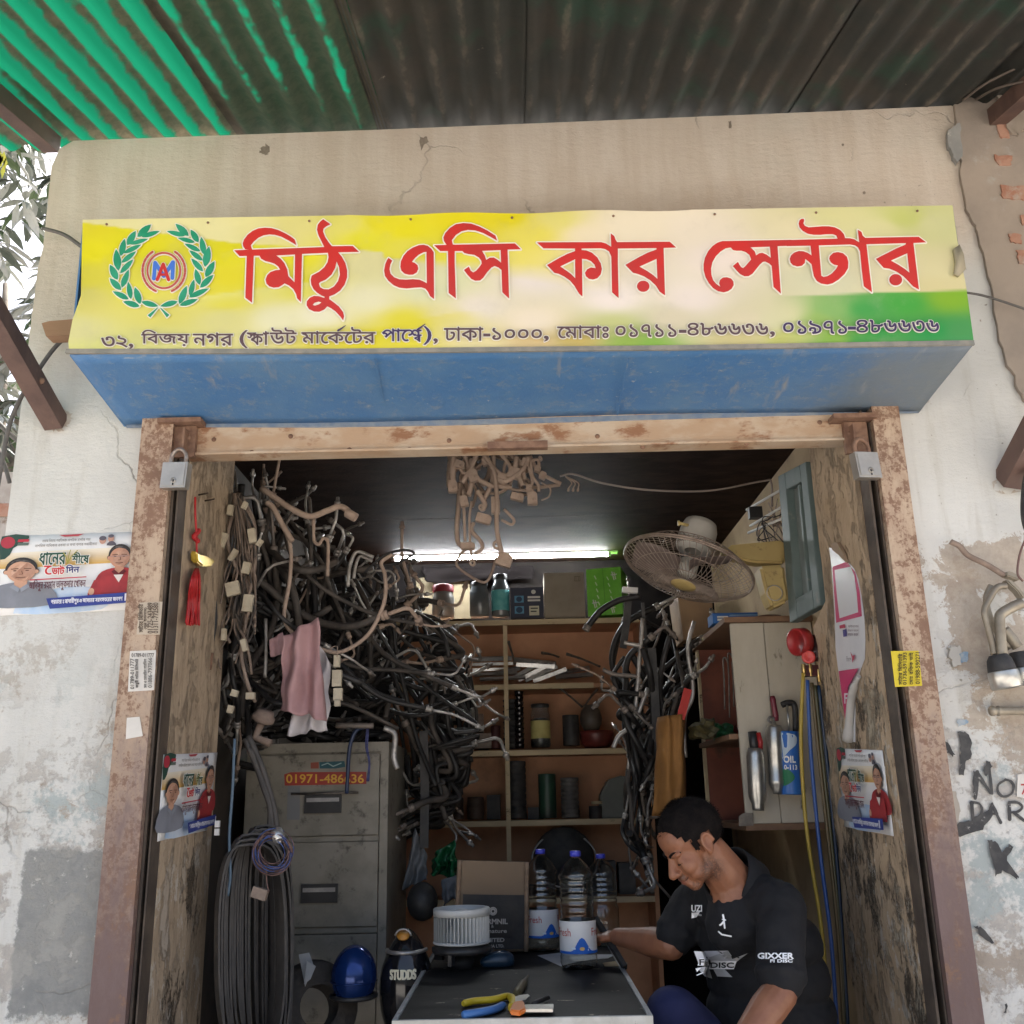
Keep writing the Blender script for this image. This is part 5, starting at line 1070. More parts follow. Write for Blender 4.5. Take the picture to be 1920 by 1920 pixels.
LM = [(440, 930, 'by the hanging connectors'), (470, 1150, 'behind the big cream connector'), (450, 1380, 'low at the left wall'), (560, 960, 'under the thick tan pipe'), (560, 1130, 'left inside the looped cable'), (570, 1260, 'behind the pink cloth'), (650, 1060, 'by the bright nested pipes'), (650, 1160, 'inside the looped cable'), (640, 1290, 'beside the beige connector chain'), (735, 1060, 'at the left end of the lamp'), (740, 1150, 'right of the looped cable'), (740, 1280, 'above the cabinet corner'), (750, 1400, 'right of the cabinet top'), (820, 1130, 'in front of the red lidded jar'), (830, 1230, 'left of the aluminium bars'), (840, 1330, 'left of the third shelf'), (820, 1430, 'above the long strap'), (900, 1230, 'at the ends of the aluminium bars'), (900, 1340, 'at the shelf upright, third shelf'), (890, 1450, 'at the left of the fourth shelf'), (860, 1510, 'lowest of the tangle')]
def zone(x, y): return min(LM, key=lambda q: (q[0] - x) ** 2 + (q[1] - y) ** 2)[2]
LR = [(1180, 1140, 'below the white block'), (1250, 1150, 'under the fan'), (1290, 1200, 'at the tan wooden box'), (1180, 1250, 'at the shelf end'), (1240, 1260, 'behind the tall silver pipe'), (1200, 1350, 'beside the red bowl'), (1250, 1330, 'left of the orange bag'), (1190, 1450, 'beside the jerrycan'), (1185, 1550, 'above the bottles')]
def tangle(n, poly, seed, depth, grp, where, lenr, straight, keep=True, mean=math.pi / 2):
    rng = random.Random(seed); x0, x1 = min(p[0] for p in poly), max(p[0] for p in poly); y0, y1 = min(p[1] for p in poly), max(p[1] for p in poly); k = 0
    while k < n:
        x, y = rng.uniform(x0, x1), rng.uniform(y0, y1 - 40 * keep)
        if not inside((x, y), poly): continue
        Y = depth(x, y) + rng.uniform(-.22, .22) * keep + rng.uniform(0, .3) * (not keep); pts = [(x, y)]; ang = rng.gauss(mean, .45 if x < 640 else .85); L = rng.uniform(*lenr); m = rng.randint(4, 6); bend = rng.uniform(-.55, .55) * (1 - straight)
        for i in range(m):
            for tr in range(6):
                q = (pts[-1][0] + L / m * math.cos(ang), pts[-1][1] + L / m * math.sin(ang))
                if inside(q, poly): break
                ang += .7 if tr % 2 else -.5
            else: q = (pts[-1][0] * .8 + (x0 + x1) / 2 * .2, pts[-1][1] + 12)
            pts.append(q); ang += bend + rng.uniform(-.3, .3) * (1 - straight) + (mean - ang) * .16
        if keep and any(505 < q[0] < 745 and q[1] > 1325 for q in pts): continue
        path = [P(px, py, Y + .05 * math.sin(i * 1.3 + k)) for i, (px, py) in enumerate(pts)]
        dusty = rng.random() < (.5 if x < 640 and y < 1250 else .2); rr = rng.choice((.0075, .009, .011, .013)); hook = rng.random() < .6
        ms = (M_RUBD, M_TAN, M_TAND) if dusty and rng.random() < .4 else (M_RUBD if dusty else M_RUB, M_PIPE if rng.random() < .7 else M_PIPED, M_PIPED if rng.random() < .5 else M_PIPE)
        w_ = where(x, y) if callable(where) else where
        hose(rng, path, rr, ('dusty brown' if dusty else 'black') + (' thick' if rr > .01 else ' thin') + ' hose with ' + ('hooked' if hook else 'straight') + ' pipe ends ' + w_, grp, ms, rng.uniform(.08, .2), hook, 480 < pts[-1][0] < 745 and pts[-1][1] > 1225); k += 1
tangle(170, MASS, 5, lambda x, y: 3.35 + max(0, x - 430) / 470 * 1.05, 'hoses in the tangle over the cabinet', zone, (170, 420), .0)
tangle(26, [(462, 1312), (740, 1305), (738, 1386), (462, 1388)], 17, lambda x, y: 3.76, 'hoses heaped on the cabinet', lambda x, y: 'heaped on the cabinet top, ' + ('left end' if x < 555 else 'middle' if x < 645 else 'right end'), (100, 220), .2, False, .05)
tangle(44, RMASS, 8, lambda x, y: 4.15, 'hoses hanging right of the shelves', lambda x, y: min(LR, key=lambda q: (q[0] - x) ** 2 + (q[1] - y) ** 2)[2], (120, 300), .75)
# ---- long pipes one can single out
def pipe(name, label, pts, Y, r, m, n=6, dY=0, cat='pipe', seg=8, group=None, parent=None, sharp=True):
    L = [P(x, y, Y + dY * i / max(1, len(pts) - 1)) for i, (x, y) in enumerate(pts)]
    if sharp and len(L) > 2:
        K = [L[0]]
        for i in range(1, len(L) - 1): K += [L[i].lerp(L[i - 1], .22), L[i].lerp(L[i + 1], .22)]
        L = K + [L[-1]]
    bm = BM(); tube(bm, smoothpts(L, n), r, seg); o = finish(name, bm, m, parent)
    return o if parent is not None else tag(o, label, cat, group)
pipe('wire_loop', 'long pale dusty cable hanging in a deep loop before the hoses', [(506, 945), (530, 985), (545, 1030), (543, 1090), (533, 1160), (560, 1197), (600, 1216), (640, 1222), (690, 1190), (720, 1130), (722, 1080), (715, 1055), (735, 1040)], 3.16, .0068, M_TAN, cat='cable', sharp=False, dY=.12)
pipe('ribbed_conduit', 'pale ribbed conduit sleeve at the top of the hanging cable', [(500, 942), (512, 952), (530, 985), (548, 1015)], 3.14, .0095, M_TAN, cat='conduit', sharp=False)
pipe('dusty_pipe', 'thick dust caked pipe reaching right under the ceiling', [(490, 915), (540, 950), (580, 968), (612, 958), (640, 950), (665, 970)], 3.2, .011, M_TAN, sharp=False)
c = P(662, 968, 3.2); bm = BM(); lathe(bm, [(.010, -.03), (.016, -.025), (.016, .012), (.010, .013), (.009, -.01)], c, 12, align((.8, 0, -.5))); tag(finish('pipe_coupling', bm, M_TAN), 'dust caked coupling on the end of the thick pipe', 'coupling')
pipe('bent_pipe', 'thin crooked tan pipe hanging left of the lamp', [(588, 968), (588, 1015), (598, 1022), (606, 1008), (616, 1015), (614, 1080)], 3.25, .006, M_TAN)
pipe('silver_pipe', 'bright bent silver pipe standing above the hoses', [(652, 1100), (655, 1060), (668, 1032), (700, 1045)], 3.5, .007, M_PIPE); pipe('silver_pipe', 'second bright bent silver pipe nested inside the first', [(663, 1085), (668, 1055), (675, 1042), (698, 1052)], 3.5, .006, M_PIPE)
pipe('black_lead', 'black doubled cord crossing in front of the lamp', [(682, 1075), (720, 1040), (760, 1030), (780, 1038), (740, 1058), (700, 1060)], 3.4, .0045, M_RUB, cat='cord')
pipe('silver_pipe', 'long straight silver pipe hanging at the left wall', [(498, 1160), (499, 1215), (497, 1270)], 3.25, .006, M_PIPE); pipe('silver_pipe', 'short silver pipe hooked low beside the cabinet top', [(720, 1365), (742, 1375), (738, 1420), (745, 1442)], 3.55, .010, M_PIPE)
for pts, lab in (([(1205, 1160), (1200, 1225), (1195, 1290), (1188, 1360)], 'tall silver pipe hanging right of the shelves'), ([(1190, 1360), (1160, 1378), (1150, 1402)], 'silver pipe elbow pointing at the shelves'), ([(1130, 1255), (1150, 1265), (1196, 1268), (1200, 1280)], 'grey crooked pipe reaching over the shelf edge'), ([(1170, 1205), (1205, 1212)], 'short level silver pipe right of the shelves'), ([(1302, 1165), (1288, 1215), (1302, 1300), (1282, 1345), (1285, 1420)], 'long cranked steel pipe beside the orange bag'), ([(1215, 1290), (1192, 1350)], 'slanting silver pipe crossing the tall one')):
    pipe('silver_pipe', lab, pts, 3.98, .0085, M_PIPE if 'grey' not in lab else M_PIPED)
pipe('black_hose', 'thick black hose curving out over the shelf end', [(1200, 1118), (1160, 1125), (1125, 1145), (1098, 1180)], 4.0, .013, M_RUB, cat='hose'); c = P(1098, 1182, 4.0); bm = BM(); crimp(bm, c + V((.012, 0, .02)), V((-.5, 0, -.8)), .013); tag(finish('hose_fitting', bm, M_PIPED), 'brassy fitting on the end of the curving black hose', 'fitting')
bm = BM(); cbox(bm, P(1181, 1107, 3.95), (.062, .03, .022), (0, .1, 0)); tag(finish('white_block', bm, M_WHITEPL, bevel=.004), 'small white plastic block standing above the right hoses', 'block')
for x0, y0, x1, y1, Y, w_, lab in ((1178, 1120, 1168, 1215, 4.05, .03, 'dark flat strap hanging below the white cap'), (1205, 1130, 1212, 1260, 4.02, .012, 'thin dark strap beside the tall silver pipe'), (1222, 1215, 1232, 1420, 3.95, .032, 'flat dark grey channel bar hanging behind the man'), (794, 1370, 795, 1590, 4.0, .034, 'long flat dark strap hanging right of the cabinet'), (805, 1395, 812, 1500, 4.1, .014, 'narrow dark strap behind the long strap')):
    bm = BM(); a, b = P(x0, y0, Y), P(x1, y1, Y); ribbon_pts = [a, a.lerp(b, .5) + V((.004, .006, 0)), b]; tube(bm, smoothpts(ribbon_pts, 4), 0, flat=(w_, .006)); tag(finish('hanging_strap', bm, M_BLKDUST), lab, 'strap')

# ---- dust-caked pipes hanging from the ceiling in the doorway
YH = 3.40; HG = 'dusty pipes hanging in the doorway'
def block(label, x, y, w, h, m=M_TAN, rz=0., hole=True, d=.028, Y=None, name='pipe_block'):
    c = P(x, y, Y or YH - .012); Rm = Matrix.Rotation(rz, 4, 'Y'); bm = BM(); k = 3.35 / FPX
    prism(bm, [c + Rm @ V((a * w * k / 2, -d / 2, b * h * k / 2)) for a, b in ((-1, -1), (1, -1), (1, .6), (.6, 1), (-1, 1))], (0, d, 0))
    if hole: lathe(bm, [(.0035, -.002), (.006, -.002), (.006, .001)], c + V((0, -d / 2, 0)) + Rm @ V((w * k * .18, 0, -h * k * .15)), 10, align((0, 1, 0)))
    return tag(finish(name, bm, m, bevel=.0015), label, 'block', HG)
for pts, r, lab in (([(862, 905), (860, 945), (856, 995), (859, 1020), (872, 1025)], .0085, 'long tan pipe at the left of the hanging bunch'), ([(905, 850), (926, 880), (932, 930), (931, 995), (940, 1035)], .0085, 'long tan pipe through the square block'), ([(905, 850), (935, 888), (952, 892), (958, 876), (940, 852)], .008, 'tan pipe bent into a hook at the top of the bunch'), ([(994, 855), (1008, 885), (1030, 897), (1052, 907)], .007, 'tan pipe running out right from the bunch'), ([(1050, 909), (1000, 915), (982, 905), (972, 880)], .007, 'lower tan pipe doubling back on the right of the bunch'), ([(884, 940), (880, 970), (881, 1020), (886, 1050)], .0045, 'thin tan tube beside the long left pipe'), ([(888, 980), (883, 995), (902, 1015), (905, 1028), (890, 1040)], .007, 'short tan pipe bent like an elbow under the bunch'), ([(870, 850), (886, 900), (878, 930)], .010, 'thick tan pipe at the top left of the bunch'), ([(925, 852), (924, 905), (905, 940)], .009, 'tan pipe slanting down left in the bunch'), ([(895, 920), (910, 945), (905, 955)], .009, 'stub of tan pipe in the middle of the bunch'), ([(945, 955), (965, 975), (960, 985), (940, 975)], .0055, 'tan wire bail right of the square block'), ([(985, 858), (1000, 905), (985, 920)], .006, 'thin tan pipe behind the right pipes'), ([(850, 855), (848, 900), (855, 920)], .012, 'fat tan hose stub at the left of the bunch'), ([(873, 1028), (851, 1060), (912, 1098), (931, 1045)], .0052, 'dark crooked rod hanging lowest from the bunch'), ([(1015, 905), (1033, 915), (1030, 932), (1015, 938)], .003, 'thin tan wire loop at the right of the bunch'), ([(868, 918), (870, 960), (872, 1015)], .0055, 'ribbed tan tube between the two left pipes'), ([(895, 850), (880, 885), (866, 905)], .009, 'tan pipe crossing at the top of the bunch'), ([(955, 850), (978, 870), (984, 900)], .008, 'tan pipe behind the round knob')):
    pipe('dusty_pipe', lab, pts, YH + random.Random(lab).uniform(-.03, .05), r, M_TAND if 'dark' in lab else M_TAN, group=HG)
block('pale square block on the long hanging pipe', 929, 948, 17, 34); block('tan bracket block at the foot of the long hanging pipe', 946, 1050, 30, 26, rz=.35); block('tan clamp block under the left hanging pipe', 877, 1024, 28, 13); block('tan block at the upper left of the bunch', 887, 893, 20, 26, rz=-.4); block('tan knob block in the middle of the bunch', 966, 888, 26, 22, rz=.3); block('tan connector with prongs at the right of the bunch', 998, 935, 20, 26); block('tan plate with hole in the middle of the bunch', 970, 932, 26, 14, rz=.25); block('small tan clamp on the right pipe', 992, 917, 12, 16); block('small tan clamp at the end of the right pipe', 1018, 892, 13, 14, rz=.5); block('tan flange at the left edge of the bunch', 849, 913, 18, 24); block('tan plate hanging under the middle of the bunch', 907, 973, 30, 18, rz=.3)
for x, y, r, lab in ((904, 952, .013, 'round tan pipe eye in the middle of the bunch'), (932, 1022, .016, 'dark round grommet behind the lowest block'), (1013, 860, .008, 'small tan ring at the top right of the bunch'), (886, 1056, .011, 'tan end knob in front of the lamp')):
    bm = BM(); lathe(bm, [(r * .5, -.01), (r, -.01), (r, .012), (r * .5, .012), (r * .5, -.01)], P(x, y, YH - .02), 14, align((.1, 1, .1))); tag(finish('pipe_eye', bm, M_TAN), lab, 'ring', HG)
for k in range(3):
    bm = BM(); tube(bm, smoothpts([P(1060, 893, YH), P(1072 + k * 6, 905, YH - .01), P(1066 + k * 9, 915, YH - .01)], 4), .0025, 6); lathe(bm, [(.004, 0), (.0045, .01), (.003, .012)], P(1066 + k * 9, 916, YH - .012), 8, align((-.2, 0, -1))); tag(finish('cable_tail', bm, M_TAN), 'short dusty cable tail with a plug below the ceiling hook, ' + ('left', 'middle', 'right')[k], 'plug', HG)

rng = random.Random(77)
for k in range(26):
    x, y = rng.uniform(842, 1000), rng.uniform(850, 868); pts = [(x, y)]; an = rng.gauss(math.pi / 2, .7)
    for i in range(rng.randint(2, 3)): L_ = rng.uniform(18, 42); x = max(842, min(1010, x + L_ * math.cos(an))); y = min(958 - abs(x - 905) * .35, y + L_ * math.sin(an)); pts.append((x, y)); an += rng.choice((-1, 1)) * rng.uniform(.4, 1.3)
    o = pipe('dusty_pipe', 'short dust caked ' + ('thick' if k % 3 == 0 else 'thin') + ' pipe at the top of the hanging bunch, ' + ('left side' if x < 890 else 'middle' if x < 945 else 'right side'), pts, YH + rng.uniform(-.02, .10), .0095 if k % 3 == 0 else .006, M_TAND if k % 4 == 1 else M_TAN, group=HG)
for x, y, w_, h_, a in ((862, 872, 20, 16, .3), (912, 866, 18, 14, -.3), (940, 900, 22, 18, .5), (985, 868, 14, 18, .2), (870, 940, 16, 22, -.2), (1008, 880, 12, 12, .4)): block('small tan clamp block high in the bunch, ' + ('at the left edge' if x < 866 else 'left of the long pipe' if x < 920 else 'right of the long pipe' if x < 950 else 'over the right pipes' if x < 1000 else 'at the right edge') + (' lower down' if y > 930 else ''), x, y, w_, h_, rz=a)

# ---- connector harness on the left jamb edge
rng = random.Random(21)
hn = thing('wiring_harness', 'bundle of dusty car wires with cream connectors hanging by the left jamb', 'harness', P(440, 930, 3.05))
for k in range(34):
    x = rng.uniform(425, 470); y = rng.uniform(925, 990); pts = [(445 + rng.uniform(-8, 8), 925)]
    for i in range(rng.randint(4, 7)): x = max(408, min(478, x + rng.uniform(-22, 22))); y += rng.uniform(25, 60); pts.append((x, y))
    bm = BM(); tube(bm, smoothpts([P(a, b, 3.02 + rng.uniform(-.03, .05)) for a, b in pts], 6), rng.choice((.0025, .003, .0045, .006)), 6); finish('wire', bm, M_WIRES if k % 3 else M_RUBD, hn)
for x, y, w_, h_, a in ((432, 957, 10, 20, .1), (415, 1012, 19, 28, .3), (473, 1005, 14, 28, -.2), (437, 1041, 9, 24, .5), (437, 1104, 25, 26, -.25), (465, 1131, 18, 32, .1), (458, 1210, 10, 22, -.3), (459, 948, 8, 14, .4), (462, 1065, 14, 22, .2), (420, 1190, 8, 22, 0), (440, 1300, 12, 12, .3), (470, 1305, 16, 12, 0), (432, 1330, 10, 14, .2), (487, 1018, 8, 14, .6)):
    c = P(x, y, 2.985); Rm = Matrix.Rotation(a, 4, 'Y'); k = 3.0 / FPX; bm = BM(); box(bm, (-w_ * k / 2, -.008, -h_ * k / 2), (w_ * k / 2, .008, h_ * k / 2), Matrix.Translation(c) @ Rm)
    box(bm, (-w_ * k / 2 * .7, -.0105, -h_ * k * .3), (w_ * k / 2 * .7, -.0085, h_ * k * .05), Matrix.Translation(c) @ Rm); finish('connector', bm, M_CONN, hn, bevel=.0012)
pipe('corrugated_sleeve', 'black corrugated sleeve hanging along the left jamb', [(398, 1050), (401, 1100), (403, 1160), (397, 1205), (394, 1240)], 2.97, .008, M_BLKDUST, cat='sleeve', sharp=False)
bm = BM(); cbox(bm, P(388, 1195, 2.95), (.016, .012, .04), (0, .1, 0)); cbox(bm, P(394, 1240, 2.95), (.013, .008, .05), (0, .1, 0)); tag(finish('sleeve_clip', bm, M_RUST), 'rusty brown clip at the foot of the corrugated sleeve', 'clip')
t = thing('connector_chain', 'chain of beige connectors hanging under the looped cable', 'connectors', P(632, 1330, 3.2))
for x, y, w_, h_ in ((632, 1240, 11, 22), (632, 1272, 17, 30), (634, 1302, 16, 22), (633, 1318, 10, 12)):
    c = P(x, y, 3.2); k = 3.2 / FPX; bm = BM(); box(bm, (c.x - w_ * k / 2, 3.19, c.z - h_ * k / 2), (c.x + w_ * k / 2, 3.21, c.z + h_ * k / 2)); box(bm, (c.x - w_ * k / 4, 3.186, c.z - h_ * k / 4), (c.x + w_ * k / 4, 3.1895, c.z + h_ * k / 6)); finish('connector', bm, M_CONN, t, bevel=.002)
bm = BM(); tube(bm, smoothpts([P(640, 1222, 3.2), P(625, 1222, 3.19), P(620, 1216, 3.19), P(632, 1212, 3.19), P(632, 1232, 3.19)], 5), .0015, 5); finish('tie', bm, M_TAN, t)
# ---- pink cloth and papers
M_PINK = mat('faded_pink_cloth', (.46, .28, .28), (.38, .22, .225), 6, .85, bump=.25); M_PAPER = mat('white_sheet', (.55, .52, .53), (.47, .44, .46), 5, .8)
def drape(name, label, A, B, C_, D, Y, fold, m, cat, seed=0, nx=22, ny=22, th=.0015):
    bm = BM(); q = quadmap(*[P(x, y, Y) for x, y in (A, B, C_, D)]); g = []
    for j in range(ny + 1):
        row = []
        for i in range(nx + 1):
            u, v = i / nx, j / ny; p = q(u, v); p.y += fold * (math.sin(u * 11 + v * 2 + seed) * (.3 + v) + 1.2 * noise.noise((u * 3, v * 3, seed))); p.x += fold * .5 * noise.noise((v * 4, u * 2, seed + 3)); p.z += fold * .8 * noise.noise((u * 4, v, seed + 6)) * v; row.append(bm.verts.new(p))
        g.append(row)
    for j in range(ny):
        for i in range(nx): bm.faces.new((g[j][i], g[j + 1][i], g[j + 1][i + 1], g[j][i + 1])).smooth = True
    o = tag(finish(name, bm, m), label, cat); s_ = o.modifiers.new('thick', 'SOLIDIFY'); s_.thickness = th; return o
drape('black_sheet', 'wavy black plastic hanging under the lamp', (790, 1062), (1000, 1060), (1000, 1086), (800, 1092), 5.24, .02, mat('matt_black_film', (.006, .005, .005), rough=.95, spec=.02), 'plastic sheet', 3, 30, 6)
drape('hanging_cloth', 'faded pink cloth hanging among the hoses', (530, 1192), (598, 1158), (612, 1352), (522, 1330), 3.15, .022, M_PINK, 'cloth')
drape('paper_sheet', 'crumpled white paper hanging behind the pink cloth', (585, 1185), (620, 1245), (612, 1370), (540, 1380), 3.20, .018, M_PAPER, 'paper', 2)
drape('pink_paper', 'small pink paper curl left of the pink cloth', (505, 1200), (530, 1185), (538, 1225), (508, 1232), 3.2, .006, M_PINK, 'paper', 4, 8, 8)
c = P(492, 1352, 3.18); bm = BM(); lathe(bm, [(0, 0), (.030, .0), (.036, .004), (.036, .016), (.03, .02), (.026, .034), (0, .036)], c, 20, align((.35, -.3, .8))); tube(bm, [c, c + V((-.02, 0, -.05)), c + V((.03, 0, -.07))], .013, 8); tag(finish('rusty_fitting', bm, M_TAND), 'round rusty brown pipe fitting low by the left wall', 'fitting')

# ---- fan belts on a peg
M_BELT = mat('belt_rubber', (.045, .041, .038), (.075, .067, .060), 10, .6, bump=.2, bscale=60); M_BELTB = mat('tan_belt', (.20, .155, .12), (.155, .12, .09), 8, .7)
def ribbon(bm, pts, w, th, axis):
    n = len(pts); rings = []
    for i in range(n):
        t_ = (pts[(i + 1) % n] - pts[i - 1]).normalized(); a = (axis - t_ * axis.dot(t_)).normalized(); s_ = t_.cross(a)
        rings.append([bm.verts.new(pts[i] + a * x * w / 2 + s_ * y * th / 2) for x, y in ((-1, -1), (1, -1), (1, 1), (-1, 1))])
    for i in range(n):
        for k in range(4): bm.faces.new((rings[i][k], rings[i][(k + 1) % 4], rings[(i + 1) % n][(k + 1) % 4], rings[(i + 1) % n][k]))
ORD = 'first second third fourth fifth sixth seventh eighth ninth tenth eleventh twelfth thirteenth fourteenth fifteenth sixteenth seventeenth eighteenth nineteenth'.split()
rng = random.Random(33)
for k in range(19):
    xl = 402 + k * 5.4 + rng.uniform(-1.5, 1.5); xr = 556 - rng.uniform(0, 46) - k * .8; yt = 1545 + abs(k - 8) * 2.2 + rng.uniform(0, 26); yb = 1955 + rng.uniform(0, 60); cx = (xl + xr) / 2
    if k == 12: xl, xr, yt = 460, 540, 1572
    Y = 2.92 + k * .014; L = []
    for a in range(36):
        an = a * 2 * math.pi / 36; sx, sy = math.cos(an), math.sin(an)
        x = cx + (xr - xl) / 2 * (abs(sx) ** .55) * (1 if sx > 0 else -1); y = (yt + yb) / 2 - (yb - yt) / 2 * (abs(sy) ** .8) * (1 if sy > 0 else -1)
        L.append(P(x + (yt - 1540) * .1, y, Y + .05 * sx))
    bm = BM(); ribbon(bm, L, rng.choice((.020, .024, .028)), .006, V((.62, -.75, .1)).normalized())
    tag(finish('drive_belt', bm, M_BELTB if k == 12 else M_BELT), 'tan brown drive belt among the black belts by the left jamb' if k == 12 else 'black rubber drive belt, ' + ORD[k] + ' from the left in the bunch by the left jamb', 'belt', 'drive belts hanging by the left jamb')
for k, (xs, lab) in enumerate((((460, 1385, 482, 1440, 512, 1560), 'black belt strand running up from the bunch to the hoses'), ((466, 1380, 492, 1440, 522, 1600), 'second black belt strand running up to the hoses'), ((470, 1400, 492, 1470, 505, 1560), 'ribbed black conduit curving beside the belts'))):
    pipe('belt_strand' if k < 2 else 'ribbed_conduit', lab, [(xs[0], xs[1]), (xs[2], xs[3]), ((xs[2] + xs[4]) / 2 + 8, (xs[3] + xs[5]) / 2), (xs[4], xs[5])], 3.05, .009, M_BELT, cat='belt' if k < 2 else 'conduit', sharp=False)
pipe('blue_cable', 'thin blue grey cable hanging in front of the belts', [(440, 1385), (436, 1480), (430, 1570), (432, 1640), (427, 1680)], 2.90, .0042, mat('blue_grey_cable', (.08, .13, .18), rough=.5), cat='cable', sharp=False)
wc = thing('wire_coil', 'coil of thin blue and brown wires hanging on the belts', 'wire', P(512, 1640, 2.88))
for k in range(16):
    r0 = rng.uniform(24, 38); ox, oy = rng.uniform(-5, 5), rng.uniform(-6, 6); bm = BM()
    tube(bm, [P(513 + ox + r0 * math.cos(a * math.pi / 12), 1597 + oy + r0 * 1.05 * math.sin(a * math.pi / 12), 2.86 + .02 * math.sin(a * .7 + k)) for a in range(24)], .0013, 5, closed=True); finish('wire', bm, mat('blue_wire', (.05, .09, .26), rough=.5) if k % 3 == 0 else mat('brown_wire', (.16, .09, .075), rough=.5), wc)
bm = BM(); c = P(521, 1567, 2.86); lathe(bm, [(.008, -.02), (.017, -.018), (.017, .012), (.012, .014), (.010, .022), (.005, .022), (.005, 0)], c, 14, align((.35, -.6, -.5))); finish('plug', bm, M_ALU, wc)
bm = BM(); cbox(bm, P(487, 1675, 2.87), (.042, .02, .028), (0, .3, 0)); finish('connector_box', bm, M_WIRES, wc, bevel=.003)
bm = BM(); tube(bm, smoothpts([P(500, 1620, 2.86), P(500, 1650, 2.86), P(504, 1672, 2.86)], 4), .0015, 5); finish('wire', bm, MATS['brown_wire'], wc)
for x, y, w_, lab in ((408, 1545, .012, 'upper small white plastic clip at the jamb edge'), (407, 1560, .012, 'lower small white plastic clip at the jamb edge')):
    bm = BM(); cbox(bm, P(x, y, 2.93), (.013, .01, .018)); tag(finish('plastic_clip', bm, M_WHITEPL, bevel=.001), lab, 'clip')
# ---- red tassel charm on the left jamb
tz = lambda x, y, o=.014: PX(x, y, XL + o)
M_TRED = mat('red_silk', (.52, .018, .018), (.40, .012, .015), 30, .55); ch = thing('tassel_charm', 'red tassel charm with gold ingot hanging on the left jamb', 'charm', tz(365, 1170))
bm = BM(); tube(bm, smoothpts([tz(366, 932, .01), tz(366, 960), tz(368, 1000), tz(369, 1040)], 5), .0032, 7); finish('cord', bm, M_TRED, ch)
bm = BM()
for k in range(7): a = k * .9; c = tz(368 + 4 * math.cos(a), 1003 + k * 3.2 - 8, .016); bmesh.ops.create_icosphere(bm, subdivisions=2, radius=.0075, matrix=Matrix.Translation(c))
finish('knot', bm, M_TRED, ch, smooth=True)
M_GOLD = mat('gold_foil', (.62, .44, .07), (.50, .34, .04), 22, .3, .7); a, b = tz(356, 1038, .02), tz(391, 1055, .02)
bm = BM(); prism(bm, [tz(x, y, .012) for x, y in ((356, 1033), (362, 1040), (378, 1044), (389, 1049), (391, 1054), (384, 1063), (368, 1062), (358, 1054))], (.02, 0, 0)); finish('gold_ingot', bm, M_GOLD, ch, bevel=.004)
rng = random.Random(2)
for k in range(46):
    u = rng.uniform(-1, 1); e = tz(362 + u * 13 - 1, 1165 + rng.uniform(0, 8), .012 + rng.uniform(0, .018)); bm_ = BM() if k == 0 else bm_
    tube(bm_, smoothpts([tz(369 + u * 3, 1066, .016), tz(366 + u * 9, 1090, .014 + .01 * (k % 3)), tz(363 + u * 11, 1130, .016), e], 3), .0022, 5)
finish('tassel', bm_, M_TRED, ch)
for x, y in ((372, 928), (384, 939)):
    bm = BM(); a = PX(x, y, XL); tube(bm, [a, a + V((.03, -.004, .004))], .0025, 6); tag(finish('nail', bm, M_NAIL), 'iron nail in the left jamb ' + ('holding the red cord' if x == 372 else 'just right of the red cord'), 'nail')
# ================================================================== work table and what stands on it
ZT = .91
M_TOP = mat('worn_black_laminate', (.009, .0085, .008), (.020, .018, .016), 7, .62, bump=.2, bscale=60, dirt=(.30, .26, .19), dscale=17, dlo=.635, dhi=.655, spec=.2, stretch=(.5, 1, 1))
M_EDGE = mat('scuffed_metal_trim', (.42, .43, .43), (.34, .35, .35), 12, .45, .5)
M_CHIP = mat('chipped_white_edge', (.62, .60, .55), (.50, .48, .42), 14, .6, dirt=(.16, .13, .1), dscale=30, dlo=.6, dhi=.68)
tb = thing('work_table', 'black topped work table with metal edge trim in the doorway', 'table', (0, 2.56, .15))
TX0, TX1, TY0, TY1 = -.318, .290, 2.535, 3.98
bm = BM(); box(bm, (TX0 + .012, TY0 + .012, ZT - .03), (TX1 - .012, TY1, ZT)); finish('table_top', bm, M_TOP, tb)
for x in (TX0, TX1 - .0118):
    bm = BM(); box(bm, (x, TY0 + .012, ZT - .034), (x + .0118, TY1, ZT + .004)); finish('side_trim', bm, M_EDGE, tb, bevel=.001)
bm = BM(); box(bm, (TX0, TY0, ZT - .034), (TX1, TY0 + .0118, ZT + .003)); finish('front_trim', bm, M_CHIP, tb, bevel=.001)
for x in (TX0 + .03, TX1 - .07):
    for y in (TY0 + .03, TY1 - .07):
        bm = BM(); box(bm, (x, y, .15), (x + .04, y + .04, ZT - .031)); finish('leg', bm, M_BLKDUST, tb)
bm = BM(); box(bm, (TX0 + .02, TY0 + .02, ZT - .2), (TX1 - .02, TY0 + .035, ZT - .032)); finish('apron', bm, M_RAWWD, tb)
for k in range(7):
    a = V((TX0 + .006, TY0 + .08 + k * .2, ZT + .0045)); bm = BM(); lathe(bm, [(.004, 0), (.003, .0015), (0, .002)], a, 8); finish('screw', bm, M_SILV, tb)
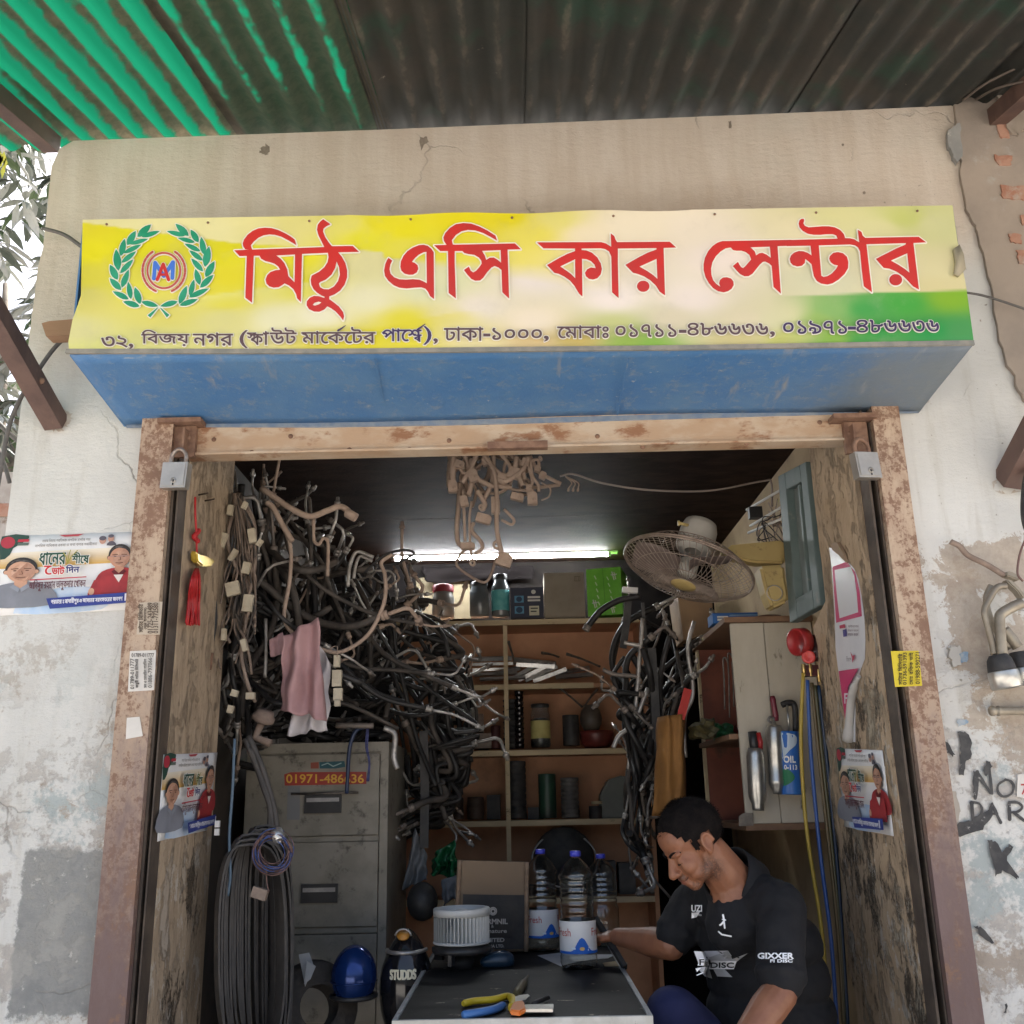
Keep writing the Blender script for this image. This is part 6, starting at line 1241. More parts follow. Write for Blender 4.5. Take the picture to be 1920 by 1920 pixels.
# blower wheel and motor
M_NYLON = mat('grey_white_nylon', (.50, .51, .50), (.43, .44, .43), 8, .45)
c = PZ(866, 1816, ZT); c.z = ZT; bw = thing('blower_motor', 'grey white squirrel cage blower wheel on its black motor on the table', 'blower', c)
bm = BM(); lathe(bm, [(0, .001), (.035, .001), (.038, .02), (.038, .042), (.088, .046), (.092, .052), (.092, .062), (.083, .066), (.08, .072), (0, .072)], c, 30); finish('motor_base', bm, M_BLK, bw)
for a in (.3, 2.6, 4.4):
    bm = BM(); cbox(bm, c + V((.085 * math.cos(a), .085 * math.sin(a), .035)), (.03, .012, .03), (0, 0, a)); finish('mount_lug', bm, M_BLK, bw, bevel=.003)
RB, HB = .0855, .096
bm = BM()
for k in range(44):
    a = k * 2 * math.pi / 44; u = V((math.cos(a), math.sin(a), 0)); tn = V((-u.y, u.x, 0)); pts = [u * (RB - .016) + tn * -.001, u * (RB - .007) + tn * .002, u * RB + tn * .0075]
    prism(bm, [c + p + V((0, 0, .078)) for p in pts] + [c + p + V((0, 0, .078)) + tn * .0022 for p in reversed(pts)], (0, 0, HB - .02))
finish('vanes', bm, M_NYLON, bw)
for z0, z1, ri in ((.073, .080, .03), (.078 + HB - .022, .078 + HB, RB - .017)):
    bm = BM(); lathe(bm, [(ri, z0), (RB + .002, z0), (RB + .003, z1 - .003), (RB, z1), (ri + .002, z1), (ri, z0)], c, 44); finish('wheel_ring', bm, M_NYLON, bw)
bm = BM(); lathe(bm, [(RB - .03, .081), (.05, .10), (.022, .125), (.018, .168), (.012, .17), (0, .17)], c, 28); finish('hub_cone', bm, M_NYLON, bw)
# jute bag
M_JUTE = None
s = NT('jute_weave'); co = s.coord(); wv = s.n('ShaderNodeTexWave', wave_type='BANDS', bands_direction='X'); wv.inputs['Scale'].default_value = 95; s.l(co, wv.inputs[0]); wz = s.n('ShaderNodeTexWave', wave_type='BANDS', bands_direction='Z'); wz.inputs['Scale'].default_value = 95; s.l(co, wz.inputs[0])
wf = s.math('MULTIPLY', wv.outputs[1], wz.outputs[1]); M_JUTE = s.done(s.mix(wf, (.20, .14, .09), (.33, .245, .165)), .9, 0, s.bump(wf, .5, .002))
YB = 3.56; jb = thing('jute_bag', 'jute bag with a printed dark panel standing on the table', 'bag', P(918, 1785, YB))
q = quadmap(P(858, 1613, YB), P(991, 1617, YB), P(990, 1784, YB), P(850, 1786, YB))
bm = BM(); g = []
def bagp(u, v, front): p = q(u, v); p.y += (-.012 * math.sin(math.pi * u) * math.sin(math.pi * min(1, v * 1.2)) + .003 * noise.noise((u * 5, v * 5, 1))) if front else .11 * (.35 + .65 * v); return p
fr_ = [[bm.verts.new(bagp(i / 16, j / 16, True)) for i in range(17)] for j in range(17)]; bk = [[bm.verts.new(bagp(i / 16, j / 16, False)) for i in range(17)] for j in range(17)]
for L, fl in ((fr_, 0), (bk, 1)):
    for j in range(16):
        for i in range(16): f = [L[j][i], L[j + 1][i], L[j + 1][i + 1], L[j][i + 1]]; bm.faces.new(f[::-1] if fl else f).smooth = True
for i in range(16): bm.faces.new((fr_[16][i], bk[16][i], bk[16][i + 1], fr_[16][i + 1]))
for j in range(16):
    bm.faces.new((fr_[j][0], bk[j][0], bk[j + 1][0], fr_[j + 1][0])); bm.faces.new((fr_[j][16], fr_[j + 1][16], bk[j + 1][16], bk[j][16]))
finish('bag_body', bm, M_JUTE, jb)
pr = Print(lambda u, v: bagp(u, v, True), (0, -1, 0), .004, .0012)
N = 10; pr.raw([(.10 + .85 * i / N, .37 + .60 * j / N) for j in range(N + 1) for i in range(N + 1)], [(j * (N + 1) + i, (j + 1) * (N + 1) + i, (j + 1) * (N + 1) + i + 1, j * (N + 1) + i + 1) for j in range(N) for i in range(N)], mat('charcoal_print', (.030, .028, .028), (.05, .045, .04), 9, .75))
pr.k += .0015; J = ink('#b9b4ad')
pr.add([disc(.52, .55, .055, 18, .048)], J, [disc(.52, .55, .043, 18, .037)]); pr.add(stroke([(.52 + .03 * math.cos(a), .55 + .026 * math.sin(a)) for a in [k * math.pi / 4 for k in range(9)]], .02), J)
pr.text('GERMNIL', .33, .635, .72, .69, J, .006); pr.text('&', .50, .70, .535, .73, J); pr.text('Signature', .36, .745, .71, .80, J, .003); pr.text('LIMITED', .38, .845, .68, .885, J, .005); pr.text('PHARMA LTD.', .34, .915, .68, .945, J, .003)
pr.build('bag_print', jb)
for u in (.03, .975):
    bm = BM(); tube(bm, [bagp(u, v / 8, True) + V((0, -.004, 0)) for v in range(9)], .008, 8); finish('rope_seam', bm, mat('jute_rope', (.30, .21, .14), (.22, .15, .1), 40, .9, bump=.5, bscale=200), jb)
# bottles
M_PET = mat('clear_plastic', (.93, .95, .95), rough=.04, Transmission_Weight=1.0, IOR=1.45)
M_CAPB = mat('blue_cap', (.05, .06, .50), rough=.4); M_LAB = mat('bottle_label', (.72, .73, .74), rough=.4)
def bottle(px, py, H, r, label, lab, ang=0, Y=None):
    c = PZ(px, py, ZT); c.z = ZT + .0008; t = thing('water_bottle', label, 'bottle', c, 'clear water bottles on the table'); k = H
    prof = [(0, .006), (r * .7, .004), (r * .78, .0), (r * .94, .006), (r, .018), (r, H * .10), (r * .97, H * .115), (r, H * .13), (r, H * .40), (r * .96, H * .415), (r * .90, H * .44)]
    for i in range(5): z = .46 + i * .058; prof += [(r * .88, H * z), (r * .93, H * (z + .012)), (r * .93, H * (z + .036)), (r * .88, H * (z + .048))]
    prof += [(r * .94, H * .755), (r * 1.0, H * .775), (r * .92, H * .80), (r * .72, H * .86), (r * .45, H * .91), (r * .24, H * .94), (r * .22, H * .955)]
    bm = BM(); lathe(bm, prof, c, 40); o = finish('bottle_body', bm, M_PET, t); sm = o.modifiers.new('thick', 'SOLIDIFY'); sm.thickness = .0006; sm.offset = -1
    bm = BM(); lathe(bm, [(r * .26, H * .95), (r * .30, H * .952), (r * .30, H * .995), (r * .26, H), (0, H)], c, 20); finish('cap', bm, M_CAPB, t)
    if lab:
        f = lambda u, v: c + V((r * 1.012 * math.sin(ang + u * 2 * math.pi), -r * 1.012 * math.cos(ang + u * 2 * math.pi), H * (.405 - .27 * v)))
        bm = BM(); lathe(bm, [(r * 1.008, H * .135), (r * 1.008, H * .405)], c, 40); finish('paper_label', bm, M_LAB, t)
        def wrap(nm, polys, m, off):
            bm = BM()
            for pl in polys:
                vs, fs = union([pl]) if isinstance(pl, list) else pl; bv = [bm.verts.new(f(u, v) + V((math.sin(ang + u * 6.283), -math.cos(ang + u * 6.283), 0)) * off) for u, v in vs]
                for q_ in fs:
                    try: bm.faces.new([bv[i] for i in q_])
                    except ValueError: pass
            finish(nm, bm, m, t)
        hs = [(-.24 + k * .02, .92 - .42 * max(0, math.cos((-.24 + k * .02) * 2 * math.pi * 2.6)) ** 2) for k in range(25)]
        wrap('wave_band', [([p for u, h_ in hs for p in ((u, h_), (u, 1))], [(2 * k, 2 * k + 2, 2 * k + 3, 2 * k + 1) for k in range(24)])], ink('#1d63c4'), .0004)
        vs, fs = textmesh('Fresh'); a0, b0 = min(v[0] for v in vs), max(v[0] for v in vs); c0_, d0 = min(v[1] for v in vs), max(v[1] for v in vs)
        for uc in (-.17, .17): wrap('lettering', [([(uc - .075 + .15 * (x - a0) / (b0 - a0), .46 - .24 * (y - c0_) / (d0 - c0_)) for x, y in vs], fs)], ink('#b3281c'), .0009)
        wrap('gold_seal', [disc(0, .84, .022, 14, .055)], ink('#d8b56a'), .0009)
        for q_ in ([(-.09, .80), (-.055, .80), (-.055, .86), (-.09, .86)], [(.055, .80), (.10, .80), (.10, .83), (.055, .83)], [(.05, .86), (.105, .86), (.105, .9), (.05, .9)]): wrap('small_print', [q_], ink('#dfe8f2'), .0009)
bottle(1086, 1815, .335, .056, 'nearest clear water bottle with white and blue label standing on a paper', True, .15)
bottle(1018, 1782, .325, .056, 'water bottle at the back left, close beside the jute bag', True, .55)
bottle(1133, 1772, .30, .056, 'water bottle without a visible label behind the forearm', False)
def sheetpaper(label, pts, z=ZT + .0006, m=None, name='paper_sheet', seed=0):
    bm = BM(); L = [PZ(x, y, z) for x, y in pts]; prism(bm, [V((p.x, p.y, z)) for p in L], (0, 0, .0012)); tag(finish(name, bm, m or mat('receipt_paper', (.58, .60, .63), (.50, .52, .55), 9, .8)), label, 'paper')
sheetpaper('white paper lying under the nearest bottle', [(1008, 1792), (1050, 1787), (1100, 1790), (1155, 1790), (1140, 1797), (1090, 1802), (1052, 1812)])
sheetpaper('small yellow strip of paper at the right edge of the table', [(1130, 1806), (1152, 1803), (1178, 1806), (1165, 1812), (1134, 1812)], m=mat('tan_paper', (.38, .30, .18), (.30, .23, .13), 9, .8))
# mouse-like dark blue scraper
c = PZ(940, 1812, ZT); bm = BM(); bmesh.ops.create_icosphere(bm, subdivisions=3, radius=1)
for v in bm.verts: v.co = Matrix.Rotation(.35, 3, 'Z') @ V((v.co.x * .055 * (1 - .25 * v.co.x), v.co.y * .032, max(-.5, v.co.z) * .03 + .016)) + V((c.x, c.y, ZT))
tag(finish('computer_mouse', bm, mat('dark_teal_plastic', (.022, .05, .085), (.015, .03, .05), 8, .3), smooth=True), 'dark blue rounded mouse beside the blower motor on the table', 'mouse')
# pliers
M_YEL = mat('yellow_grip', (.72, .50, .02), (.62, .42, .02), 12, .45); M_BLU = mat('blue_grip', (.05, .16, .42), (.04, .13, .34), 12, .5); M_OR = mat('orange_grip', (.66, .17, .02), rough=.45)
z = ZT + .010; pl = thing('pliers', 'yellow and blue gripped pliers lying open at the front of the table', 'pliers', PZ(930, 1890, ZT))
T_ = lambda x, y, zz=z: PZ(x, y, zz)
bm = BM(); tube(bm, smoothpts([T_(868, 1882), T_(890, 1877), T_(925, 1874), T_(952, 1868), T_(962, 1876), T_(960, 1890)], 6), [.006] + [.0085] * 20 + [.010] * 10, 10); finish('yellow_grip', bm, M_YEL, pl)
bm = BM(); tube(bm, smoothpts([T_(867, 1903), T_(890, 1900), T_(925, 1893), T_(945, 1884)], 6), [.007] + [.0095] * 17 + [.007], 10); finish('blue_grip', bm, M_BLU, pl)
bm = BM(); prism(bm, [T_(958, 1897), T_(962, 1888), T_(982, 1885), T_(986, 1900), T_(975, 1906), T_(956, 1903)], (0, 0, .012)); finish('orange_grip', bm, M_OR, pl, bevel=.003)
bm = BM(); prism(bm, [T_(962, 1876), T_(975, 1872), T_(990, 1870), T_(994, 1873), T_(985, 1881), T_(966, 1886)], (0, 0, .008)); prism(bm, [T_(984, 1889), T_(1038, 1888), T_(1037, 1898), T_(984, 1898)], (0, 0, .007)); finish('jaws', bm, M_SILV, pl, bevel=.001)
bm = BM(); a, b = T_(998, 1882), T_(1028, 1870); tube(bm, [a, a.lerp(b, .3), b], [.003, .006, .006], 8); tag(finish('marker_pen', bm, M_BLK), 'short black marker pen behind the plier jaws', 'pen')
bm = BM(); a, b = T_(966, 1868), T_(985, 1838); tube(bm, [a, a.lerp(b, .25), a.lerp(b, .8), b, b.lerp(a, -.3)], [.009, .012, .011, .006, .003], 8); tag(finish('screwdriver', bm, mat('olive_handle', (.10, .075, .03), rough=.4)), 'brown handled screwdriver lying behind the pliers', 'screwdriver')
a, b = P(1117, 1722, 3.32), P(1172, 1810, 3.2); a.z, b.z = max(a.z, ZT + .05), ZT + .006
bm = BM(); tube(bm, [a, b], 0, flat=(.014, .02)); tag(finish('steel_bar', bm, M_BLKDUST, bevel=.002), 'dark steel bar leaning in front of the forearm', 'bar')
# ---- floor clutter left of the table
M_COBALT = mat('cobalt_metallic', (.012, .045, .20), (.01, .035, .15), 5, .18, .5, spec=.7); M_GLB = mat('gloss_black_shell', (.010, .010, .012), rough=.12, spec=.6)
def blob(px, py, Y, sx, sy, sz, cut=-2):
    c = P(px, py, Y); bm = BM(); bmesh.ops.create_uvsphere(bm, u_segments=28, v_segments=18, radius=1)
    for v in bm.verts: v.co = V((v.co.x * sx, v.co.y * sy, max(cut, v.co.z) * sz)) + c
    return bm, c
hb = thing('helmet', 'shiny blue helmet on the floor beside the black helmet', 'helmet', P(664, 1860, 3.25))
bm, c = blob(664, 1830, 3.25, .068, .08, .088, -.7); finish('shell', bm, M_COBALT, hb, smooth=True)
bm = BM(); tube(bm, [c + V((.069 * math.cos(a), -.081 * math.sin(a), -.012)) for a in [k * math.pi / 14 for k in range(15)]], .0025, 6); finish('trim', bm, M_COBALT, hb)
bm = BM(); lathe(bm, [(.066, -.062), (.072, -.058), (.072, -.05), (.062, -.048)], c, 28); finish('rim', bm, M_BLK, hb)
hb = thing('helmet', 'black helmet with white lettering beside the table', 'helmet', P(762, 1880, 3.3))
bm, c = blob(762, 1850, 3.3, .082, .10, .165, -.8)
for v in bm.verts:
    q_ = v.co - c
    if q_.z > .05: v.co.x = c.x + q_.x * (1 - (q_.z - .05) * 2.2)
finish('shell', bm, M_GLB, hb, smooth=True)
bm = BM(); tube(bm, [c + V((.060 * math.cos(a), -.078 * math.sin(a), .105)) for a in [k * math.pi / 14 for k in range(15)]], .006, 8); finish('vent_band', bm, M_ALUDK, hb)
bm = BM(); lathe(bm, [(0, 0), (.018, .0), (.020, .008), (0, .012)], c + V((-.005, -.05, .148)), 16, align((0, -.6, .8))); finish('badge', bm, mat('amber_badge', (.45, .20, .03), rough=.4), hb)
bm = BM(); tube(bm, [c + V((-.005 + .024 * math.cos(a), -.055, .150 + .02 * math.sin(a))) for a in [k * math.pi / 8 for k in range(9)]], .003, 6); finish('badge_ring', bm, M_ALUDK, hb)
pr = Print(lambda u, v: V((c.x - .038 + .076 * u, c.y - .1015 * math.cos((u - .5) * .95) + .004, c.z + .062 - .026 * v)), (0, -1, 0), .006, .001); pr.text('STUDDS', 0, 0, 1, 1, ink('#d9d2b8'), (.05, .1)); pr.build('lettering', hb)
bm, c = blob(792, 1690, 3.75, .055, .07, .065); tag(finish('round_motor', bm, M_BLKDUST, smooth=True), 'round dull black motor housing behind the table', 'motor')
drape('plastic_bag', 'crumpled dark green plastic bag behind the jute bag', (815, 1600), (852, 1575), (862, 1648), (806, 1640), 4.0, .03, mat('green_plastic', (.008, .085, .03), (.015, .12, .05), 12, .25), 'bag', 7)
drape('grey_cloth', 'grey white cloth hanging right of the filing cabinet', (778, 1552), (800, 1600), (800, 1650), (755, 1668), 4.02, .015, mat('grey_cotton', (.20, .21, .22), (.15, .155, .16), 9, .85), 'cloth', 9)
drape('plastic_sheet', 'pale plastic sheet behind the black motor', (828, 1650), (858, 1640), (858, 1680), (830, 1700), 3.95, .02, MATS['grey_cotton'], 'sheet', 12, 8, 8)
for i, (pts, lab) in enumerate((([(560, 1790), (580, 1786), (588, 1812), (572, 1850)], 'grey folded envelope by the cabinet foot'), ([(575, 1800), (592, 1812), (582, 1836), (570, 1846)], 'smaller folded paper in front of the envelope'))):
    bm = BM(); prism(bm, [P(x, y, 3.2 - i * .02) for x, y in pts], (0, .003, 0)); tag(finish('folded_paper', bm, mat('grey_envelope', (.34, .35, .36), (.28, .29, .30), 8, .8)), lab, 'paper')
bm = BM(); lathe(bm, [(.06, -.04), (.12, -.045), (.135, 0), (.12, .045), (.06, .04)], P(590, 1890, 3.25), 28, align((.5, -.8, .25))); tag(finish('rubber_tyre', bm, mat('dusty_tyre', (.03, .026, .022), (.05, .042, .035), 20, .8, bump=.6, bscale=60)), 'dusty black scooter tyre on the floor below the belts', 'tyre')
pipe('blue_tube', 'short dark blue hose hooked over the cabinet rod', [(690, 1362), (668, 1370), (656, 1400), (652, 1450), (650, 1488)], 3.62, .007, mat('navy_hose', (.02, .035, .085), rough=.4), cat='hose', sharp=False)
pipe('grey_tube', 'level grey pipe lying on the cabinet top', [(630, 1360), (700, 1361)], 3.6, .010, M_PIPED, cat='pipe')
for k in range(5):
    pipe('bead_string', 'string of blue prayer beads hanging on the cabinet, strand ' + ('one two three four five'.split()[k]), [(688 + k * 3, 1362), (686 + k * 3, 1400), (692 + k, 1430), (688 + k * 3, 1465)], 3.63 + k * .004, .0028, mat('blue_beads', (.06, .07, .22), (.03, .035, .12), 90, .4), cat='beads', group='blue beads on the cabinet', sharp=False) if k < 2 else None
# orange bag on the right
bm = BM(); qm2 = quadmap(P(1232, 1345, 3.72), P(1285, 1340, 3.72), P(1288, 1530, 3.72), P(1224, 1530, 3.72)); ob = thing('hanging_bag', 'mustard orange cloth bag hanging behind the man', 'bag', P(1255, 1530, 3.72))
g = [[bm.verts.new(qm2(i / 14, j / 14) + V((.006 * noise.noise((i * .4, j * .3, 2)), (.006 + .010 * j / 14) * math.sin(i * 1.0 + 1.6 * noise.noise((i * .25, j * .22, 4))) + .02 * noise.noise((i * .22, j * .2, 9)) - .06 * math.sin(math.pi * i / 14), 0))) for i in range(15)] for j in range(15)]
for j in range(14):
    for i in range(14): bm.faces.new((g[j][i], g[j + 1][i], g[j + 1][i + 1], g[j][i + 1])).smooth = True
finish('bag_cloth', bm, mat('mustard_cloth', (.27, .125, .03), (.20, .09, .02), 6, .8, bump=.2, dirt=(.14, .07, .03), dscale=7, dlo=.58, dhi=.75), ob).modifiers.new('thick', 'SOLIDIFY').thickness = .004
bm = BM(); a, b = P(1290, 1292, 3.70), P(1276, 1348, 3.68); tube(bm, [a, b], 0, flat=(.030, .005)); finish('red_strap', bm, mat('red_strap_cloth', (.42, .03, .02), rough=.6), ob)
# ================================================================== seated man
from mathutils.bvhtree import BVHTree
man = thing('person', 'seated man in a black printed polo shirt and navy trousers leaning over the table', 'person', (.72, 2.95, .15))
def ell(bm, c, r, A=None, n=3):
    M = Matrix.Translation(V(c)) @ (A or Matrix.Identity(4)) @ Matrix.Diagonal((*r, 1)); bmesh.ops.create_icosphere(bm, subdivisions=n, radius=1, matrix=M)
def cap(bm, a, b, r0, r1, n=6):
    a, b = V(a), V(b)
    for i in range(n + 1): t = i / n; ell(bm, a.lerp(b, t), [r0 + (r1 - r0) * t] * 3, n=2)
    tube(bm, [a, b], [r0 * .995, r1 * .995], 14)
def chain(bm, pts, n=6):
    for (p, r), (q, s_) in zip(pts, pts[1:]): cap(bm, p, q, r, s_, n)
def remeshed(name, bm, m, vox, sm, parent=man, noise_=0):
    o = finish(name, bm, m, parent, smooth=True); q = o.modifiers.new('skin', 'REMESH'); q.mode = 'VOXEL'; q.voxel_size = vox; q.use_smooth_shade = True
    q = o.modifiers.new('soften', 'SMOOTH'); q.factor = .5; q.iterations = sm; return o
# head frame: F forward, U up, S to his left
F_ = V((-.80, -.25, -.53)).normalized(); U_ = V((-.53, -.10, .84)); U_ = (U_ - F_ * U_.dot(F_)).normalized(); S_ = U_.cross(F_).normalized()
HC = P(1303, 1584, 2.82); HS = .90
HM = Matrix(((F_.x * HS, S_.x * HS, U_.x * HS, HC.x), (F_.y * HS, S_.y * HS, U_.y * HS, HC.y), (F_.z * HS, S_.z * HS, U_.z * HS, HC.z), (0, 0, 0, 1)))
h = lambda f, u, s=0: HM @ V((f, s, u * (.86 if u < 0 else 1)))
HR = Matrix(HM); HR.translation = V()
def he(bm, f, u, s, r, tilt=0): ell(bm, h(f, u, s), (r[0], r[2], r[1]), HR @ Matrix.Rotation(tilt, 4, 'Y'))
# skin
s = NT('warm_brown_skin'); co = s.coord(); n1 = s.noise(co, 30, 6, .6); n2 = s.noise(co, 220, 3)
def pointmask(p, r0, r1):
    vm = s.n('ShaderNodeVectorMath', operation='DISTANCE'); s.l(co, vm.inputs[0]); vm.inputs[1].default_value = p - man.location; return s.mr(vm.outputs['Value'], r1, r0)
col = s.mix(s.mr(n1, .3, .7), (.31, .135, .073), (.25, .104, .056))
stub = s.math('MULTIPLY', pointmask(h(.020, -.085, .035), .022, .05), s.mr(n2, .25, .6))
stub = s.math('MAXIMUM', stub, s.math('MULTIPLY', pointmask(h(.055, -.105, 0), .018, .042), s.mr(n2, .3, .65)))
stub = s.math('MAXIMUM', stub, s.math('MULTIPLY', pointmask(h(.098, -.052, .008), .006, .020), .9))
col = s.mix(s.math('MULTIPLY', stub, .75), col, (.045, .028, .022))
col = s.mix(s.math('MULTIPLY', pointmask(h(.096, -.070, .004), .005, .014), .5), col, (.25, .08, .065))
M_SKIN = s.done(col, .48, 0, s.bump(n2, .12, .001), Specular_IOR_Level=.45, Subsurface_Weight=.08, Subsurface_Radius=(.01, .004, .002))
bm = BM()
he(bm, -.012, .042, 0, (.096, .086, .076)); he(bm, .044, -.024, 0, (.048, .072, .056)); he(bm, .030, -.072, 0, (.052, .036, .050)); he(bm, .066, -.100, 0, (.023, .020, .024))
he(bm, .058, .048, 0, (.034, .05, .058))
for sd in (-1, 1):
    he(bm, .078, .020, sd * .027, (.016, .010, .027)); he(bm, .062, -.030, sd * .037, (.028, .027, .023)); he(bm, .052, -.062, sd * .034, (.028, .022, .020)); he(bm, .076, -.003, sd * .031, (.0135, .011, .016)); he(bm, .101, -.038, sd * .013, (.011, .009, .010))
    he(bm, -.004, -.006, sd * .077, (.017, .028, .007), -.12); he(bm, .002, -.026, sd * .076, (.010, .013, .008))
    tube(bm, [h(-.004 + .018 * math.cos(a) - .004, .000 + .029 * math.sin(a), sd * .083) for a in [k * math.pi / 9 - 1.2 for k in range(14)]], .0048, 8)
    he(bm, .004, -.006, sd * .082, (.006, .008, .005))
cap(bm, h(.088, .010), h(.112, -.034), .0095, .0125); he(bm, .112, -.035, 0, (.012, .010, .012))
he(bm, .093, -.060, 0, (.011, .007, .021)); he(bm, .090, -.075, 0, (.012, .0075, .018)); he(bm, .085, -.088, 0, (.008, .008, .02))
NB = P(1372, 1655, 2.87)
cap(bm, h(-.022, -.045), NB, .054, .062); cap(bm, NB, NB + V((.02, .0, -.10)), .062, .08)
# right forearm and hand on the table, left arm hanging to the lap
SR, ER, WR = P(1298, 1690, 3.06), P(1258, 1772, 3.02), P(1158, 1756, 3.24)
SL, EL, WL = P(1466, 1700, 2.76), P(1462, 1862, 2.66), P(1376, 1975, 2.56)
chain(bm, [(SR, .048), (SR.lerp(ER, .5), .047), (ER, .042)]); chain(bm, [(ER, .042), (ER.lerp(WR, .3), .043), (ER.lerp(WR, .75), .031), (WR, .026)])
chain(bm, [(SL, .052), (SL.lerp(EL, .5), .050), (EL, .044)]); chain(bm, [(EL, .043), (EL.lerp(WL, .3), .044), (EL.lerp(WL, .75), .032), (WL, .027)])
def hand(bm, w, d, nrm, curl):
    d = d.normalized(); nrm = (nrm - d * nrm.dot(d)).normalized(); sd = d.cross(nrm)
    A = Matrix(((d.x, sd.x, nrm.x, 0), (d.y, sd.y, nrm.y, 0), (d.z, sd.z, nrm.z, 0), (0, 0, 0, 1)))
    ell(bm, w + d * .048, (.050, .040, .016), A)
    for k, (off, L) in enumerate(((-.030, .060), (-.010, .072), (.010, .076), (.029, .068))):
        p = w + d * (.086 - abs(off) * .15) + sd * off; r = .0085 - (.001 if k == 0 else 0); a = 0; q = p
        for seg, l in enumerate((.45, .32, .23)):
            a += curl * (.5 + .25 * seg); e = q + (d * math.cos(a) - nrm * math.sin(a)) * L * l; cap(bm, q, e, r, r * .9, 3); q = e; r *= .92
    p = w + d * .022 + sd * .034; e1 = p + (d * .6 + sd * .75 - nrm * .2).normalized() * .036; e2 = e1 + (d * .9 + sd * .25 - nrm * .3).normalized() * .030
    cap(bm, w + d * .012 + sd * .018, p, .014, .012, 3); cap(bm, p, e1, .0115, .010, 3); cap(bm, e1, e2, .010, .0085, 3)
hand(bm, WR, WR - ER + V((-.02, .0, -.02)), V((0, -.25, 1)), .45); hand(bm, WL, WL - EL, V((-.3, -.5, .8)), .5)
body = remeshed('body', bm, M_SKIN, .0034, 4)
# hair: short cropped cap with fine tufts
M_HAIR = mat('black_hair', (.006, .005, .005), (.013, .010, .009), 60, .85, bump=.6, bscale=300, spec=.12)
def hairok(f, u, s_):
    a = abs(s_)
    if f > .050: return u > .068 - .020 * max(0, (.05 - a) / .05) * 0 + (.010 if a < .03 else -.012)
    if f > .036: return u > .036
    if f > .014: return u > -.012 + (f - .014) * .6
    if f > -.030: return u > .024
    return u > -.040 - (f + .03) * .25
bm = BM(); bmesh.ops.create_uvsphere(bm, u_segments=90, v_segments=60, radius=1)
hr = random.Random(9); dead = []
for v in bm.verts:
    q = V((v.co.x * .103 - .012, v.co.y * .0805, v.co.z * .0935 + .043))
    if q.x > .04: q.x -= (q.x - .04) * .06
    if q.z < .0 : q.x += .012 * min(1, -q.z / .05); q.y *= 1 - .12 * min(1, -q.z / .05)
    jit = .004 * noise.noise(q * 160)
    if not hairok(q.x + jit, q.z + jit, q.y): dead.append(v)
    v.co = q * (1 + .012 * noise.noise(q * 90))
bmesh.ops.delete(bm, geom=dead, context='VERTS'); keep = [(v.co.copy(), v.normal.copy()) for v in bm.verts]; bm.normal_update()
for v in list(bm.verts): v.co = HM @ v.co
for k in range(5200):
    q, n = hr.choice(keep); q = q + V((hr.uniform(-.004, .004), hr.uniform(-.004, .004), hr.uniform(-.004, .004)))
    if not hairok(q.x, q.z, q.y): continue
    nn = V((q.x + .012, q.y * 1.3, q.z - .043)).normalized(); d = (nn * .7 + V((.25, 0, -.5)) * .6 + V((hr.uniform(-.4, .4), hr.uniform(-.4, .4), hr.uniform(-.4, .4)))).normalized(); t_ = d.orthogonal().normalized() * .0007; L = hr.uniform(.005, .010)
    bm.faces.new([bm.verts.new(HM @ p) for p in (q - t_, q + t_, q + d * L)])
hair = finish('hair', bm, M_HAIR, man, smooth=True)
bm = BM()
for sd in (-1, 1): tube(bm, smoothpts([h(.094, .018, sd * .012), h(.092, .026, sd * .026), h(.080, .026, sd * .042), h(.070, .020, sd * .050)], 4), [.002] + [.0036] * 7 + [.003] * 4 + [.0015], 6)
finish('eyebrows', bm, M_HAIR, man, smooth=True)
for sd in (-1, 1):
    bm = BM(); tube(bm, smoothpts([h(.0845, -.0065, sd * .019), h(.0895, -.0105, sd * .030), h(.0815, -.0085, sd * .043)], 5), .0016, 6); finish('eyelashes', bm, M_HAIR, man)
bm = BM(); tube(bm, smoothpts([h(.0905, -.0675, -.020), h(.1015, -.0665, 0), h(.0905, -.0665, .020), h(.083, -.060, .028)], 5), .0011, 6); finish('mouth_line', bm, mat('dark_lip_line', (.06, .022, .018), rough=.5), man)
# polo shirt
f3, l3 = V((-.6, -.8, 0)), V((.8, -.6, 0)); TA = Matrix(((l3.x, f3.x, 0, 0), (l3.y, f3.y, 0, 0), (0, 0, 1, 0), (0, 0, 0, 1)))
M_POLO = mat('black_jersey', (.0055, .0055, .007), (.009, .009, .011), 7, .85, bump=.35, bscale=26)
bm = BM()
for px, py, Y, r in ((1446, 1990, 2.99, (.185, .150, .12)), (1444, 1900, 2.98, (.182, .145, .11)), (1438, 1830, 2.97, (.178, .132, .11)), (1424, 1765, 2.95, (.180, .122, .10)), (1404, 1712, 2.93, (.165, .105, .075))): ell(bm, P(px, py, Y), r, TA)
for sp, rr in ((SR, .058), (SL, .064)): cap(bm, P(1392, 1682, 2.93), sp, .080, rr)
ell(bm, P(1425, 1668, 2.91), (.075, .06, .04), TA)
chain(bm, [(SR, .058), (SR.lerp(ER, .45), .060), (SR.lerp(ER, .78), .058)]); chain(bm, [(SL, .064), (SL.lerp(EL, .5), .062), (SL.lerp(EL, .84), .060)])
for sp, ep, k, rr in ((SR, ER, .80, .061), (SL, EL, .86, .065)):
    d = (ep - sp).normalized(); c = sp.lerp(ep, k); tube(bm, [c - d * .016, c], [rr, rr], 24)
cap(bm, NB + V((.014, .006, -.035)), NB + V((.02, .01, -.10)), .064, .10)
shirt = remeshed('polo_shirt', bm, M_POLO, .005, 9)
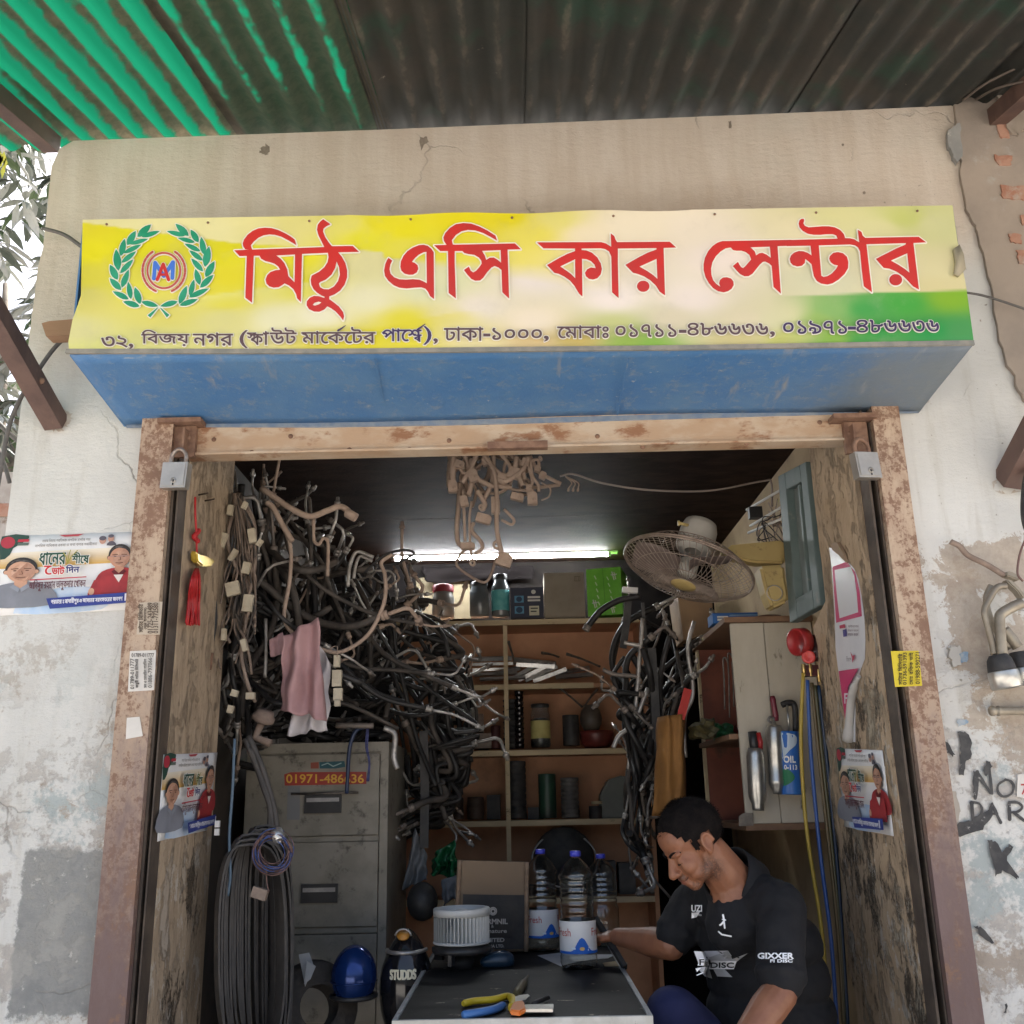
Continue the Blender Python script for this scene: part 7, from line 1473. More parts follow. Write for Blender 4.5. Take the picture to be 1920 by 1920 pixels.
dq = shirt.modifiers.new('folds', 'DISPLACE'); tx = bpy.data.textures.new('folds', 'CLOUDS'); tx.noise_scale = .06; tx.noise_depth = 2; dq.texture = tx; dq.strength = .013; dq.mid_level = .5
# collar: a band round the neck, open at the throat
bm = BM(); nb_ = NB + V((.002, .002, .006)); ax_ = (h(-.025, -.045) - NB).normalized(); CM = align(ax_)
inv = CM.to_3x3().inverted(); ft = inv @ f3; a0 = math.atan2(ft.y, ft.x)
ring = []
for k in range(49):
    u = abs(k - 24) / 24; a = a0 + .22 + (2 * math.pi - .44) * k / 48; up = .040 * (1 - u ** 2) ; dn = .052 * u ** 3
    ring.append([nb_ + CM.to_3x3() @ V((r * math.cos(a), r * math.sin(a), z)) for r, z in ((.070, -.030 - dn), (.069, -.006 + up - dn * .5), (.071, .006 + up - dn * .45), (.077, .006 + up - dn * .45), (.098, -.036 + up * .25 - dn * 1.1))])
vs = [[bm.verts.new(p) for p in r] for r in ring]
for A_, B_ in zip(vs, vs[1:]):
    for i in range(4): bm.faces.new((A_[i], A_[i + 1], B_[i + 1], B_[i])).smooth = True
finish('collar', bm, M_POLO, man).modifiers.new('thick', 'SOLIDIFY').thickness = .004
bm = BM(); tube(bm, [nb_ + CM.to_3x3() @ V((.071 * math.cos(a0 + k * math.pi / 20), .071 * math.sin(a0 + k * math.pi / 20), -.012 - .040 * max(0, math.cos(k * math.pi / 20)) ** 2)) for k in range(40)], .0085, 8, closed=True); finish('neckband', bm, M_POLO, man)
# trousers
M_NAVYCL = mat('navy_cotton', (.012, .016, .062), (.018, .022, .08), 9, .85, bump=.3, bscale=24)
bm = BM(); HPc = P(1446, 2000, 2.99)
ell(bm, HPc + V((0, 0, -.06)), (.185, .15, .12), TA)
KR, KL = P(1225, 1905, 2.90), P(1330, 2030, 2.55)
KR.x = max(KR.x, .385)
chain(bm, [(HPc + V((-.09, .04, -.05)), .095), (KR, .078)]); chain(bm, [(KR, .075), (V((KR.x + .02, KR.y + .05, .30)), .055)]); chain(bm, [(HPc + V((.05, -.10, -.07)), .095), (KL, .078)]); chain(bm, [(KL, .075), (V((KL.x, KL.y + .03, .30)), .055)])
remeshed('trousers', bm, M_NAVYCL, .011, 5)
for K in (KR, KL):
    bm = BM(); ell(bm, V((K.x - .03, K.y - .02, .20)), (.11, .045, .04)); finish('sandal', bm, M_BLKDUST, man, smooth=True)
# stool under him
bm = BM(); c = V((HPc.x, HPc.y + .02, 0)); lathe(bm, [(0, HPc.z - .215), (.17, HPc.z - .215), (.175, HPc.z - .20), (.17, HPc.z - .185), (0, HPc.z - .185)], c, 24)
for k in range(4): a = k * math.pi / 2 + .5; tube(bm, [c + V((.12 * math.cos(a), .12 * math.sin(a), HPc.z - .215)), c + V((.16 * math.cos(a), .16 * math.sin(a), .15))], .014, 8)
tag(finish('stool', bm, M_RAWWD), 'round wooden stool under the seated man', 'stool')
# printed marks on the shirt, laid onto the cloth
dg = bpy.context.evaluated_depsgraph_get(); bvh = BVHTree.FromObject(shirt, dg)
def oncloth(x, y):
    hit = bvh.ray_cast(CAM - man.location, ray(x, y).normalized())
    p = hit[0] + man.location if hit[0] is not None else P(x, y, 2.8)
    return p - ray(x, y)* .006 / ray(x, y).length
pr = Print(oncloth, (-.25, -.95, .1), 0, .0009, 9); WH = ink('#ffffff'); G1 = ink('#b4b5b7'); G2 = ink('#dcdcde'); DK = ink('#16161a')
K = lambda L: [(1120 + x / 3.692, 1400 + y / 3.692) for x, y in L]
pr.add([K([(668, 1415), (745, 1420), (770, 1480), (700, 1500)]), K([(740, 1415), (905, 1412), (930, 1450), (860, 1475), (760, 1475)])], G2)
pr.add([K([(770, 1460), (905, 1412), (935, 1470), (1042, 1430), (950, 1500), (790, 1500)]), K([(800, 1535), (880, 1540), (935, 1595), (830, 1590)]), K([(690, 1530), (770, 1520), (795, 1605), (745, 1590)])], G1)
pr.add([K([(680, 1535), (720, 1530), (690, 1560)]), K([(685, 1580), (730, 1560), (740, 1566), (690, 1586)])], WH)
pr.add([K([(710, 1465), (765, 1465), (775, 1515), (695, 1515)]), K([(790, 1480), (965, 1485), (945, 1540), (770, 1540)])], WH)
k = K([(708, 1472), (760, 1510), (785, 1495), (945, 1530)]); pr.text('FI', k[0][0], k[0][1], k[1][0], k[1][1], DK, .8); pr.text('DISC', k[2][0], k[2][1], k[3][0], k[3][1], DK, .9)
k = K([(1112, 1428), (1356, 1466), (1198, 1472), (1350, 1492)]); pr.text('GIXXER', *k[0], *k[1], WH, 1.4); pr.text('FI DISC', *k[2], *k[3], WH, .8)
k = K([(655, 1098), (725, 1142), (703, 1160), (724, 1172)]); pr.text('UZI', *k[0], *k[1], WH, 1.0); pr.add([K([(655, 1150), (712, 1145), (690, 1180), (655, 1188)])], WH); pr.text('MO', *k[2], *k[3], WH)
pr.add([p for p in stroke(K([(872, 1165), (880, 1205), (862, 1228), (852, 1235)]), 3.6) + stroke(K([(878, 1205), (884, 1255)]), 3.2) + stroke(K([(868, 1195), (890, 1200)]), 2.4)], WH)
pr.add(stroke(K([(842, 1280), (865, 1300), (928, 1312)]), 3.0), WH)
pr.build('shirt_print', man)
# ================================================================== posters and stickers
M_SHEET = mat('poster_paper', (.78, .78, .77), (.72, .72, .72), 6, .5)
def cleanface(pr, cx, cy, w, hgt, skin, hair, shirt, kind, glasses=False):
    """a plain printed portrait of an invented man"""
    pr.add([smooth2([(cx - w * .95, cy + hgt * 1.55), (cx - w * .9, cy + hgt * .80), (cx - w * .35, cy + hgt * .52), (cx + w * .35, cy + hgt * .52), (cx + w * .95, cy + hgt * .80), (cx + w * 1.05, cy + hgt * 1.55)][::-1], 3)], shirt)
    pr.add([[(cx - w * .2, cy + hgt * .3), (cx + w * .2, cy + hgt * .3), (cx + w * .2, cy + hgt * .62), (cx, cy + hgt * .78), (cx - w * .2, cy + hgt * .62)]], skin)
    pr.add([disc(cx, cy - hgt * .10, w * .50, 26, hgt * .52), disc(cx - w * .47, cy + hgt * .02, w * .09, 12, hgt * .11), disc(cx + w * .47, cy + hgt * .02, w * .09, 12, hgt * .11)], hair)
    pr.add([disc(cx, cy + hgt * .03, w * .44, 26, hgt * .47), disc(cx - w * .47, cy + hgt * .04, w * .07, 12, hgt * .09), disc(cx + w * .47, cy + hgt * .04, w * .07, 12, hgt * .09)], skin)
    mot = mat('printed_skin_' + str(kind), (.50, .27, .17) if kind == 1 else (.44, .235, .15), (.62, .38, .27) if kind == 1 else (.55, .33, .23), 45, .5)
    pr.add([disc(cx + w * .06, cy + hgt * .05, w * .36, 22, hgt * .40)], mot)
    pr.add([smooth2([(cx + w * .16, cy - hgt * .36), (cx + w * .42, cy - hgt * .1), (cx + w * .40, cy + hgt * .22), (cx + w * .16, cy + hgt * .47), (cx + w * .28, cy + hgt * .1)], 3), smooth2([(cx - w * .30, cy + hgt * .22), (cx - w * .05, cy + hgt * .40), (cx + w * .25, cy + hgt * .24), (cx + w * .05, cy + hgt * .48)], 3)], mat('printed_shade_' + str(kind), (.38, .19, .12), (.46, .26, .18), 60, .5))
    pr.add([smooth2([(cx - w * .34, cy - hgt * .34), (cx - w * .1, cy - hgt * .44), (cx + w * .3, cy - hgt * .36), (cx + w * .1, cy - hgt * .50), (cx - w * .2, cy - hgt * .50)], 3)], mat('printed_hair_glint', (.10, .09, .085), (.03, .026, .025), 80, .5))
    dk = ink('#5a382b')
    pr.add(stroke([(cx - w * .3, cy - hgt * .10), (cx - w * .1, cy - hgt * .11)], hgt * .035) + stroke([(cx + w * .1, cy - hgt * .11), (cx + w * .3, cy - hgt * .10)], hgt * .035) + [disc(cx - w * .19, cy - hgt * .02, w * .06, 8, hgt * .025), disc(cx + w * .19, cy - hgt * .02, w * .06, 8, hgt * .025)] + stroke([(cx - w * .14, cy + hgt * .28), (cx, cy + hgt * .30), (cx + w * .14, cy + hgt * .28)], hgt * .03) + stroke([(cx + w * .02, cy), (cx + w * .06, cy + hgt * .14), (cx - w * .05, cy + hgt * .15)], hgt * .018), dk)
    if glasses: pr.add(stroke([(cx - w * .40, cy - hgt * .03), (cx + w * .40, cy - hgt * .03)], hgt * .015), ink('#777788'))
    if kind: pr.add([[(cx - w * .2, cy + hgt * .60), (cx, cy + hgt * .78), (cx - w * .05, cy + hgt * .95), (cx - w * .32, cy + hgt * .7)], [(cx + w * .2, cy + hgt * .60), (cx, cy + hgt * .78), (cx + w * .05, cy + hgt * .95), (cx + w * .32, cy + hgt * .7)]], ink('#8d929c' if kind == 1 else '#5e1015'))
def poster(label, corners, nrm, curl=0):
    a, b, c, d = corners; fn = quadmap(a, b, c, d); t = thing('election_poster', label, 'poster', (c + d) / 2, 'election posters')
    n = V(nrm).normalized(); bm = BM(); G = [[bm.verts.new(fn(i / 12, j / 8) + n * (.0012 + curl * max(0, (i / 12 - .8)) ** 2 * (1 if j < 5 else .5))) for i in range(13)] for j in range(9)]
    for j in range(8):
        for i in range(12): bm.faces.new((G[j][i], G[j + 1][i], G[j + 1][i + 1], G[j][i + 1])).smooth = True
    finish('paper', bm, M_SHEET, t).modifiers.new('thick', 'SOLIDIFY').thickness = .0006
    pr = Print(fn, n, .0018, .00035)
    for k in range(9):
        y0, y1 = .22 + k * .022, .22 + (k + 1) * .022; f = k / 8; c3 = tuple(V((.80, .72, .58)).lerp(V((.62, .38, .10)), f)); pr.add([[(.0, y0 - .0005), (1, y0 - .03), (1, y1 - .03), (.0, y1)]], mat('poster_gold_%d' % k, c3, rough=.5)); pr.k -= .0003
    pr.k += .0004
    pr.add([smooth2([(.12, .98), (.35, .72), (.62, .68), (.75, .80), (.75, .98)], 3)], mat('poster_sky', (.42, .58, .78), (.62, .70, .80), 9, .5))
    pr.add([smooth2([(.003, .003), (.20, .003), (.17, .08), (.09, .16), (.07, .24), (.003, .30)], 2)], ink('#26463c')); pr.add([disc(.05, .085, .052, 18, .075)], ink('#a8313f'))
    pr.add([[(.125, .05), (.205, .05), (.20, .085), (.118, .085)]], ink('#b02a3c')); pr.add([[(.125, .095), (.205, .095), (.20, .13), (.118, .13)]], ink('#5a6a62'))
    pr.add([[(.42, .012), (.60, .006), (.56, .035), (.46, .038)]], ink('#a8424a'))
    pr.text('নযায িবচার পরিতষঠা নাগিরক রাষটর গড়া', .30, .055, .65, .105, ink('#6c6058')); pr.text('নাগিরক অিধকার রকষা ও কথা বলার সবাধীনতা', .25, .115, .70, .16, ink('#6c6058'))
    pr.add([disc(.74, .10, .025, 14, .05), disc(.80, .08, .022, 14, .05)], ink('#b98f7c')); pr.add([disc(.74, .075, .026, 14, .03), disc(.80, .05, .022, 12, .022), smooth2([(.77, .17), (.79, .12), (.82, .12), (.84, .17)], 2)], ink('#54505a'))
    SK, HR_ = ink('#c79a80'), ink('#2d2826')
    cleanface(pr, .165, .46, .235, .28, SK, HR_, mat('poster_grey_shirt', (.20, .21, .24), (.25, .26, .30), 9, .6), 1)
    cleanface(pr, .875, .33, .165, .27, ink('#bd8a70'), HR_, mat('poster_red_jacket', (.36, .025, .03), (.27, .02, .025), 14, .6), 2, True)
    pr.add([[(.66, .78), (.70, .62), (.78, .56), (.96, .56), (.985, .60), (.985, .84), (.66, .86)]], MATS['poster_red_jacket']); pr.add([disc(.685, .76, .022, 12, .045)], ink('#c79a80')); pr.add([[(.84, .56), (.88, .66), (.91, .56)]], ink('#d8cfc8'))
    for tx_, b_, m in (('ধােনর', (.30, .24, .49, .40), '#1f4a38'), ('শীেষ', (.54, .26, .66, .40), '#1f4a38'), ('ভাট', (.40, .42, .49, .53), '#c0232a'), ('ে', (.345, .42, .40, .53), '#c0232a'), ('িদন', (.505, .42, .60, .52), '#2b2f6e')):
        pr.text(tx_, *b_, ink('#f4f2ec'), (.012, .02)); pr.text(tx_, *b_, ink(m), (.004, .007))
    pr.add(stroke([(.515, .40), (.50, .32), (.48, .26)], .008) + stroke([(.515, .40), (.54, .31), (.58, .24)], .008) + stroke([(.515, .40), (.52, .30), (.53, .23)], .006), ink('#a39a4a'))
    pr.add([[(.25, .585), (.655, .575), (.655, .588), (.25, .60)]], ink('#b52a3a')); pr.text('আিনসুর রহমান তালুকদার েখাকন', .25, .59, .655, .74, ink('#5b2a34'), (.002, .003))
    pr.add([[(.38, .835), (.99, .80), (.985, .93), (.41, .965)]], ink('#2a3a86')); pr.text('পরচাের ঃ মাদারীপুর-৩ আসেনর সরবসতেরর জনগণ', .42, .84, .93, .925, ink('#e6e6ee'), (.0015, .003)); pr.add([[(.945, .82), (.962, .82), (.962, .91), (.945, .912)]], ink('#d8d8e4'))
    pr.build('print', t); return t
poster('election poster with two portraits on the white wall left of the shutter', [P(x, y, YW) for x, y in ((4, 1006), (262, 997), (255, 1143), (-6, 1155))], (0, -1, 0))
poster('narrow seeming election poster low on the left jamb', [PX(x, y, XL) for x, y in ((306, 1415), (404, 1411), (386, 1557), (294, 1578))], (1, 0, 0), .12)
poster('election poster low on the peeling right jamb', [PX(x, y, XR) for x, y in ((1570, 1403), (1658, 1407), (1678, 1568), (1584, 1550))], (-1, 0, 0), .10)
def sticker(label, q, fn, n, m, lines, inkm, name='sticker', cat='sticker'):
    t = thing(name, label, cat, fn(*q[3])); pr = Print(fn, n, .0008, .0005); pr.add([q], m)
    for tx_, b_, rot in lines: pr.text(tx_, *b_, inkm, .35, rot)
    pr.build('sticker_print', t); return t
YPO = 2.553
sticker('pale service sticker with upright phone numbers on the left shutter post', [(262, 1130), (305, 1128), (300, 1190), (256, 1190)], onY(YPO), (0, -1, 0), mat('aged_paper', (.52, .44, .34), (.46, .38, .29), 12, .7), [('সাটার িমিসতির', (259, 1133, 269, 1186), 90), ('(নূর ইসলাম)', (270, 1140, 277, 1180), 90), ('01725-243489', (278, 1131, 288, 1188), 90), ('01311-772580', (289, 1131, 298, 1188), 90)], ink('#4a3a2e'))
t = sticker('white bordered service sticker with four phone lines lower on the left shutter post', [(244, 1221), (293, 1219), (289, 1294), (240, 1297)], onY(YPO), (0, -1, 0), mat('clean_sticker', (.66, .63, .58), (.60, .57, .52), 12, .6), [('01789-011777', (247, 1225, 289, 1232), 0), ('01789-011777', (245, 1235, 252, 1292), 90), ('জরুরী সাটার িমিসতির', (254, 1236, 262, 1290), 90), ('মন ও েমাবাইল সারিভস', (270, 1236, 277, 1290), 90), ('01886-797066', (280, 1234, 287, 1290), 90)], ink('#54504c'))
t = sticker('yellow sticker with black upright phone numbers on the right shutter post', [(1670, 1221), (1722, 1220), (1729, 1286), (1678, 1288)], onY(YPO), (0, -1, 0), mat('yellow_sticker', (.66, .52, .02), (.60, .46, .02), 14, .55), [('সাটার িমিসতির', (1683, 1226, 1691, 1284), 90), ('01736-591393', (1692, 1224, 1699, 1284), 90), ('েমাঃ রিফক ভাই', (1702, 1224, 1711, 1284), 90), ('01988-590271', (1715, 1224, 1723, 1283), 90)], ink('#2a2413'))
bm = BM(); prism(bm, [P(x, y, YPO - .001) for x, y in ((238, 1346), (262, 1344), (268, 1380), (236, 1386))], (0, -.001, 0)); tag(finish('paper_scrap', bm, MATS['clean_sticker']), 'torn scrap of white paper low on the left shutter post', 'paper')
# pay strip on the right jamb (its code square is left blank)
ps = thing('pay_strip', 'tall torn pink and white payment strip peeling off the right jamb', 'poster', PX(1592, 1392, XR)); fn = onX(XR); pr = Print(fn, (-1, 0, 0), .0015, .0006)
K = lambda L: [(1480 + x / 4.8, 1000 + y / 4.8) for x, y in L]; MG = mat('magenta_print', (.56, .012, .12), (.50, .012, .10), 9, .5)
pr.add([K([(362, 125), (420, 150), (480, 195), (540, 265), (590, 320), (625, 410), (655, 560), (680, 750), (690, 960), (685, 1130), (650, 1220), (600, 1400), (600, 1880), (490, 1862), (520, 1760), (490, 1560), (440, 1200), (420, 1030), (410, 700), (385, 320)])], mat('glossy_white_strip', (.72, .72, .73), (.66, .66, .67), 8, .3))
pr.add([K([(392, 310), (540, 275), (600, 350), (640, 520), (660, 745), (428, 805)])], MG); pr.add([K([(415, 330), (560, 300), (592, 380), (615, 540), (628, 710), (460, 765), (440, 600)])], mat('blank_panel', (.60, .59, .60), rough=.4)); pr.add([K([(400, 300), (535, 252), (545, 272), (400, 318)])], MG)
pr.add([K([(462, 830), (510, 815), (516, 850), (465, 858)])], ink('#b3264a')); pr.add([K([(494, 870), (527, 860), (532, 925), (500, 932)])], ink('#3a2f78'))
for i in range(3): k = K([(545, 822 + i * 38), (640, 846 + i * 38)]); pr.text(('ডাউনেলাড', 'িবকাশ অযাপ', 'কযান করন')[i], *k[0], *k[1], ink('#6a4c5a'))
pr.add([K([(570, 1065), (590, 1100), (612, 1095), (604, 1130), (588, 1165), (585, 1120)])], ink('#b3264a')); k = K([(535, 1105), (580, 1155)]); pr.text('িবকাশ', *k[0], *k[1], ink('#777078'))
pr.add([K([(468, 1240), (650, 1213), (600, 1300), (555, 1380), (545, 1660), (525, 1668)])], MG); k = K([(522, 1440), (552, 1530)]); pr.text('F', *k[0], *k[1], ink('#e8d8dc'), .8)
pr.build('strip_print', ps)
bm = BM(); tube(bm, smoothpts([fn(1617, 1268) + V((-.010, 0, 0)), fn(1606, 1300) + V((-.012, 0, 0)), fn(1601, 1345) + V((-.012, 0, 0)), fn(1598, 1388) + V((-.012, 0, 0))], 5), [.006] * 3 + [.012] * 10 + [.016] * 3, 12); finish('curled_edge', bm, mat('paper_back', (.48, .46, .43), (.42, .40, .37), 14, .7), ps)
bm = BM(); prism(bm, [fn(*q) + V((-.004, 0, 0)) for q in K([(410, 90), (465, 80), (520, 180), (545, 262), (480, 195), (420, 148)])], (-.008, 0, 0)); finish('curled_corner', bm, mat('brown_paper', (.34, .24, .16), rough=.7), ps)
# ---- painted scrawl on the right wall
gf = thing('painted_scrawl', 'black painted NO PARKING scrawl on the white wall at the right', 'graffiti', P(1860, 1560, YW))
BK = mat('black_wall_paint', (.050, .050, .052), (.085, .083, .080), 30, .9, dirt=(.42, .40, .37), dscale=45, dlo=.60, dhi=.66)
K = lambda L: [(1640 + x / 5.053, 1180 + y / 5.053) for x, y in L]; jg = lambda L, s_=1: jag(K(L), 1.6, 4, s_)
def rough(L, w, sd=1): r = random.Random(sd); q = smooth2(L, 3, False); return stroke(K(q), [w * r.uniform(.75, 1.2) for _ in q])
def paint(nm, polys, k=[0]): k[0] += 1; pr = Print(onY(YW), (0, -1, 0), .0045 + k[0] * .00012, .0003); pr.add(polys, BK); pr.build(nm, gf)
paint('letter', rough([(945, 1600), (965, 1350)], 8, 1) + rough([(960, 1360), (1090, 1550)], 7, 2) + rough([(1105, 1555), (1070, 1270)], 6, 3))
paint('letter', rough([(1235, 1425), (1165, 1470), (1160, 1540), (1210, 1585), (1285, 1560), (1310, 1490), (1280, 1440), (1230, 1425)], 5, 4))
paint('letter', rough([(925, 1810), (910, 1640)], 6, 5) + rough([(905, 1640), (980, 1650), (1010, 1710), (985, 1770), (930, 1790)], 5, 6))
paint('letter', rough([(1060, 1790), (1105, 1650)], 6, 7) + rough([(1105, 1660), (1185, 1830)], 6, 8) + rough([(1075, 1750), (1150, 1745)], 5, 9))
paint('letter', rough([(1270, 1800), (1265, 1640)], 7, 10) + rough([(1265, 1640), (1340, 1640), (1390, 1680), (1350, 1725), (1280, 1735)], 5, 11) + rough([(1310, 1735), (1415, 1820)], 6, 12))
for q in (jg([(780, 970), (850, 975), (910, 1040), (905, 1230), (860, 1250), (830, 1380), (785, 1380), (805, 1200), (800, 1060)], 1), jg([(640, 1050), (690, 1080), (750, 1190), (735, 1205), (680, 1170), (640, 1110)], 2), jg([(700, 1900), (800, 1830), (900, 1810), (1100, 1690), (1110, 1760), (1010, 1900), (800, 1960), (730, 1945)], 3), jg([(1050, 1250), (1080, 1250), (1105, 1290), (1040, 1400), (1015, 1330)], 4), jg([(640, 340), (700, 345), (760, 310), (780, 360), (740, 390), (690, 370)], 5), jg([(920, 1340), (970, 1350), (960, 1560), (935, 1600), (925, 1500)], 6)): paint('paint_blotch', [q])
K2 = lambda L: jag([(1500 + x / 3.0976, 1300 + y / 3.0968) for x, y in L], 2, 4, 3)
for q in (K2([(1085, 850), (1130, 860), (1165, 920), (1210, 880), (1235, 885), (1190, 970), (1265, 1060), (1250, 1075), (1170, 1030), (1130, 1060), (1105, 960)]), K2([(1005, 1350), (1045, 1355), (1120, 1445), (1105, 1455), (1040, 1400)]), K2([(1185, 1800), (1195, 1800), (1190, 1850), (1178, 1855)])): paint('paint_blotch', [q])
sticker('torn white notice at the right edge of the picture', [(1908, 1452), (1930, 1450), (1930, 1498), (1906, 1494)], onY(YW - .004), (0, -1, 0), MATS['clean_sticker'], [('7', (1914, 1470, 1926, 1490), 0)], ink('#aa3333'))
slab('mortar_lump', [(1775, 1215), (1795, 1212), (1800, 1245), (1782, 1250)], .012, mat('pale_patch', (.52, .51, .47), (.44, .42, .38), 6, .9, bump=.5), shop, seed=51, amp=3)
pr = Print(onY(YW), (0, -1, 0), .0045, .0003); pr.add([jag([(1792, 1222), (1812, 1222), (1815, 1240), (1800, 1245)], 2, 4, 5), jag([(1792, 1350), (1812, 1348), (1815, 1356), (1796, 1362)], 2, 4, 6)], mat('blue_flake', (.22, .32, .42), (.40, .44, .46), 40, .9)); pr.build('paint_flake', shop)
# dark smudges, stains on the facade above the sign and beside the struts
MS = mat('damp_smudge', (.20, .165, .13), (.28, .235, .185), 24, .9); MW = mat('rust_wash', (.44, .37, .30), (.52, .48, .42), 18, .9)
for q, m in ((jag([(488, 278), (500, 272), (508, 284), (500, 292), (488, 288)], 3, 4, 1), MS), (jag([(786, 260), (800, 256), (803, 266), (790, 282)], 2, 4, 2), MS), (jag([(1366, 228), (1372, 228), (1370, 242), (1366, 240)], 1.2, 3, 3), MS), (disc(1620, 362, 3, 8), MS), (disc(1580, 272, 2.5, 8), MS), (jag([(88, 800), (104, 778), (124, 770), (136, 780), (130, 798), (114, 806), (98, 808)], 4, 8, 4), MW), (jag([(1862, 905), (1884, 896), (1912, 900), (1918, 920), (1884, 924), (1868, 918)], 4, 8, 5), MW)):
    pr = Print(onY(YW), (0, -1, 0), .0015, .0003); pr.add([q], m); pr.build('wall_stain', shop)

# ---- pipes and tackle hung on the right wall
M_OLDALU = mat('dusty_cast_alloy', (.34, .30, .235), (.25, .215, .165), 16, .5, .55, bump=.2, bscale=60)
K = lambda L: [(1740 + x / 5.05, 980 + y / 5.05) for x, y in L]
tk = thing('pipe_tackle', 'bunch of old alloy pipes hanging from the right wall at the picture edge', 'pipes', P(1900, 1270, 2.54))
for L, r, Y in ((((215, 180), (300, 225), (380, 310), (560, 400), (720, 500)), .0075, 2.55), (((740, 600), (660, 610), (600, 690), (535, 830), (560, 960), (610, 1150), (625, 1250)), .0085, 2.53), (((890, 760), (800, 800), (690, 870), (680, 960), (690, 1100), (705, 1260)), .0135, 2.52), (((600, 600), (560, 690), (560, 820), (640, 1010), (780, 1190)), .009, 2.56), (((720, 1010), (800, 1110), (850, 1180)), .014, 2.55)):
    bm = BM(); tube(bm, smoothpts([P(x, y, Y) for x, y in K(L)], 6), r, 10); finish('alloy_pipe', bm, M_OLDALU if r != .0075 else M_TAND, tk)
for x, y, Y in ((1871, 1228, 2.52), (1910, 1222, 2.55)):
    c = P(x, y, Y); A = align((.12, 0, -1))
    bm = BM(); lathe(bm, [(.022, 0), (.030, .012), (.034, .035), (.034, .04)], c, 20, A); finish('rubber_boot', bm, M_BLKDUST, tk)
    bm = BM(); lathe(bm, [(0, .041), (.036, .041), (.037, .044), (.037, .082), (.034, .085), (.028, .085), (.026, .080), (0, .080)], c, 26, A); finish('alloy_cup', bm, M_SILV, tk)
bm = BM(); prism(bm, [P(x, y, 2.53) for x, y in K([(735, 540), (790, 535), (870, 610), (935, 700), (900, 720), (850, 650)])], (0, .03, 0)); finish('bracket', bm, M_OLDALU, tk, bevel=.003)
bm = BM(); prism(bm, [P(x, y, 2.54) for x, y in K([(740, 465), (790, 455), (885, 515), (870, 545), (740, 500)])], (0, .03, 0)); finish('block', bm, M_OLDALU, tk, bevel=.003)
a, b = P(1856, 1333, 2.57), P(1990, 1333, 2.57)
bm = BM(); lathe(bm, [(0, 0), (.011, 0), (.013, .003), (.013, .010), (.0105, .012), (.0105, .017), (.013, .019), (.013, .023), (.0105, .025), (.0105, .2), (0, .2)], a, 16, align(b - a)); tag(finish('pipe_stub', bm, M_OLDALU), 'short grey pipe stub lying level against the right wall', 'pipe')
bm = BM(); tube(bm, smoothpts([P(1952, 860, 2.52), P(1930, 888, 2.52), P(1923, 930, 2.52), P(1924, 975, 2.52), P(1936, 1000, 2.52), P(1966, 1005, 2.52)], 7), .012, 10); tag(finish('ribbed_hose', bm, M_BLKDUST), 'black ribbed hose at the far right edge', 'hose')
bm = BM(); tube(bm, smoothpts([P(1925, 1005, 2.52), P(1912, 1040, 2.52), P(1908, 1075, 2.52), P(1918, 1090, 2.52)], 6), .003, 6); tag(finish('loose_wire', bm, MATS['brown_wire']), 'brown loose wire below the ribbed hose', 'wire')
for L, r, lab in (([(1808, 548), (1850, 556), (1930, 582)], .0035, 'thin dark cable leaving the right end of the sign'), ([(80, 428), (120, 440), (158, 466)], .006, 'grey cable entering behind the upper left of the sign'), ([(122, 632), (100, 655), (76, 688), (45, 735), (20, 790), (5, 860), (-6, 920)], .006, 'grey cable running down left from under the timber batten'), ([(-6, 790), (14, 810), (40, 832)], .007, 'dark cable crossing low at the left edge'), ([(-4, 840), (8, 870), (18, 905)], .006, 'second dark cable low at the left edge')):
    bm = BM(); tube(bm, smoothpts([P(x, y, 2.55 if x > 40 or 'timber' in lab else 2.62) for x, y in L], 6), r, 8); tag(finish('cable', bm, mat('weathered_cable', (.09, .085, .08), (.13, .12, .11), 20, .7)), lab, 'cable')

# ================================================================== beyond the left corner: brick wall and a dusty mango tree
bw_ = thing('brick_wall', 'low rendered brick wall beyond the left corner of the shop', 'wall', (-2.6, 4.2, 0)); zt = P(10, 885, 4.2).z
bm = BM(); box(bm, (-4.6, 4.2, 0), (-1.55, 4.32, zt)); finish('wall_body', bm, mat('pale_render', (.50, .46, .42), (.36, .32, .28), 6, .9, bump=.6, dirt=(.24, .18, .14), dscale=8, dlo=.58, dhi=.66), bw_)
rg = random.Random(6)
for k in range(9):
    x = -2.75 + rg.uniform(0, .75); z = zt - .08 - rg.uniform(0, .5); bm = BM(); box(bm, (x, 4.192, z), (x + .2, 4.199, z + .06)); finish('brick', bm, M_BRICK, bw_)
tr = thing('mango_tree', 'dusty grey green leafed tree behind the left corner of the shop', 'tree', (-3.2, 5.6, 0))
M_BARK = mat('grey_bark', (.20, .17, .14), (.13, .11, .09), 10, .9, bump=.8)
bm = BM(); tube(bm, smoothpts([V((-3.2, 5.6, 0)), V((-3.15, 5.6, 1.6)), V((-3.0, 5.5, 2.8)), V((-2.8, 5.4, 4.2))], 5), [.16 - .006 * i for i in range(16)], 12)
for q in ((-2.2, 5.0, 3.2), (-3.9, 5.3, 3.6), (-2.5, 5.2, 4.6), (-3.4, 5.9, 4.8), (-2.1, 5.1, 2.5)): tube(bm, smoothpts([V((-3.05, 5.55, 2.2)), V((-3.0, 5.5, 2.5)).lerp(V(q), .5), V(q)], 5), [.06 - .004 * i for i in range(11)], 8)
finish('trunk', bm, M_BARK, tr)
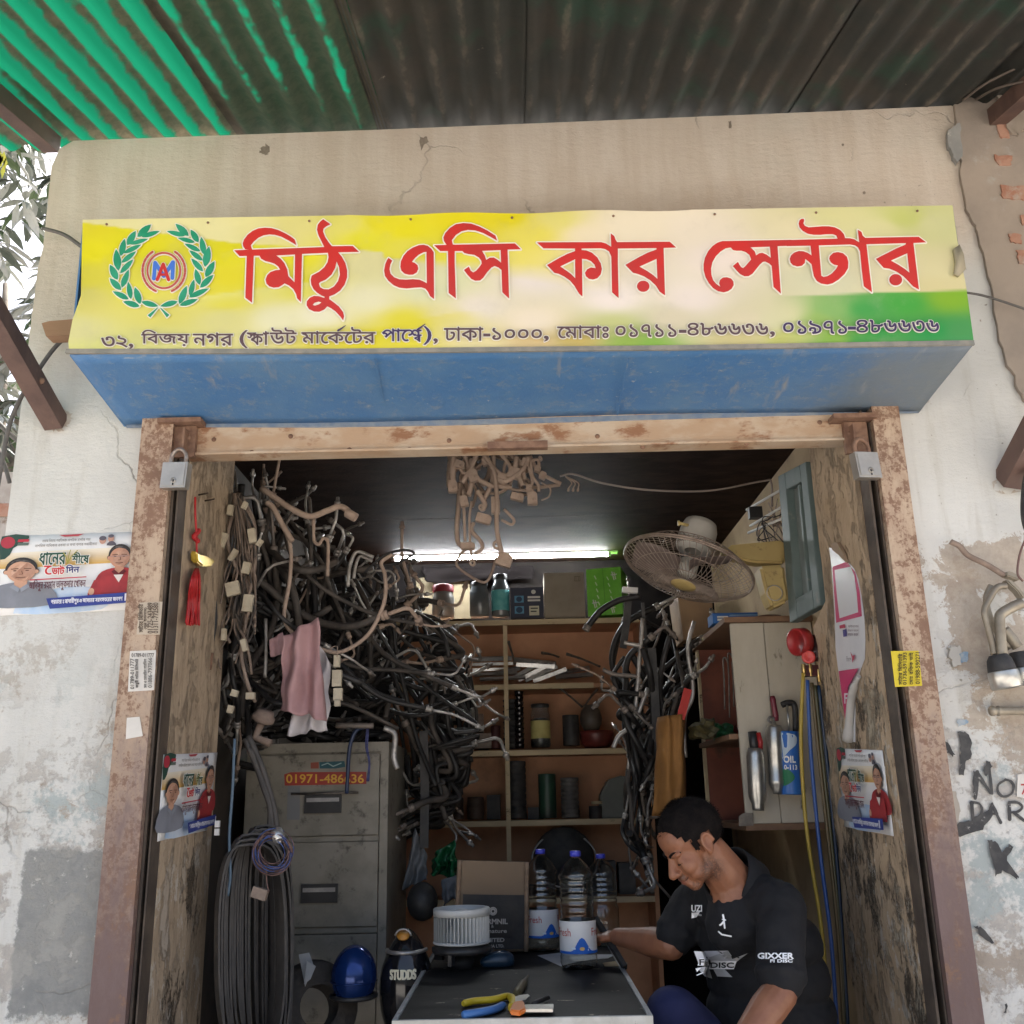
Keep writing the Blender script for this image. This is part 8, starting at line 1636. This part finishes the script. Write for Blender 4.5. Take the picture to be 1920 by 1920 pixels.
leafm = [mat('dusty_leaf', (.34, .36, .33), (.44, .45, .43), 3, .5), mat('green_leaf', (.07, .12, .05), (.12, .17, .08), 3, .5), mat('grey_green_leaf', (.10, .125, .10), (.15, .17, .14), 3, .5)]  # three leaf tones, picked at random for each leaf
bm = BM(); rg = random.Random(14)
for cl_i in range(400):
    c = V((rg.uniform(-3.7, -2.0), rg.uniform(4.6, 5.8), rg.uniform(1.8, 5.7)))
    for k in range(rg.randint(6, 11)):
        a = rg.uniform(0, 2 * math.pi); d = V((math.cos(a), math.sin(a) * .8, rg.uniform(-1.1, .1))).normalized(); sd = d.cross(V((rg.uniform(-.3, .3), rg.uniform(-.3, .3), 1))).normalized(); up = sd.cross(d); L, w_ = rg.uniform(.13, .23), rg.uniform(.018, .03); o = c + V((rg.uniform(-.03, .03),) * 3); mi = 0 if rg.random() < .55 else (1 if rg.random() < .4 else 2)
        pts = [o, o + d * L * .35 + sd * w_ - up * .004, o + d * L * .7 + sd * w_ * .8 - up * .012, o + d * L - up * .035, o + d * L * .7 - sd * w_ * .8 - up * .012, o + d * L * .35 - sd * w_ - up * .004]; mid = [o + d * L * .35 + up * .006, o + d * L * .7 - up * .002]
        v = [bm.verts.new(p) for p in pts]; m = [bm.verts.new(p) for p in mid]
        for f in ((v[0], v[1], m[0]), (m[0], v[1], v[2], m[1]), (m[1], v[2], v[3]), (v[0], m[0], v[5]), (m[0], m[1], v[4], v[5]), (m[1], v[3], v[4])): bm.faces.new(f).material_index = mi
finish('crown', bm, leafm, tr)
bm = BM(); rg = random.Random(3)
for k in range(7):
    p = P(4 + rg.uniform(-8, 10), 290 + rg.uniform(-8, 20), 4.2); d = V((rg.uniform(-.2, .2), 0, -1)); q = p + d * rg.uniform(.06, .10); sd = V((.012, 0, 0)); bm.faces.new([bm.verts.new(z_) for z_ in (p, p.lerp(q, .5) + sd, q, p.lerp(q, .5) - sd)])
tb_ = thing('yellow_leaves', 'few yellow leaves hanging under the green sheet at the left edge', 'leaves', P(5, 320, 4.2)); finish('leaf_spray', bm, mat('yellow_leaf', (.50, .46, .04), (.42, .44, .05), 9, .5), tb_)
